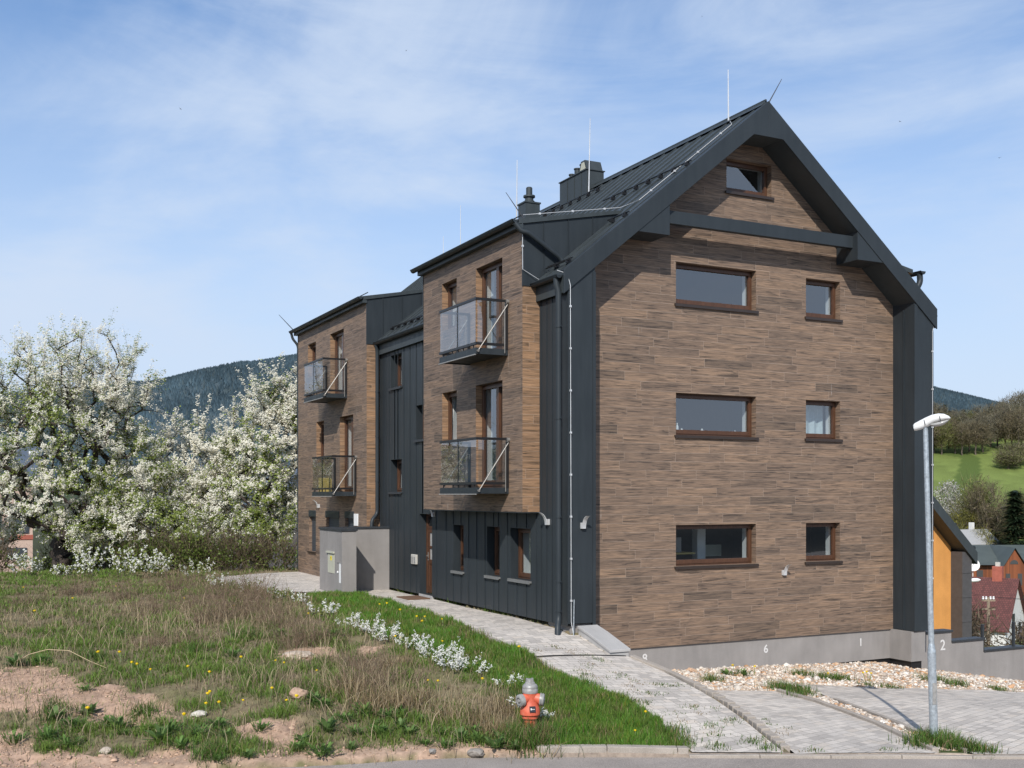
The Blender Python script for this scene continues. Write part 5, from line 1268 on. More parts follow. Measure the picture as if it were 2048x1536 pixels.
HC = np.array([0.052, 0.080, 0.100]) * (0.55 + 0.5 * nn_ + 0.45 * n2_)  # blue haze of distance is mixed into the hill colour
clear = (n2_ > 0.60) & (DD < 1500)[..., None]
HC = np.where(clear, np.array([0.068, 0.092, 0.104]), HC)
M['hill'] = mat_vcol('haze_tinted_hillside', 1.0, 0, 0.25, 0.0)
o = array_mesh('hills', np.stack([hx, hy, HZ], -1).reshape(-1, 3), grid_faces(*T.shape), M['hill'], HC.reshape(-1, 3), smooth=True); tag(o, 'forested hills on the horizon, tinted blue green for haze', kind='structure')
rng = np.random.default_rng(5)
n = 90000
tt = np.where(rng.random(n) < 0.60, rng.uniform(-0.60, -0.10, n), rng.uniform(0.26, 0.62, n)); dq = 700 + 1170 * np.sqrt(rng.random(n))
keep = (fbm(tt * 22, dq / 170, 77) < 0.60) | (rng.random(n) < .35)
tt, dq = tt[keep], dq[keep]; n = len(tt)
px, py = uv_of(tt * dq, dq); pz = hill_z(tt, dq) - 1.0
h = rng.uniform(4.5, 9, n) * np.where(dq > 1800, rng.uniform(.6, 1.5, n), 1); w = h * rng.uniform(0.26, 0.36, n)
K = 5; a = np.arange(K) / K * 2 * np.pi
ring = np.stack([px[:, None] + w[:, None] * np.cos(a), py[:, None] + w[:, None] * np.sin(a), np.repeat(pz[:, None], K, 1)], -1)
V = np.concatenate([ring, np.stack([px, py, pz + h], -1)[:, None]], 1).reshape(-1, 3)
Fc = (np.arange(n)[:, None, None] * (K + 1) + np.stack([np.arange(K), (np.arange(K) + 1) % K, np.full(K, K)], -1)[None]).reshape(-1, 3)
cc = (0.62 + 0.85 * (fbm(tt * 30 + 9, dq / 120, 83) - .05)[:, None]) * np.array([0.046, 0.071, 0.086]) * rng.uniform(0.75, 1.3, (n, 1)) + np.array([0.014, 0.012, 0.006]) * (rng.random((n, 1)) < 0.15)  # tree colours carry the same painted bluish haze
o = array_mesh('distant_forest', V, Fc, M['hill'], np.repeat(cc, K + 1, 0)); tag(o, 'distant spruce forest covering the hills', 'forest', kind='stuff')
# ---------------------------------------------------------------- plants
def rand_dirs(rng, n):
    v = rng.normal(size=(n, 3)); return v / np.linalg.norm(v, axis=1, keepdims=True)
def leaf_quads(cen, size, rng, col, long=1.5, upbias=0.0, face=None):
    """one small pointed face per centre, turned at random"""
    n = len(cen); a = rand_dirs(rng, n); a[:, 2] += upbias; a /= np.linalg.norm(a, axis=1, keepdims=True)
    if face is not None:      # blossom opens outwards and up: turn the faces that way
        nv = face + rand_dirs(rng, n) * 0.55; nv /= np.maximum(np.linalg.norm(nv, axis=1, keepdims=True), 1e-6); a = np.cross(nv, rand_dirs(rng, n)); a /= np.maximum(np.linalg.norm(a, axis=1, keepdims=True), 1e-6); b = np.cross(nv, a)
    else: b = np.cross(a, rand_dirs(rng, n)); b /= np.maximum(np.linalg.norm(b, axis=1, keepdims=True), 1e-6)
    s = np.asarray(size).reshape(-1, 1)
    V = np.stack([cen - a * s * long * .5, cen + b * s * .5, cen + a * s * long * .5, cen - b * s * .5], 1).reshape(-1, 3)
    F = np.arange(n * 4).reshape(-1, 4)
    return V, F, np.repeat(col, 4, 0)
def merge(parts):
    V, F, C, o = [], [], [], 0
    for v, f, c in parts: V.append(v); F.append(f + o); C.append(c); o += len(v)
    return np.concatenate(V), np.concatenate(F), np.concatenate(C)
def tree_nodes(rng, trunk, targets, jitter=0.10, trunk_pull=0.35):
    """grow limbs from a trunk polyline to the targets; returns nodes, parents, load"""
    nodes = [np.array(p, float) for p in trunk]; par = [-1] + list(range(len(trunk) - 1)); dist = [0.0]
    for i in range(1, len(trunk)): dist.append(dist[-1] + np.linalg.norm(nodes[i] - nodes[i - 1]))
    ends = []
    order = np.argsort(np.linalg.norm(targets - nodes[-1], axis=1))
    first = max(1, len(trunk) - 3)
    for ti in order:
        t = targets[ti]; A = np.array(nodes[first:]); dd = np.linalg.norm(A - t, axis=1) + trunk_pull * np.array(dist[first:]) * 0.35 + np.maximum(0, A[:, 2] - t[2]) * 0.8
        i = int(np.argmin(dd)) + first; p = nodes[i]; L = np.linalg.norm(t - p); k = max(1, int(L / 0.38)); prev = i
        pd = p - nodes[par[i]] if par[i] >= 0 else np.array([0, 0, 1.0]); pd = pd / max(np.linalg.norm(pd), 1e-6)
        for j in range(1, k + 1):
            f = j / k; q = p * (1 - f) + t * f + pd * L * 0.28 * f * (1 - f) + rng.normal(size=3) * jitter * L * 0.12 * (1 if j < k else 0)
            nodes.append(q); par.append(prev); dist.append(dist[prev] + np.linalg.norm(q - nodes[prev])); prev = len(nodes) - 1
        ends.append(prev)
    load = np.zeros(len(nodes))
    for e in ends: load[e] += 1
    for i in range(len(nodes) - 1, 0, -1): load[par[i]] += load[i]
    return np.array(nodes), par, load, ends
def limbs_mesh(name, nodes, par, load, mat, parent, r_tip, r_base, expo=0.5, sides=6):
    lm = load.max(); rad_ = r_tip + (r_base - r_tip) * (load / lm) ** expo
    V, F = [], []
    for i in range(1, len(nodes)):
        p, q = nodes[par[i]], nodes[i]; t = q - p; L = np.linalg.norm(t)
        if L < 1e-5: continue
        t = t / L; a = np.cross(t, [0.3, 0.5, 0.81]); a /= max(np.linalg.norm(a), 1e-6); b = np.cross(t, a)
        n = sides if rad_[i] > 0.03 else 3; o = len(V); r0 = min(rad_[par[i]], rad_[i] * 1.35); r1 = rad_[i]
        for (c, r) in ((p, r0), (q, r1)):
            for k in range(n): V.append(c + (a * math.cos(2 * math.pi * k / n) + b * math.sin(2 * math.pi * k / n)) * r)
        for k in range(n): F.append((o + k, o + (k + 1) % n, o + n + (k + 1) % n, o + n + k))
    return array_mesh(name, np.array(V), np.array(F), mat, None, parent, smooth=True)
def ellipsoid_pts(rng, n, c, r, shell=0.35):
    d = rand_dirs(rng, n); k = (shell + (1 - shell) * rng.random(n) ** 0.5)[:, None]
    return np.array(c) + d * k * np.array(r)
WHITE = np.array([0.90, 0.865, 0.75]); LEAF = np.array([0.23, 0.275, 0.06]); LEAF2 = np.array([0.15, 0.20, 0.042])
def blossom_tree(name, label, base, lobes, seed, n_t, trunk_h, r_base, white=0.72, twig_len=0.55, per=13, lean=(0, 0), size=0.075, group=None, spikes=True, fork=0.0, twigs=4, clump=3):
    rng = np.random.default_rng(seed); base = np.array(base, float)
    R = empty(name, base, label, 'tree', group)
    tr = [base + np.array([lean[0] * f, lean[1] * f, trunk_h * f]) + rng.normal(size=3) * 0.05 * (f > 0) * trunk_h * np.array([1, 1, 0]) for f in np.linspace(0, 1, 5)]
    tr[0] = tr[0] - np.array([0, 0, 0.15])
    tot = sum(l[2] for l in lobes)
    T = np.concatenate([ellipsoid_pts(rng, int(n_t * w / tot), base + np.array(c), r) for c, r, w in lobes])
    T = T[T[:, 2] > base[2] + trunk_h * 0.75]
    nodes, par, load, ends = tree_nodes(rng, tr, T)
    limbs_mesh('trunk', nodes, par, load, M['bark'], R, 0.010, r_base, 0.55)
    # twigs carry the blossom
    cen0 = base + np.array(lobes[0][0]) - np.array([0, 0, lobes[0][1][2] * 0.5])
    cl, tp, tv = [], [], []
    for e in ends:
        p = nodes[e]; out = p - cen0; out /= max(np.linalg.norm(out), 1e-6)
        for k in range(twigs):
            d = out * 0.7 + rng.normal(size=3) * 0.5 + np.array([0, 0, 0.40]); d /= np.linalg.norm(d)
            L = twig_len * rng.uniform(0.5, 1.35); m = max(3, int(per * L / twig_len))
            hi = spikes and (p[2] > base[2] + lobes[0][0][2] + 1.2) and rng.random() < .22
            if hi: L = L * 2.1; m = int(m * 1.7); d = d + np.array([0, 0, .9]); d /= np.linalg.norm(d)
            f = np.sort(rng.random(m)); q = p + d * (f * L)[:, None] + np.array([0, 0, -0.10 * L]) * (f ** 2)[:, None] + rng.normal(size=(m, 3)) * 0.03
            cl.append(q); tp.append((p, p + d * L))
        i = e
        for _ in range(3):
            j = par[i]
            if j < 5 or load[j] > 6: break
            m = per // 2; f = rng.random(m)[:, None]; cl.append(nodes[j] * f + nodes[i] * (1 - f) + rng.normal(size=(m, 3)) * 0.06); i = j
    Q = np.concatenate(cl); Q = Q[(Q[:, 2] > base[2] + trunk_h * .95) | (np.hypot(Q[:, 0] - base[0], Q[:, 1] - base[1]) > 1.3 + r_base)]; n = len(Q)
    tn = fbm(Q[:, 0] * 0.9 + Q[:, 2] * 0.7, Q[:, 1] * 0.9 - Q[:, 2] * 0.8, seed, 3)
    isw = rng.random(n) < np.clip(white + (tn - 0.5) * 1.5, 0.08, 0.97)
    W, G = np.repeat(Q[isw], clump + 1, 0), np.repeat(Q[~isw], 3, 0)
    W = W + rng.normal(size=W.shape) * 0.036; G = G + rng.normal(size=G.shape) * 0.075
    outw = lambda X: (X - cen0) / np.maximum(np.linalg.norm(X - cen0, axis=1, keepdims=True), 1e-6) * .7 + np.array([-.25, -.35, .5])
    wc = WHITE * rng.uniform(0.80, 1.05, (len(W), 1)); gc = np.where(rng.random((len(G), 1)) < 0.6, LEAF, LEAF2) * rng.uniform(0.7, 1.35, (len(G), 1))
    v, f, c = leaf_quads(W, rng.uniform(0.6, 1.2, len(W)) * size * .86, rng, wc, 1.1, face=outw(W)); array_mesh('blossom', v, f, M['petal'], c, R)
    v, f, c = leaf_quads(G, rng.uniform(0.6, 1.2, len(G)) * size * 0.85, rng, gc, 1.7, face=outw(G)); array_mesh('crown', v, f, M['leaf'], c, R)
    # thin twig wood
    P = np.array([a for a, b in tp]); E = np.array([b for a, b in tp]); s = np.cross(E - P, rand_dirs(rng, len(P))); s = s / np.maximum(np.linalg.norm(s, axis=1, keepdims=True), 1e-6) * 0.007
    V = np.stack([P - s, P + s, E], 1).reshape(-1, 3); array_mesh('twigs', V, np.arange(len(V)).reshape(-1, 3), M['bark'], None, R)
    return R
def gp(s, d, dz=0): q = sp(s, d, dz); return (q.x, q.y, q.z)
def rs(a, b, z): return (CA * a + SA * b, -SA * a + CA * b, z)     # right / ahead / up offsets
blossom_tree('cherry_tree', 'broad green and white blossoming cherry tree at the left', gp(-17.05, 41.2), [(rs(0.0, 0, 4.6), (3.5, 3.1, 3.3), 5), (rs(0.5, 0, 6.9), (3.2, 2.6, 2.5), 3.6), (rs(-0.3, 0, 3.1), (3.5, 3.1, 1.5), 2.2), (rs(2.6, 0, 3.4), (1.7, 2.0, 2.1), 1.7)], 11, 740, 1.35, 0.36, white=0.77, size=0.066, per=14, twig_len=0.62, group='blossoming cherry trees left of the house')
blossom_tree('cherry_tree', 'dense white blossoming cherry tree touching the far end of the house', gp(-9.55, 42.5), [(rs(0.2, 0, 4.7), (1.9, 2.2, 2.7), 4), (rs(-0.6, 0, 2.9), (2.3, 2.3, 1.7), 2.6), (rs(0.9, 0, 6.4), (1.1, 1.2, 1.5), 1.0)], 23, 390, 1.7, 0.20, white=0.90, size=0.076, per=14, group='blossoming cherry trees left of the house')
blossom_tree('cherry_tree', 'lower white blossoming cherry tree between the two taller ones', gp(-12.6, 43.5), [(rs(0, 0, 4.0), (1.9, 2.1, 2.2), 4), (rs(-0.7, 0, 2.4), (2.1, 2.0, 1.5), 2), (rs(1.2, 0.5, 3.9), (1.2, 1.5, 1.8), 1.2)], 37, 360, 1.3, 0.16, white=0.88, size=0.076, per=14, group='blossoming cherry trees left of the house')
blossom_tree('plum_tree', 'leafy white flecked tree cut off by the left edge', gp(-21.6, 43.0), [(rs(0, 0, 3.2), (2.2, 2.2, 2.6), 4), (rs(0.4, 0, 5.0), (1.4, 1.4, 1.5), 1.2)], 41, 240, 1.0, 0.16, white=0.62, size=0.075, per=12)
blossom_tree('plum_tree', 'small green leaved white flowering tree low in front of the blue roof', gp(-13.6, 39.6), [(rs(0, 0, 1.5), (2.3, 1.3, 1.1), 4), (rs(1.9, 0, 1.3), (1.3, 1.2, 1.0), 2)], 43, 110, 0.45, 0.07, white=0.60, size=0.07, per=11, twig_len=0.45)
blossom_tree('plum_tree', 'low green leaved bushy tree below the dense white cherry', gp(-9.9, 40.4), [(rs(0, 0, 1.2), (1.5, 1.0, 1.0), 3), (rs(1.0, 0.4, 1.5), (1.0, 0.9, 1.0), 2)], 47, 90, 0.4, 0.06, white=0.52, size=0.07, per=11, twig_len=0.4)
blossom_tree('plum_tree', 'green leaved flowering bush tree left of the broad cherry trunk', gp(-15.0, 40.0), [(rs(0, 0, 1.3), (1.3, 1.0, 0.9), 3)], 53, 55, 0.4, 0.06, white=0.45, size=0.07, per=11, twig_len=0.4)
def scrub(s, d, w, h, seed, label, green=.35):
    rng = np.random.default_rng(seed); b = np.array(gp(s, d, -.05)); n = 700
    Q = ellipsoid_pts(rng, n, b + np.array([0, 0, h * .5]), (w * .55, w * .5, h * .55), .2); R = empty('scrub_bush', b, label, 'bush', 'brown green scrub below the cherry trees')
    o = Q - b; o = o / np.linalg.norm(o, axis=1, keepdims=True) + np.array([0, 0, .5]) + rng.normal(size=(n, 3)) * .4; L = rng.uniform(.2, .6, (n, 1)); sd = np.cross(o, rand_dirs(rng, n)); sd = sd / np.maximum(np.linalg.norm(sd, axis=1, keepdims=True), 1e-6) * .010
    V = np.stack([Q - sd, Q + sd, Q + o * L], 1).reshape(-1, 3); array_mesh('stems', V, np.arange(len(V)).reshape(-1, 3), M['blade'], np.repeat(np.array([.16, .12, .08]) * rng.uniform(.4, 1.4, (n, 1)), 3, 0), R)
    G = np.repeat(Q[rng.random(n) < green], 5, 0); G = G + rng.normal(size=G.shape) * .10
    v, f, c = leaf_quads(G, rng.uniform(.05, .09, len(G)), rng, np.where(rng.random((len(G), 1)) < .5, LEAF2, LEAF2 * .6) * rng.uniform(.6, 1.5, (len(G), 1)), 1.6); array_mesh('leaves', v, f, M['leaf'], c, R); return R
for i, (s, d, w, h, lb, gr) in enumerate(((-8.4, 38.9, 1.9, 1.1, 'brown leafless scrub behind the far yard beside the house', .15), (-9.7, 38.5, 1.9, 1.2, 'brown leafless scrub left of the green tube frame', .2), (-11.2, 38.6, 2.0, 1.3, 'dark green scrub behind the right end of the bush row', .6), (-12.9, 38.7, 2.0, 1.3, 'dark green scrub behind the middle of the bush row', .7), (-18.6, 38.5, 1.8, 1.1, 'brown scrub at the far left below the pink house', .1), (-7.0, 41.2, 1.8, 1.6, 'dark green scrub in the shade at the far house corner', .8), (-18.0, 44.5, 2.2, 2.0, 'tall brown green scrub left behind the broad cherry trunk', .5), (-16.4, 44.8, 2.4, 2.0, 'tall green scrub right behind the broad cherry trunk', .6), (-11.4, 42.5, 2.2, 1.7, 'dark scrub between the two dense white cherries', .6))): scrub(s, d, w, h, 500 + i, lb, gr)
# low white flowering bushes
def flower_bush(name, label, s, d, w, h, seed, n_stem=26, white=0.8, group=None, size=0.026, per=16):
    rng = np.random.default_rng(seed); b = np.array(gp(s, d, -0.03)); R = empty(name, b, label, 'bush', group)
    ax, az = rng.uniform(0, 2 * np.pi, n_stem), rng.random(n_stem) ** 0.6; P0 = b + np.stack([np.cos(ax) * w * .25 * az, np.sin(ax) * w * .25 * az, np.zeros(n_stem)], 1)
    E = b + np.stack([np.cos(ax) * w * .55 * az, np.sin(ax) * w * .55 * az, h * rng.uniform(.45, 1.1, n_stem)], 1)
    Vt, Ft, cen = [], [], []
    for p, e in zip(P0, E):
        mid = (p + e) / 2 + np.array([0, 0, h * 0.22]); f = np.linspace(0, 1, 7)[:, None]; c = p * (1 - f) ** 2 + 2 * mid * f * (1 - f) + e * f ** 2
        for i in range(6):
            sd = np.cross(c[i + 1] - c[i], rng.normal(size=3)); sd = sd / max(np.linalg.norm(sd), 1e-6) * 0.005; o = len(Vt); Vt += [c[i] - sd, c[i] + sd, c[i + 1] + sd * .8, c[i + 1] - sd * .8]; Ft.append((o, o + 1, o + 2, o + 3))
        m = rng.integers(per // 2, per + 6); t = rng.uniform(0.3, 1.0, (m, 1)); cen.append(p * (1 - t) ** 2 + 2 * mid * t * (1 - t) + e * t ** 2 + rng.normal(size=(m, 3)) * 0.022)
    array_mesh('stems', np.array(Vt), np.array(Ft), M['twig'], None, R)
    Q = np.concatenate(cen); isw = rng.random(len(Q)) < white; W = np.repeat(Q[isw], 3, 0); W = W + rng.normal(size=W.shape) * 0.014; G = np.repeat(Q[~isw], 2, 0); G = G + rng.normal(size=G.shape) * 0.03
    v, f, c = leaf_quads(W, rng.uniform(.7, 1.3, len(W)) * size, rng, np.array([.90, .89, .83]) * rng.uniform(.85, 1.05, (len(W), 1)), 1.2, face=np.broadcast_to(np.array([-.35, -.5, .6]), W.shape)); array_mesh('blossom', v, f, M['petal'], c, R)
    if len(G): v, f, c = leaf_quads(G, rng.uniform(.7, 1.3, len(G)) * size * 1.2, rng, LEAF * rng.uniform(.6, 1.2, (len(G), 1)), 1.7); array_mesh('leaves', v, f, M['leaf'], c, R)
    return R
row = [(-10.0, 34.3, 1.2, .75), (-8.5, 31.65, 1.1, .7), (-7.05, 29.25, .9, .55), (-6.09, 27.95, .9, .5), (-5.22, 26.8, .8, .5), (-4.2, 24.4, .9, .5), (-3.35, 22.6, .8, .45), (-2.95, 21.9, .8, .5), (-2.40, 21.15, .9, .5), (-1.84, 20.6, .9, .42), (-1.36, 19.8, .9, .5), (-0.98, 19.1, .9, .52), (-0.62, 18.7, .6, .35), (-0.03, 17.95, .55, .3), (0.15, 17.0, .5, .35), (0.50, 16.6, .4, .25)]
rl = ['largest white bush at the far end of the flowering row', 'white bush beside the far paved yard', 'white bush behind the dry brown stalks', 'flowering bush in front of the meter wall, far one', 'flowering bush in front of the meter wall, near one', 'white bush where the lawn strip begins', 'small white bush at the upper lawn edge', 'dense white bush on the upper lawn edge', 'broad white bush halfway along the lawn edge', 'low spreading white bush halfway along the lawn edge', 'tall white bush in the middle of the lawn edge', 'brightest white bush nearest the bare sandy patch', 'small white bush just above the hydrant row gap', 'sparse white bush left behind the hydrant', 'small white bush touching the left of the hydrant', 'tiny white sprig right behind the hydrant']
for i, (s, d, w, h) in enumerate(row): flower_bush('flowering_bush', rl[i], s, d, w, h * .8, 100 + i, n_stem=int([9, 8, 6, 6, 7, 7, 7, 10, 10, 7, 12, 15, 5, 5, 5, 4][i]), white=[.5, .5, .45, .5, .55, .6, .7, .8, .8, .75, .85, .9, .7, .7, .8, .8][i], group='white flowering bushes along the lawn edge', size=0.021 if d < 24 else 0.032, per=24)
low = [(-15.9, 35.6, 1.3, .85), (-14.9, 35.9, .6, .4), (-13.75, 35.2, 1.25, .95), (-12.45, 35.0, 1.35, 1.05), (-11.4, 34.8, 1.2, .85)]
ll = ['wide white bush at the left edge below the cherry', 'small white bush right under the cherry trunk', 'white bush just right of the cherry trunk', 'tall white bush in the middle of the rear row', 'white bush at the right end of the rear row']
for i, (s, d, w, h) in enumerate(low): flower_bush('flowering_bush', ll[i], s, d, w, h, 150 + i, n_stem=24, white=.62, group='white bushes below the cherry trees', size=0.042, per=20)
# dry brown shrubs and stalks
def dry_shrub(s, d, w, h, seed, label, n=90):
    rng = np.random.default_rng(seed); b = np.array(gp(s, d, -0.03)); ax = rng.uniform(0, 2 * np.pi, n); k = rng.random(n) ** .7
    P = b + np.stack([np.cos(ax) * w * .3 * k, np.sin(ax) * w * .3 * k, np.zeros(n)], 1)
    dr = np.stack([np.cos(ax) * .55 * k, np.sin(ax) * .55 * k, np.ones(n)], 1) + rng.normal(size=(n, 3)) * .22; dr /= np.linalg.norm(dr, axis=1, keepdims=True)
    L = h * rng.uniform(.35, 1.15, n); V, C = [], []
    def seg(p, e, r0, c):
        sd = np.cross(e - p, rng.normal(size=p.shape)); sd = sd / np.maximum(np.linalg.norm(sd, axis=1, keepdims=True), 1e-6) * r0
        V.append(np.stack([p - sd, p + sd, e], 1).reshape(-1, 3)); C.append(np.repeat(c, 3, 0))
    base = np.array([.22, .155, .105]); E = P + dr * L[:, None]; seg(P, E, 0.0045, base * rng.uniform(.5, 1.5, (n, 1)))
    for _ in range(3):
        f = rng.uniform(.35, .95, (n, 1)); p = P + dr * L[:, None] * f; d2 = dr * .7 + rng.normal(size=(n, 3)) * .55; seg(p, p + d2 * (L * .28)[:, None], 0.003, base * rng.uniform(.5, 1.6, (n, 1)))
    V = np.concatenate(V); C = np.concatenate(C)
    o = array_mesh('dry_shrub', V - b, np.arange(len(V)).reshape(-1, 3), M['blade'], C); o.location = b
    return tag(o, label, 'shrub', 'dry brown shrubs in the rough field')
dl_ = ['behind the field at the far left', 'near the foot of the cherry tree', 'below the white bush row, left', 'in the middle of the rough field', 'between rough field and yard', 'in front of the far paved yard, left', 'in front of the far paved yard, centre', 'in front of the far paved yard, right', 'below the meter wall', 'at the right end of the brown band', 'low in the field centre', 'low left in the field', 'beside the broad leafy bush', 'left of the bright white bush', 'left of the lawn edge, nearest the road', 'beside the lawn edge above the hydrant', 'tall one hiding the yard edge', 'tall one at the corner of the yard', 'far one behind the yard edge']
dp = [(-11.92, 26.9), (-11.79, 29.35), (-9.96, 28.0), (-8.17, 24.9), (-7.54, 25.85), (-6.48, 23.35), (-6.14, 24.1), (-5.78, 24.95), (-4.83, 22.65), (-4.2, 21.05), (-6.2, 20.95), (-6.88, 20.95), (-3.72, 21.05), (-2.62, 19.15), (-2.43, 17.95), (-1.95, 18.25), (-6.51, 27.6), (-7.5, 27.95), (-9.54, 30.8)]
for i, (s, d) in enumerate(dp): dry_shrub(s, d, 1.35, [.55, .6, .7, .6, .8, .8, .95, .9, .8, .6, .35, .35, .5, .5, .55, .45, 1.0, 1.0, .8][i], 200 + i, 'dry brown leafless shrub ' + dl_[i], 170)
noP = lambda s, d: ~(in_poly(s, d, POLY_PATH) | in_poly(s, d, POLY_DRIVE) | in_poly(s, d, POLY_YARD))
# grass: one mesh of blades per kind
def blades(name, label, s, d, h, w, col, seed, tipcol=None, lean=0.35, dz=-0.01):
    rng = np.random.default_rng(seed); n = len(s); x, y = uv_of(s, d); z = np.where(noP(s, d), surf(s, d), height(s, d)) + dz
    a = rng.uniform(0, 2 * np.pi, n); b = rng.uniform(0, 2 * np.pi, n); ln = h * lean * rng.uniform(0.1, 1.6, n)
    P = np.stack([x, y, z], -1); S_ = np.stack([np.cos(a), np.sin(a), np.zeros(n)], -1) * (w / 2)[:, None]; D_ = np.stack([np.cos(b), np.sin(b), np.zeros(n)], -1)
    mid = P + D_ * (ln * .3)[:, None] + np.array([0, 0, 1.]) * (h * .55)[:, None]; tip = P + D_ * ln[:, None] + np.array([0, 0, 1.]) * (h * np.sqrt(np.maximum(0.15, 1 - (ln / np.maximum(h, 1e-4)) ** 2 * .5)))[:, None]
    V = np.stack([P - S_, P + S_, mid - S_ * .75, mid + S_ * .75, tip], 1).reshape(-1, 3)
    o = (np.arange(n) * 5)[:, None]; F = np.concatenate([o + [0, 1, 3], o + [0, 3, 2], o + [2, 3, 4]], 0)
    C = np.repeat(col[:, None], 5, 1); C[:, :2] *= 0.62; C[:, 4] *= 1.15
    ob = array_mesh(name, V, F, M['blade'], C.reshape(-1, 3)); return tag(ob, label, 'grass', kind='stuff')
rng = np.random.default_rng(77)
def sample(n, s0, s1, d0, d1, pw=1.6):
    """more samples near the viewer"""
    u = rng.random(n); d = (d0 ** (1 - pw) + u * (d1 ** (1 - pw) - d0 ** (1 - pw))) ** (1 / (1 - pw)); s = rng.uniform(s0, s1, n); return s, d
noP = lambda s, d: ~(in_poly(s, d, POLY_PATH) | in_poly(s, d, POLY_DRIVE) | in_poly(s, d, POLY_YARD))
# lawn
s, d = sample(360000, -6, 2.6, 15.5, 30.5); wob = (fbm(s * 3, d * 3, 333) - .5) * .30; k = in_poly(s + wob, d + wob * .4, POLY_LAWN) & noP(s - .07 + (fbm(s * 6, d * 6, 335) - .5) * .22, d); s, d = s[k], d[k]; n = len(s)
nz = fbm(s * 1.5, d * 1.5, 301); nz2 = fbm(s * 5, d * 5, 303)
thin = rng.random(n) < np.clip(1.25 - 1.6 * np.maximum(0, .47 - nz) * 4, .25, 1); s, d, nz, nz2 = s[thin], d[thin], nz[thin], nz2[thin]; n = len(s)
col = np.where((nz2 * .5 + nz * .5 > .5)[:, None], [[.085, .185, .022]], [[.125, .195, .035]]) * (0.60 + .8 * nz[:, None]) * rng.uniform(.6, 1.4, (n, 1)); yel = rng.random(n) < np.clip(nz2 - .42, 0, 1) * 0.8; col[yel] = np.array([.20, .23, .035]) * rng.uniform(.6, 1.3, (yel.sum(), 1))
dry = rng.random(n) < .05 + .25 * (nz < .40); col[dry] = np.array([.30, .23, .12]) * rng.uniform(.6, 1.2, (dry.sum(), 1))
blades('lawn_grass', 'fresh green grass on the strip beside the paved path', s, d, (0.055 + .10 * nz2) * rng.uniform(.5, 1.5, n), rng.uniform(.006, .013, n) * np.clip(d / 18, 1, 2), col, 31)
# rough field: green patches, dry thatch
s, d = sample(760000, -24, 1.0, 14.0, 46); k = ~in_poly(s, d, POLY_LAWN) & noP(s, d) & (d > np.interp(s, *ROAD_FAR) + 0.12) & (np.abs(s) < d * 0.52 + .5) & ~side_right(s, d); s, d = s[k], d[k]
dm_ = dirt_mask(s, d) > .5; ed = d < np.interp(s, *ROAD_FAR) + .28; k = ~((dm_ & (d < 24)) & (rng.random(len(s)) < .955)) & ~(ed & (rng.random(len(s)) < .6)); s, d = s[k], d[k]
g1, g2, g3 = fbm(s * .8, d * .8, 311), fbm(s * 2.6, d * 2.6, 313), fbm(s * .35, d * .35, 315); gm = g1 * .5 + g2 * .5
k = rng.random(len(s)) < np.clip(.16 + 3.4 * (g2 * .6 + g1 * .4 - .40), .07, 1); s, d, g1, g2, g3, gm = s[k], d[k], g1[k], g2[k], g3[k], gm[k]; n = len(s)
brown = np.clip((.50 - gm) * 6 + .20, .05, .85) + .22 * smooth(20, 25, d) * (s > -13) ; isb = rng.random(n) < brown
col = np.array([.115, .185, .032]) * (0.6 + .9 * g2[:, None]) * rng.uniform(.6, 1.4, (n, 1)); yl = rng.random(n) < .14; col[yl] = np.array([.17, .19, .045]) * rng.uniform(.6, 1.3, (yl.sum(), 1))
bc = np.where(rng.random((n, 1)) < .55, [[.33, .255, .155]], [[.20, .15, .10]]) * rng.uniform(.5, 1.5, (n, 1)); col[isb] = bc[isb]
hh = np.where(isb, .04 + .13 * g1, .03 + .17 * g2 ** 1.5) * rng.uniform(.45, 1.6, n); 
blades('rough_grass', 'mixed green and dry brown grass of the rough field', s, d, hh, rng.uniform(.006, .014, n) * np.clip(d / 17, 1, 2.4), col, 33, lean=.6)
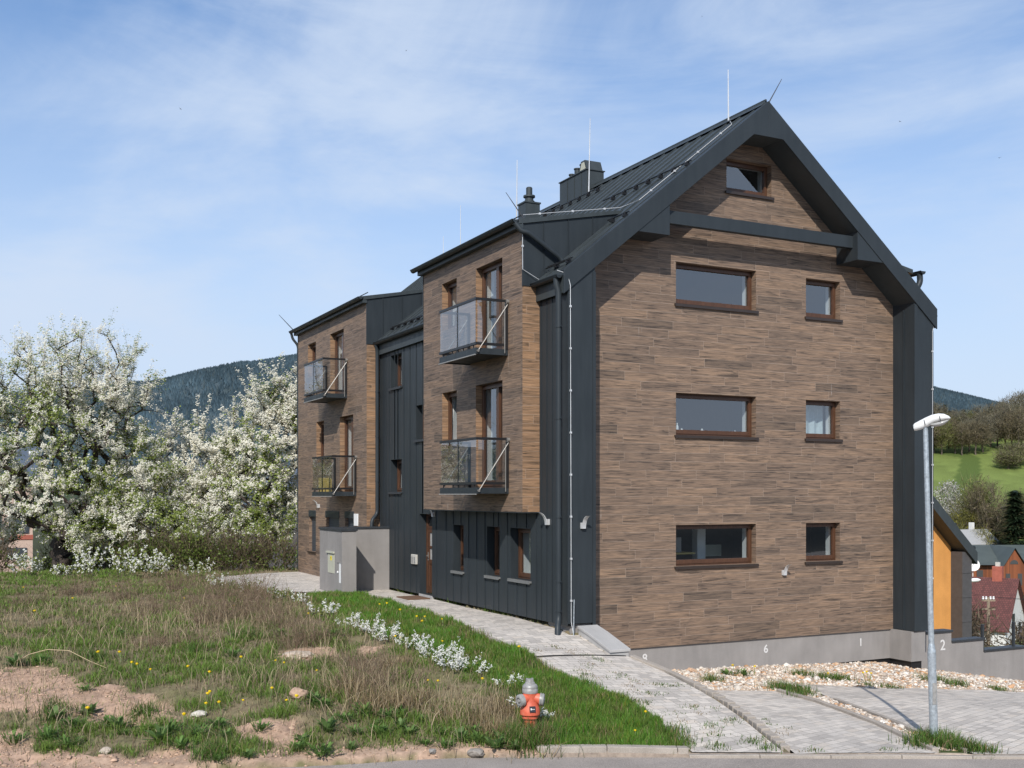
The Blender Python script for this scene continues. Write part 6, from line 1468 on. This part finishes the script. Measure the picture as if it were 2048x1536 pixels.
# tufts: clumps of long blades, on lawn edges, by the hydrant, the lamp post, between stones
tuft = [(0.25, 15.72, .32, 900, 0), (0.5, 15.75, .28, 380, 0), (0.05, 15.7, .24, 320, 0), (0.30, 15.75, .34, 260, 1), (-.2, 15.9, .25, 250, 1), (-.55, 16.4, .22, 260, 1), (-.1, 16.9, .25, 220, 1), (2.3, 16.2, .17, 420, 0), (2.45, 15.8, .15, 360, 0), (1.8, 17.5, .13, 260, 0), (1.2, 18.3, .13, 260, 0),
        (6.27, 16.05, .26, 620, 0), (6.05, 15.95, .2, 360, 0), (6.5, 15.8, .2, 420, 0), (6.7, 15.6, .16, 300, 0), (6.4, 16.4, .2, 300, 0), (5.27, 21.3, .22, 320, 0), (5.5, 20.8, .22, 300, 0), (5.38, 20.4, .18, 160, 0), (6.32, 23.85, .16, 180, 0), (6.75, 23.5, .18, 260, 0), (7.1, 23.5, .16, 220, 0), (7.5, 22.8, .12, 120, 0), (7.9, 22.7, .12, 140, 0), (9.4, 24.3, .2, 260, 0), (9.78, 23.9, .18, 260, 0), (10.59, 23.7, .13, 240, 0), (4.11, 22.4, .2, 200, 0), (3.75, 24.6, .24, 160, 0), (3.2, 21.4, .16, 140, 0), (4.9, 23.3, .12, 110, 0),
        (-5.6, 16.5, .22, 260, 0), (-6.9, 16.4, .25, 240, 0), (-5.9, 20.1, .22, 260, 0), (-7.6, 19.6, .25, 300, 0), (-4.1, 14.9, .25, 300, 0), (-5.3, 21.6, .28, 260, 0), (-4.3, 18.3, .22, 360, 0), (-3.1, 17.6, .2, 300, 0), (-1.6, 17.2, .3, 300, 1), (-2.1, 16.9, .32, 320, 1), (-2.7, 17.6, .35, 260, 1), (-1.0, 16.6, .25, 260, 1), (-2.0, 19.2, .3, 240, 1),
        (0.5, 19.62, .05, 40, 0), (1.28, 19.05, .05, 50, 0), (2.14, 17.6, .06, 60, 0), (3.02, 16.6, .07, 60, 0), (3.02, 16.2, .05, 50, 0), (3.5, 15.9, .08, 80, 0), (3.7, 15.6, .09, 80, 0), (2.95, 15.65, .08, 90, 0), (2.3, 18.2, .05, 40, 0), (2.9, 17.6, .05, 40, 0), (1.65, 20.3, .05, 40, 0), (2.54, 18.9, .05, 50, 0), (3.4, 16.9, .07, 60, 0), (5.4, 15.6, .05, 40, 0), (4.3, 15.55, .06, 60, 0)]
_w = np.random.default_rng(4).random((44, 3))
tuft += [(float(np.interp(15.6 + 5.4 * b, [15.5, 17.2, 18.3, 20.05, 21], [2.6, 2.15, 1.4, .4, 0]) + 2.2 * a), float(15.6 + 5.4 * b), .035, 26, int(c > .6)) for a, b, c in _w]
ss, dd_, hh, cc = [], [], [], []
for (s0, d0, h, m, kind) in tuft:
    if h < .04 and noP(np.array([s0]), np.array([d0]))[0]: continue
    r = .10 + h * .7; ss.append(s0 + rng.normal(size=m) * r * .6); dd_.append(d0 + rng.normal(size=m) * r * .6); hh.append(h * rng.uniform(.35, 1.15, m))
    c = (np.array([.26, .19, .105]) if kind else np.array([.075, .145, .022])) * rng.uniform(.5, 1.5, (m, 1)); mixk = rng.random(m) < .15; c[mixk] = np.array([.26, .20, .10]); cc.append(c)
s, d, h, c = map(np.concatenate, (ss, dd_, hh, cc)); c = c.reshape(-1, 3)
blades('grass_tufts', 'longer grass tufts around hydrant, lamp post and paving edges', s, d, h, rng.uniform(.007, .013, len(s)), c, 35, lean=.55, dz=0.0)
# paving weeds sit on the paving sheet, which lies above the ground sheet
# stalks lying and standing in the field
m = 2600; s = rng.uniform(-11, .2, m); d = rng.uniform(14.9, 26, m); k = ~in_poly(s, d, POLY_LAWN) & noP(s, d) & (np.abs(s) < d * .5); s, d = s[k], d[k]; m = len(s)
blades('dry_stalks', 'long pale dry stalks scattered over the rough field', s, d, rng.uniform(.2, .55, m), rng.uniform(.007, .011, m), np.array([.50, .39, .25]) * rng.uniform(.55, 1.2, (m, 1)), 37, lean=.85)
# leafy weeds
def weed_proto(seed, kind):
    rg = np.random.default_rng(seed); n = 90 if kind else 30; V, F, C = [], [], []
    for i in range(n):
        a = rg.uniform(0, 2 * np.pi); L = rg.uniform(.10, .24) * (1.0 if not kind else .55); w = L * rg.uniform(.20, .34); el = rg.uniform(.25, 1.25); r0 = rg.uniform(0, .17 if kind else .03); z0 = rg.uniform(0, .10) if kind else 0
        o = np.array([math.cos(a) * r0, math.sin(a) * r0, z0]); d_ = np.array([math.cos(a) * math.cos(el), math.sin(a) * math.cos(el), math.sin(el)]); s_ = np.array([-math.sin(a), math.cos(a), 0])
        p1 = o + d_ * L * .35 + np.array([0, 0, .01]); p2 = o + d_ * L * .75; p3 = o + d_ * L + np.array([math.cos(a), math.sin(a), -.7]) * L * .12; b = len(V)
        V += [o - s_ * .004, o + s_ * .004, p1 - s_ * w * .42, p1 + s_ * w * .42, p2 - s_ * w * .5, p2 + s_ * w * .5, p3, p3]
        F += [(b, b + 1, b + 3, b + 2), (b + 2, b + 3, b + 5, b + 4), (b + 4, b + 5, b + 7, b + 6)]
        c = (np.array([.125, .215, .05]) if kind else np.array([.15, .235, .07])) * rg.uniform(.6, 1.45); C += [c * .7] * 2 + [c] * 6
    return np.array(V), np.array(F), np.array(C)
wl = [(-6.81, 16.2), (-6.6, 15.45), (-6.21, 15.2), (-6.42, 16.55), (-5.97, 16.05), (-5.59, 15.7), (-4.98, 15.4), (-4.64, 15.2), (-3.97, 14.75), (-3.61, 14.9), (-4.33, 16.0), (-5.09, 19.8), (-8.68, 19.0), (-8.33, 19.2), (-6.89, 17.55), (-7.93, 22.0), (-4.65, 21.8), (-3.51, 21.55), (-3.1, 17.1), (-2.25, 16.65), (-1.85, 16.45), (-1.65, 16.0), (-1.23, 15.5), (-0.94, 15.4), (-0.24, 15.45), (-0.49, 15.6), (-2.62, 15.0), (-2.26, 15.3), (-2.99, 15.2), (-3.68, 15.9), (0.05, 15.45), (4.6, 23.35), (4.95, 23.3), (-2.0, 16.2), (-2.5, 16.3), (-1.9, 15.75), (-1.5, 15.85), (-1.35, 16.3), (-1.0, 15.9), (-.75, 15.7), (-.55, 16.0), (-2.3, 15.8), (-2.7, 15.9), (-1.75, 16.7), (-1.1, 16.7), (-.2, 15.7), (-2.95, 16.9), (-5.3, 15.9), (-5.75, 15.9), (-4.95, 15.7), (-4.5, 15.6), (-4.1, 15.6), (-6.45, 15.9), (-7.1, 15.5), (-3.0, 15.55)]
protos = []
for i in range(6):
    V, F, C = weed_proto(400 + i, i % 3 > 0); o = array_mesh('leafy_weed', V, F, M['leaf'], C); protos.append(o)
rg = random.Random(5)
for i, (s, d) in enumerate(wl):
    p = protos[i % 6]; o = p if i < 6 else p.copy()
    if i >= 6: COL.objects.link(o)
    o.location = sp(s, d, 0.0); o.rotation_euler = (0, 0, rg.uniform(0, 6.28)); k = rg.uniform(.6, 1.2) if s < 3 else .9; o.scale = (k, k, k * rg.uniform(.8, 1.2))
    where = ('on the bare soil at the lower left' if s < -5.8 and d < 17 else 'low in the field near the road edge' if d < 15.6 and s < 0 else 'in the gravel below the gable' if s > 3 else 'in the middle of the rough field' if d < 18 else 'further back in the rough field')
    tag(o, 'green leafy weed rosette ' + where, 'weed', 'leafy weeds ' + where)
# dandelions
dn = [(-13.01, 29.05), (-13.04, 27.7), (-10.36, 23.7), (-10.71, 26.55), (-7.27, 19.3), (-7.0, 19.45), (-6.52, 18.65), (-6.38, 18.6), (-6.07, 18.3), (-5.39, 18.25), (-11.13, 30.5), (-8.2, 27.15), (-4.78, 19.2), (-4.13, 19.2), (-3.94, 18.9), (-5.01, 17.95), (-4.75, 17.05), (-4.76, 16.9), (-4.67, 16.55), (-4.44, 16.6), (-4.2, 16.75), (-3.82, 17.15), (-3.46, 16.75), (-3.37, 16.8), (-6.29, 16.05), (-4.83, 16.0), (-3.25, 18.25), (-4.36, 23.3), (-6.42, 25.3), (-3.08, 25.1), (-2.94, 25.2), (-2.43, 23.85), (-2.05, 23.2), (-1.79, 22.9), (-1.44, 22.65), (-1.75, 22.2), (-2.17, 20.85), (-2.1, 20.65), (0.15, 19.6), (-1.33, 18.0), (-1.22, 17.85), (-0.53, 17.95), (-1.3, 20.4), (2.0, 16.55), (1.8, 15.8), (4.8, 23.4), (5.21, 23.4), (6.67, 23.0), (7.6, 23.4), (7.78, 23.6), (7.7, 23.5), (7.68, 23.35)]
mb = MB(); mb.tube([(0, 0, -.02), (.004, .003, .06), (.0, .008, .13)], .004, 5); ds = mb.build('dandelion', M['stem'], local=True)
mb = MB(); rgn = np.random.default_rng(9)
for i in range(40):
    a = i * 2.4; r = .026 * math.sqrt((i + 1) / 40); zt = .012 * (1 - i / 40); dx, dy = math.cos(a), math.sin(a); px_, py_ = dx * r * .4, dy * r * .4 + .008
    mb.add([(px_ - dy * .003, py_ + dx * .003, .13), (px_ + dy * .003, py_ - dx * .003, .13), (dx * r + dy * .004, .008 + dy * r - dx * .004, .138 + zt), (dx * r - dy * .004, .008 + dy * r + dx * .004, .138 + zt)], [(0, 1, 2, 3)])
mb.lathe([(.006, .122), (.02, .134), (.018, .142), (.004, .148)], (0, .008, 0), 8); fh = mb.build('flower_head', M['dandelion'], local=True); fh.parent = ds
for i, (s, d) in enumerate(dn):
    o = ds if i == 0 else ds.copy()
    if i:
        COL.objects.link(o); c = fh.copy(); COL.objects.link(c); c.parent = o
    o.location = sp(s, d, 0.03); o.rotation_euler = (rg.uniform(-.5, -.1), rg.uniform(-.25, .25), rg.uniform(-.9, .9)); k = rg.uniform(1.0, 1.6); o.scale = (k, k, k)
    w = 'in the gravel below the gable' if s > 3 else 'on the green lawn strip' if bool(in_poly(np.array([s]), np.array([d]), POLY_LAWN)[0]) else 'in the near rough field' if d < 20 else 'in the far rough field'
    tag(o, 'small yellow dandelion flower ' + w, 'dandelion', 'yellow dandelions ' + w)
# stones
def rock(s, d, r, col, seed, label, sq=0.7):
    rgn = np.random.default_rng(seed); bm = bmesh.new(); bmesh.ops.create_icosphere(bm, subdivisions=3, radius=1); pl = rand_dirs(rgn, 9); pd = rgn.uniform(.62, .92, 9)
    for v in bm.verts:
        c = np.array(v.co)
        for q, t in zip(pl, pd):
            k = c @ q
            if k > t: c = c - q * (k - t) * .9
        v.co = Vector(c * (1 + .05 * rgn.normal())) * r; v.co.z *= sq
    me = bpy.data.meshes.new('stone'); bm.to_mesh(me); bm.free(); a = me.color_attributes.new('col', 'FLOAT_COLOR', 'POINT')
    for i in range(len(me.vertices)): a.data[i].color = (*col, 1)
    me.materials.append(M['stone']); o = bpy.data.objects.new('stone', me); COL.objects.link(o); o.location = sp(s, d, r * sq * .45); return tag(o, label, 'stone')
rock(-3.42, 17.35, .17, (.40, .27, .19), 1, 'pinkish brown squarish stone in the field centre'); rock(-4.79, 16.6, .13, (.52, .47, .40), 2, 'flat white stone beside the bare soil', .45); rock(-.51, 15.35, .13, (.27, .24, .21), 3, 'grey stone at the edge of the road', .55); rock(-1.12, 15.3, .06, (.25, .23, .21), 4, 'small dark grey stone left of the roadside stone'); rock(-5.6, 15.0, .09, (.42, .35, .28), 5, 'small pale stone at the bottom left of the bare soil', .6)
rock(-4.0, 20.3, .30, (.46, .37, .29), 6, 'pale boulder sunk in the sandy patch', .28); rock(5.75, 20.9, .07, (.55, .45, .36), 7, 'large pale cobble by the gravel strip', .7); rock(3.9, 23.75, .10, (.50, .33, .22), 8, 'rusty cobble against the gable plinth', .75)
# gravel and soil crumbs
def crumbs(name, label, s, d, r, col, seed, squash=.65, dz=0.0, zf=None):
    rgn = np.random.default_rng(seed); n = len(s); x, y = uv_of(s, d); z = (zf or surf)(s, d) + dz
    base = np.array([(1, 0, -.3), (.31, .95, -.3), (-.81, .59, -.3), (-.81, -.59, -.3), (.31, -.95, -.3), (.7, .5, .55), (-.4, .75, .6), (-.8, -.1, .5), (-.1, -.85, .55), (.75, -.35, .5), (0, 0, .95)])
    fc = np.array([(0, 1, 5), (1, 6, 5), (1, 2, 6), (2, 7, 6), (2, 3, 7), (3, 8, 7), (3, 4, 8), (4, 9, 8), (4, 0, 9), (0, 5, 9), (5, 6, 10), (6, 7, 10), (7, 8, 10), (8, 9, 10), (9, 5, 10)])
    a = rgn.uniform(0, 6.28, n); ca, sa = np.cos(a), np.sin(a); B_ = base[None] * rgn.uniform(.65, 1.3, (n, 11, 1)); st = rgn.uniform(.7, 1.35, (n, 1))
    X = (B_[..., 0] * ca[:, None] - B_[..., 1] * sa[:, None]) * r[:, None] * st; Y = (B_[..., 0] * sa[:, None] + B_[..., 1] * ca[:, None]) * r[:, None] / st; Zc = B_[..., 2] * r[:, None] * squash
    V = np.stack([X + x[:, None], Y + y[:, None], Zc + z[:, None] + (r * squash * .35)[:, None]], -1).reshape(-1, 3); F = (np.arange(n)[:, None, None] * 11 + fc[None]).reshape(-1, 3)
    return tag(array_mesh(name, V, F, M['stone'], np.repeat(col, 11, 0)), label, 'gravel', kind='stuff')
def stone_cols(n, rgn):
    pal = np.array([(.56, .47, .38), (.62, .55, .47), (.50, .36, .25), (.46, .27, .15), (.58, .50, .42), (.40, .33, .27), (.66, .60, .53)]); return pal[rgn.integers(0, len(pal), n)] * rgn.uniform(.75, 1.2, (n, 1))
s, d = sample(60000, 2.4, 19, 15.5, 31, 1.3); k = in_poly(s, d, POLY_GRAVEL); s, d = s[k], d[k]; n = len(s)
r = rng.lognormal(-3.72, .40, n); heap = np.zeros(n)
crumbs('gravel', 'pale pink and ochre gravel stones below the gable', s, d, np.clip(r, .012, .095), stone_cols(n, rng), 51)
s, d = sample(26000, -11, .8, 14.3, 21.5, 1.3); k = (dirt_mask(s, d) > .5) | ((d < np.interp(s, *ROAD_FAR) + .45) & (d > np.interp(s, *ROAD_FAR) - .25) & (rng.random(len(s)) < .6)); s, d = s[k], d[k]; n = len(s)
crumbs('soil_crumbs', 'small stones and clods lying on the bare soil', s, d, np.clip(rng.lognormal(-4.65, .55, n), .005, .045), np.array([.40, .27, .19]) * rng.uniform(.7, 1.25, (n, 1)), 53)
# ---------------------------------------------------------------- far trees on the right
def bare_tree_mesh(seed, h, w, col, n=2600, bud=None):
    rgn = np.random.default_rng(seed); tr = [np.array([0, 0, h * f]) + rgn.normal(size=3) * .12 * (f > 0) for f in np.linspace(0, .62, 6)]
    T = ellipsoid_pts(rgn, 90, (0, 0, h * .62), (w, w, h * .40), .3); nodes, par, load, ends = tree_nodes(rgn, tr, T, .2, .2)
    cen = nodes[rgn.choice(ends, n)] + rgn.normal(size=(n, 3)) * .55; d_ = rand_dirs(rgn, n) + np.array([0, 0, .6]); L = rgn.uniform(.4, 1.2, n)[:, None]; sd = np.cross(d_, rand_dirs(rgn, n)); sd = sd / np.maximum(np.linalg.norm(sd, axis=1, keepdims=True), 1e-6) * .05
    V = np.stack([cen - sd, cen + sd, cen + d_ * L], 1).reshape(-1, 3); c = col * rgn.uniform(.55, 1.5, (n, 1))
    if bud is not None: b = rgn.random(n) < .35; c[b] = bud * rgn.uniform(.7, 1.3, (b.sum(), 1))
    return nodes, par, load, V, np.repeat(c, 3, 0)
def far_tree(name, s, d, sc, proto, label, group, rot):
    R = empty(name, (*uv_of(s, d), hz(s, d) - .3), label, 'tree', group, rot); R.scale = (sc[0], sc[0], sc[1])
    for ch in proto: c = ch.copy(); COL.objects.link(c); c.parent = R
    return R
def make_protos():
    out = {}
    for key, (h, w, col, bud) in {'brown': (12, 3.6, np.array([.19, .155, .09]), None), 'olive': (11, 3.4, np.array([.18, .17, .07]), np.array([.23, .24, .07])), 'grey': (13, 3.2, np.array([.20, .178, .12]), None), 'bush': (5, 2.4, np.array([.17, .145, .085]), np.array([.20, .21, .07])), 'yellow': (6.5, 2.6, np.array([.15, .14, .045]), np.array([.26, .24, .05]))}.items():
        nodes, par, load, V, C = bare_tree_mesh(hash(key) % 1 + len(key) * 7 + int(h), h, w, col, 3200 if h > 8 else 2600, bud)
        a = limbs_mesh('trunk', nodes, par, load, M['twig'], None, .035, .22, .5); b = array_mesh('crown', V, np.arange(len(V)).reshape(-1, 3), M['leaf'], C); out[key] = [a, b]
    rgn = np.random.default_rng(3); h = 13; n = 3000; f = rgn.random(n) ** 1.25; a = rgn.uniform(0, 6.28, n); rr = (1 - f) * 2.7 * (.5 + .5 * np.abs(np.sin(f * 31 + np.sin(a * 3) * .6))) * rgn.uniform(.25, 1, n) + .05
    cen = np.stack([np.cos(a) * rr, np.sin(a) * rr, .8 + f * (h - .9)], -1); o = np.stack([np.cos(a), np.sin(a), -.35 * np.ones(n)], -1); sd = np.stack([-np.sin(a), np.cos(a), np.zeros(n)], -1) * .14
    V = np.stack([cen - sd, cen + sd, cen + o * (.35 + .9 * rgn.random((n, 1)))], 1).reshape(-1, 3); C = np.repeat(np.array([.024, .040, .018]) * rgn.uniform(.5, 1.7, (n, 1)), 3, 0)
    mb = MB(); mb.tube([(0, 0, 0), (0, 0, h * .97)], [.2, .03], 7); out['spruce'] = [mb.build('trunk', M['twig'], local=True), array_mesh('crown', V, np.arange(len(V)).reshape(-1, 3), M['leaf'], C)]
    m = 6000; T = np.concatenate([ellipsoid_pts(rgn, m // 2, (0, 0, 6.0), (2.6, 2.6, 3.2), .45), ellipsoid_pts(rgn, m // 2, (1.2, .4, 4.2), (2.4, 2.4, 2.6), .45)]); T += rgn.normal(size=T.shape) * .25
    C = np.array([.66, .62, .56]) * rgn.uniform(.6, 1.1, (m, 1)); g_ = rgn.random(m) < .25; C[g_] = np.array([.14, .14, .06]); v, fq, c = leaf_quads(T, rgn.uniform(.14, .28, m), rgn, C, 1.2)
    mb = MB(); mb.tube([(0, 0, 0), (.1, 0, 2.5), (0, .1, 6)], [.18, .14, .04], 7); out['white'] = [mb.build('trunk', M['bark'], local=True), array_mesh('crown', v, fq, M['petal'], c)]
    return out
PR = make_protos()
rg = random.Random(8)
fw_ = []
xs_ = [1.868, 1.883, 1.897, 1.910, 1.925, 1.938, 1.952, 1.966, 1.981, 1.996, 2.010, 2.024, 2.038, 2.052, 2.07, 2.09, 1.853, 1.838, 1.822, 1.805, 1.786, 1.768, 1.745, 1.72, 2.11, 2.13, 2.155]
kinds = ['olive', 'olive', 'brown', 'olive', 'brown', 'grey', 'brown', 'grey', 'brown', 'brown', 'grey', 'brown', 'brown', 'grey', 'brown', 'olive', 'brown', 'olive', 'grey', 'brown', 'olive', 'brown', 'grey', 'olive', 'grey', 'brown', 'olive']
for i, x in enumerate(xs_):
    d = 292 + rg.uniform(-6, 8); s = (x - 1.024) / 2.175 * d; k = kinds[i]
    far_tree('bare_tree', s, d, (rg.uniform(.85, 1.15), rg.uniform(.62, .85) + .25 * max(0, (x - 1.94) / .1)), PR[k], 'bare %s tree in the wood edge above the meadow' % {'olive': 'olive green', 'brown': 'brown', 'grey': 'pale grey'}[k], 'bare %s trees along the meadow' % k, rg.uniform(0, 6))
for i, x in enumerate(np.concatenate([np.linspace(1.86, 2.09, 17), np.linspace(1.70, 1.85, 8), np.linspace(2.11, 2.16, 3)])):
    d = 318 + rg.uniform(-8, 12); s = (x - 1.024) / 2.175 * d; k = ['brown', 'grey', 'olive'][i % 3]
    far_tree('bare_tree', s, d, (rg.uniform(.95, 1.25), rg.uniform(.62, .80) + .38 * np.clip((x - 1.95) / .1, 0, 1)), PR[k], 'taller bare %s tree in the second row of the wood' % {'olive': 'olive green', 'brown': 'brown', 'grey': 'pale grey'}[k], 'second row bare %s trees' % k, rg.uniform(0, 6))
for i, (x, sc_) in enumerate(((1.866, .8), (1.878, 1.0), (1.889, 1.15), (1.899, .9), (1.927, .95), (1.940, .8), (1.955, .85), (1.972, .9))):
    d = 345; s = (x - 1.024) / 2.175 * d; far_tree('spruce', s, d, (.85, sc_ * .62), PR['spruce'], 'dark spruce rising behind the bare wood edge', 'dark spruces behind the bare wood', rg.uniform(0, 6))
for (x, y_, d, sc_, k, lab) in ((1.898, 0, 196, (.95, 1.15), 'white', 'large white flowering tree above the orange house roof'), (1.882, 0, 188, (.8, .8), 'white', 'lower white flowering tree against the right fin'), (1.929, 0, 184, (1.1, 1.05), 'yellow', 'yellow green budding bush tree right of the white one'), (1.966, 0, 188, (.55, .62), 'white', 'small white flowering tree on the slope above the barn'), (2.030, 0, 171, (1.75, 1.02), 'spruce', 'tall dark spruce behind the wooden barn'), (2.043, 0, 276, (.5, .5), 'white', 'white flowering bush tree at the right meadow edge'),
        (1.950, 0, 186, (1.0, 1.1), 'olive', 'thin olive tree on the slope above the barn'), (1.975, 0, 182, (.9, 1.0), 'brown', 'bare brown tree left of the tall spruce'), (1.990, 0, 190, (1.0, .9), 'bush', 'bare bush on the slope left of the tall spruce'), (2.012, 0, 184, (1.2, 1.3), 'bush', 'bare bush just behind the tall spruce'), (1.940, 0, 205, (1.2, 1.0), 'bush', 'bush at the lower edge of the mown strip'), (2.048, 0, 196, (1.1, 1.5), 'bush', 'bare bush at the right edge above the spruce'), (1.912, 0, 176, (1.0, 1.1), 'bush', 'greenish bush below the yellow budding tree'), (1.958, 0, 174, (.9, .9), 'yellow', 'yellowish bush just above the barn roof'), (2.018, 0, 268, (1.3, .9), 'bush', 'dark bush in the meadow near the wood edge'), (2.030, 0, 272, (1.4, 1.1), 'bush', 'dark bush at the right end of the meadow')):
    s = (x - 1.024) / 2.175 * d; far_tree({'white': 'flowering_tree', 'spruce': 'spruce', 'yellow': 'budding_tree', 'olive': 'bare_tree', 'brown': 'bare_tree', 'bush': 'bare_bush'}[k], s, d, sc_, PR[k], lab, None, rg.uniform(0, 6))
for ch in [o for v in PR.values() for o in v]: bpy.data.objects.remove(ch)
# bare saplings in front of the red roof
for i, (s, d, h) in enumerate(((42.0, 98, 6.0), (43.0, 102, 5.0), (33.2, 70, 4.2))):
    rgn = np.random.default_rng(70 + i); nodes, par, load, V, C = bare_tree_mesh(90 + i, h, h * .22, np.array([.15, .11, .07]), 500)
    b = np.array([*uv_of(s, d), hz(s, d)]); R = empty('sapling', b, ['thin bare sapling left of the utility pole', 'short bare sapling at the foot of the utility pole', 'bare climbing bush beside the brown roofed house'][i], 'sapling'); limbs_mesh('trunk', nodes + b, par, load, M['twig'], R, .02, .07, .5); array_mesh('twigs', V + b, np.arange(len(V)).reshape(-1, 3), M['leaf'], C, R)
# tall straw at the centre of the field
ss, dd_ = [], []
for (s0, d0, m, r) in ((-2.5, 18.3, 300, .5), (-2.0, 17.4, 260, .45), (-1.5, 16.9, 150, .4), (-3.2, 19.6, 130, .5), (-4.6, 22.2, 260, .8), (-5.6, 23.6, 300, .9), (-6.3, 25.0, 260, .9), (-.7, 16.5, 220, .35), (-.3, 17.2, 140, .3), (-3.9, 17.9, 160, .4), (-7.2, 21.5, 220, .9), (-9.0, 24.0, 260, 1.2)):
    ss.append(s0 + rng.normal(size=m) * r); dd_.append(d0 + rng.normal(size=m) * r * .8)
s, d = np.concatenate(ss), np.concatenate(dd_); k = noP(s, d) & ~in_poly(s, d, POLY_LAWN); s, d = s[k], d[k]; m = len(s)
blades('straw', 'taller straw coloured dead grass in the middle of the rough field', s, d, rng.uniform(.18, .55, m), rng.uniform(.006, .011, m), np.where(rng.random((m, 1)) < .7, [[.46, .36, .225]], [[.25, .18, .12]]) * rng.uniform(.6, 1.25, (m, 1)), 39, lean=.5)
# ---------------------------------------------------------------- sky, sun, camera
SKX, SKY_, SKZ = 1.3, 6.3, 3.3
m_, k_ = 0.74, 0.97
sun_dir = Vector((-m_, -1.0, k_)).normalized()
el = math.asin(sun_dir.z); az = math.atan2(sun_dir.x, sun_dir.y)
w = bpy.data.worlds.new('World'); SC.world = w; w.use_nodes = True
nt = w.node_tree; g = N(nt); bg = nt.nodes['Background']
sky = g('ShaderNodeTexSky', sky_type='NISHITA', sun_disc=False, sun_elevation=el, sun_rotation=az, altitude=500.0, air_density=1.0, dust_density=1.2, ozone_density=2.2)
tc = g('ShaderNodeTexCoord'); sx = g('ShaderNodeSeparateXYZ', {0: tc.outputs['Generated']})
V3 = tc.outputs['Generated']
blue = g.mix(1.0, sky.outputs[0], (0.60, 0.88, 1.10), 'MULTIPLY')
mp = g('ShaderNodeMapping', {'Vector': V3, 'Rotation': (0, rad(-14), rad(26.7)), 'Scale': (1.5, 1.5, 3.4), 'Location': (SKX, SKY_, SKZ)})
n1 = g.noise(mp, 1.15, 7, 0.55, 0.8)
mp2 = g('ShaderNodeMapping', {'Vector': V3, 'Rotation': (0, rad(-22), rad(26.7)), 'Scale': (2.4, 2.4, 9.0)})
n2 = g.noise(mp2, 1.5, 7, 0.62, 0.6)
cl = g.math('ADD', g.math('MULTIPLY', n1, 0.74), g.math('MULTIPLY', n2, 0.26))
cm = g('ShaderNodeMapRange', {'Value': cl, 'From Min': 0.41, 'From Max': 0.65, 'To Min': 0.04, 'To Max': 0.85}); cm.interpolation_type = 'SMOOTHSTEP'
hz_ = g('ShaderNodeMapRange', {'Value': sx.outputs[2], 'From Min': 0.0, 'From Max': 0.50, 'To Min': 0.97, 'To Max': 0.0}); hz_.interpolation_type = 'SMOOTHSTEP'
inv = g.math('MULTIPLY', g.math('SUBTRACT', 1.0, cm.outputs[0]), g.math('SUBTRACT', 1.0, hz_.outputs[0]))
fac = g.math('SUBTRACT', 1.0, inv)
SKY_WHITE = (4.3, 5.02, 6.15)
mixn = g.mix(fac, out2(blue), SKY_WHITE)
g.link(out2(mixn), bg.inputs['Color']); bg.inputs['Strength'].default_value = 0.15
sl = bpy.data.lights.new('sun', 'SUN'); sl.energy = 4.6; sl.angle = rad(0.53); sl.color = (1.0, 0.955, 0.89)
so = bpy.data.objects.new('sun', sl); COL.objects.link(so); so.rotation_euler = (-sun_dir).to_track_quat('-Z', 'Y').to_euler(); so.location = (-20, -30, 30)
cam = bpy.data.cameras.new('camera'); co = bpy.data.objects.new('camera', cam); COL.objects.link(co); SC.camera = co
cam.sensor_width = 36; cam.lens = 2175 / 2048 * 36; cam.shift_x = 0.0; cam.shift_y = (990 - 768) / 2048.0
co.location = (CU, CV, 0); co.rotation_euler = (rad(90), 0, -math.atan2(SA, CA)); cam.clip_start = 0.1; cam.clip_end = 12000
SC.view_settings.view_transform = 'Standard'; SC.view_settings.look = 'None'; SC.view_settings.exposure = 0.0
SC.render.resolution_x = 1024; SC.render.resolution_y = 768
SC.cycles.max_bounces = 8; SC.cycles.transparent_max_bounces = 16; SC.cycles.use_adaptive_sampling = True
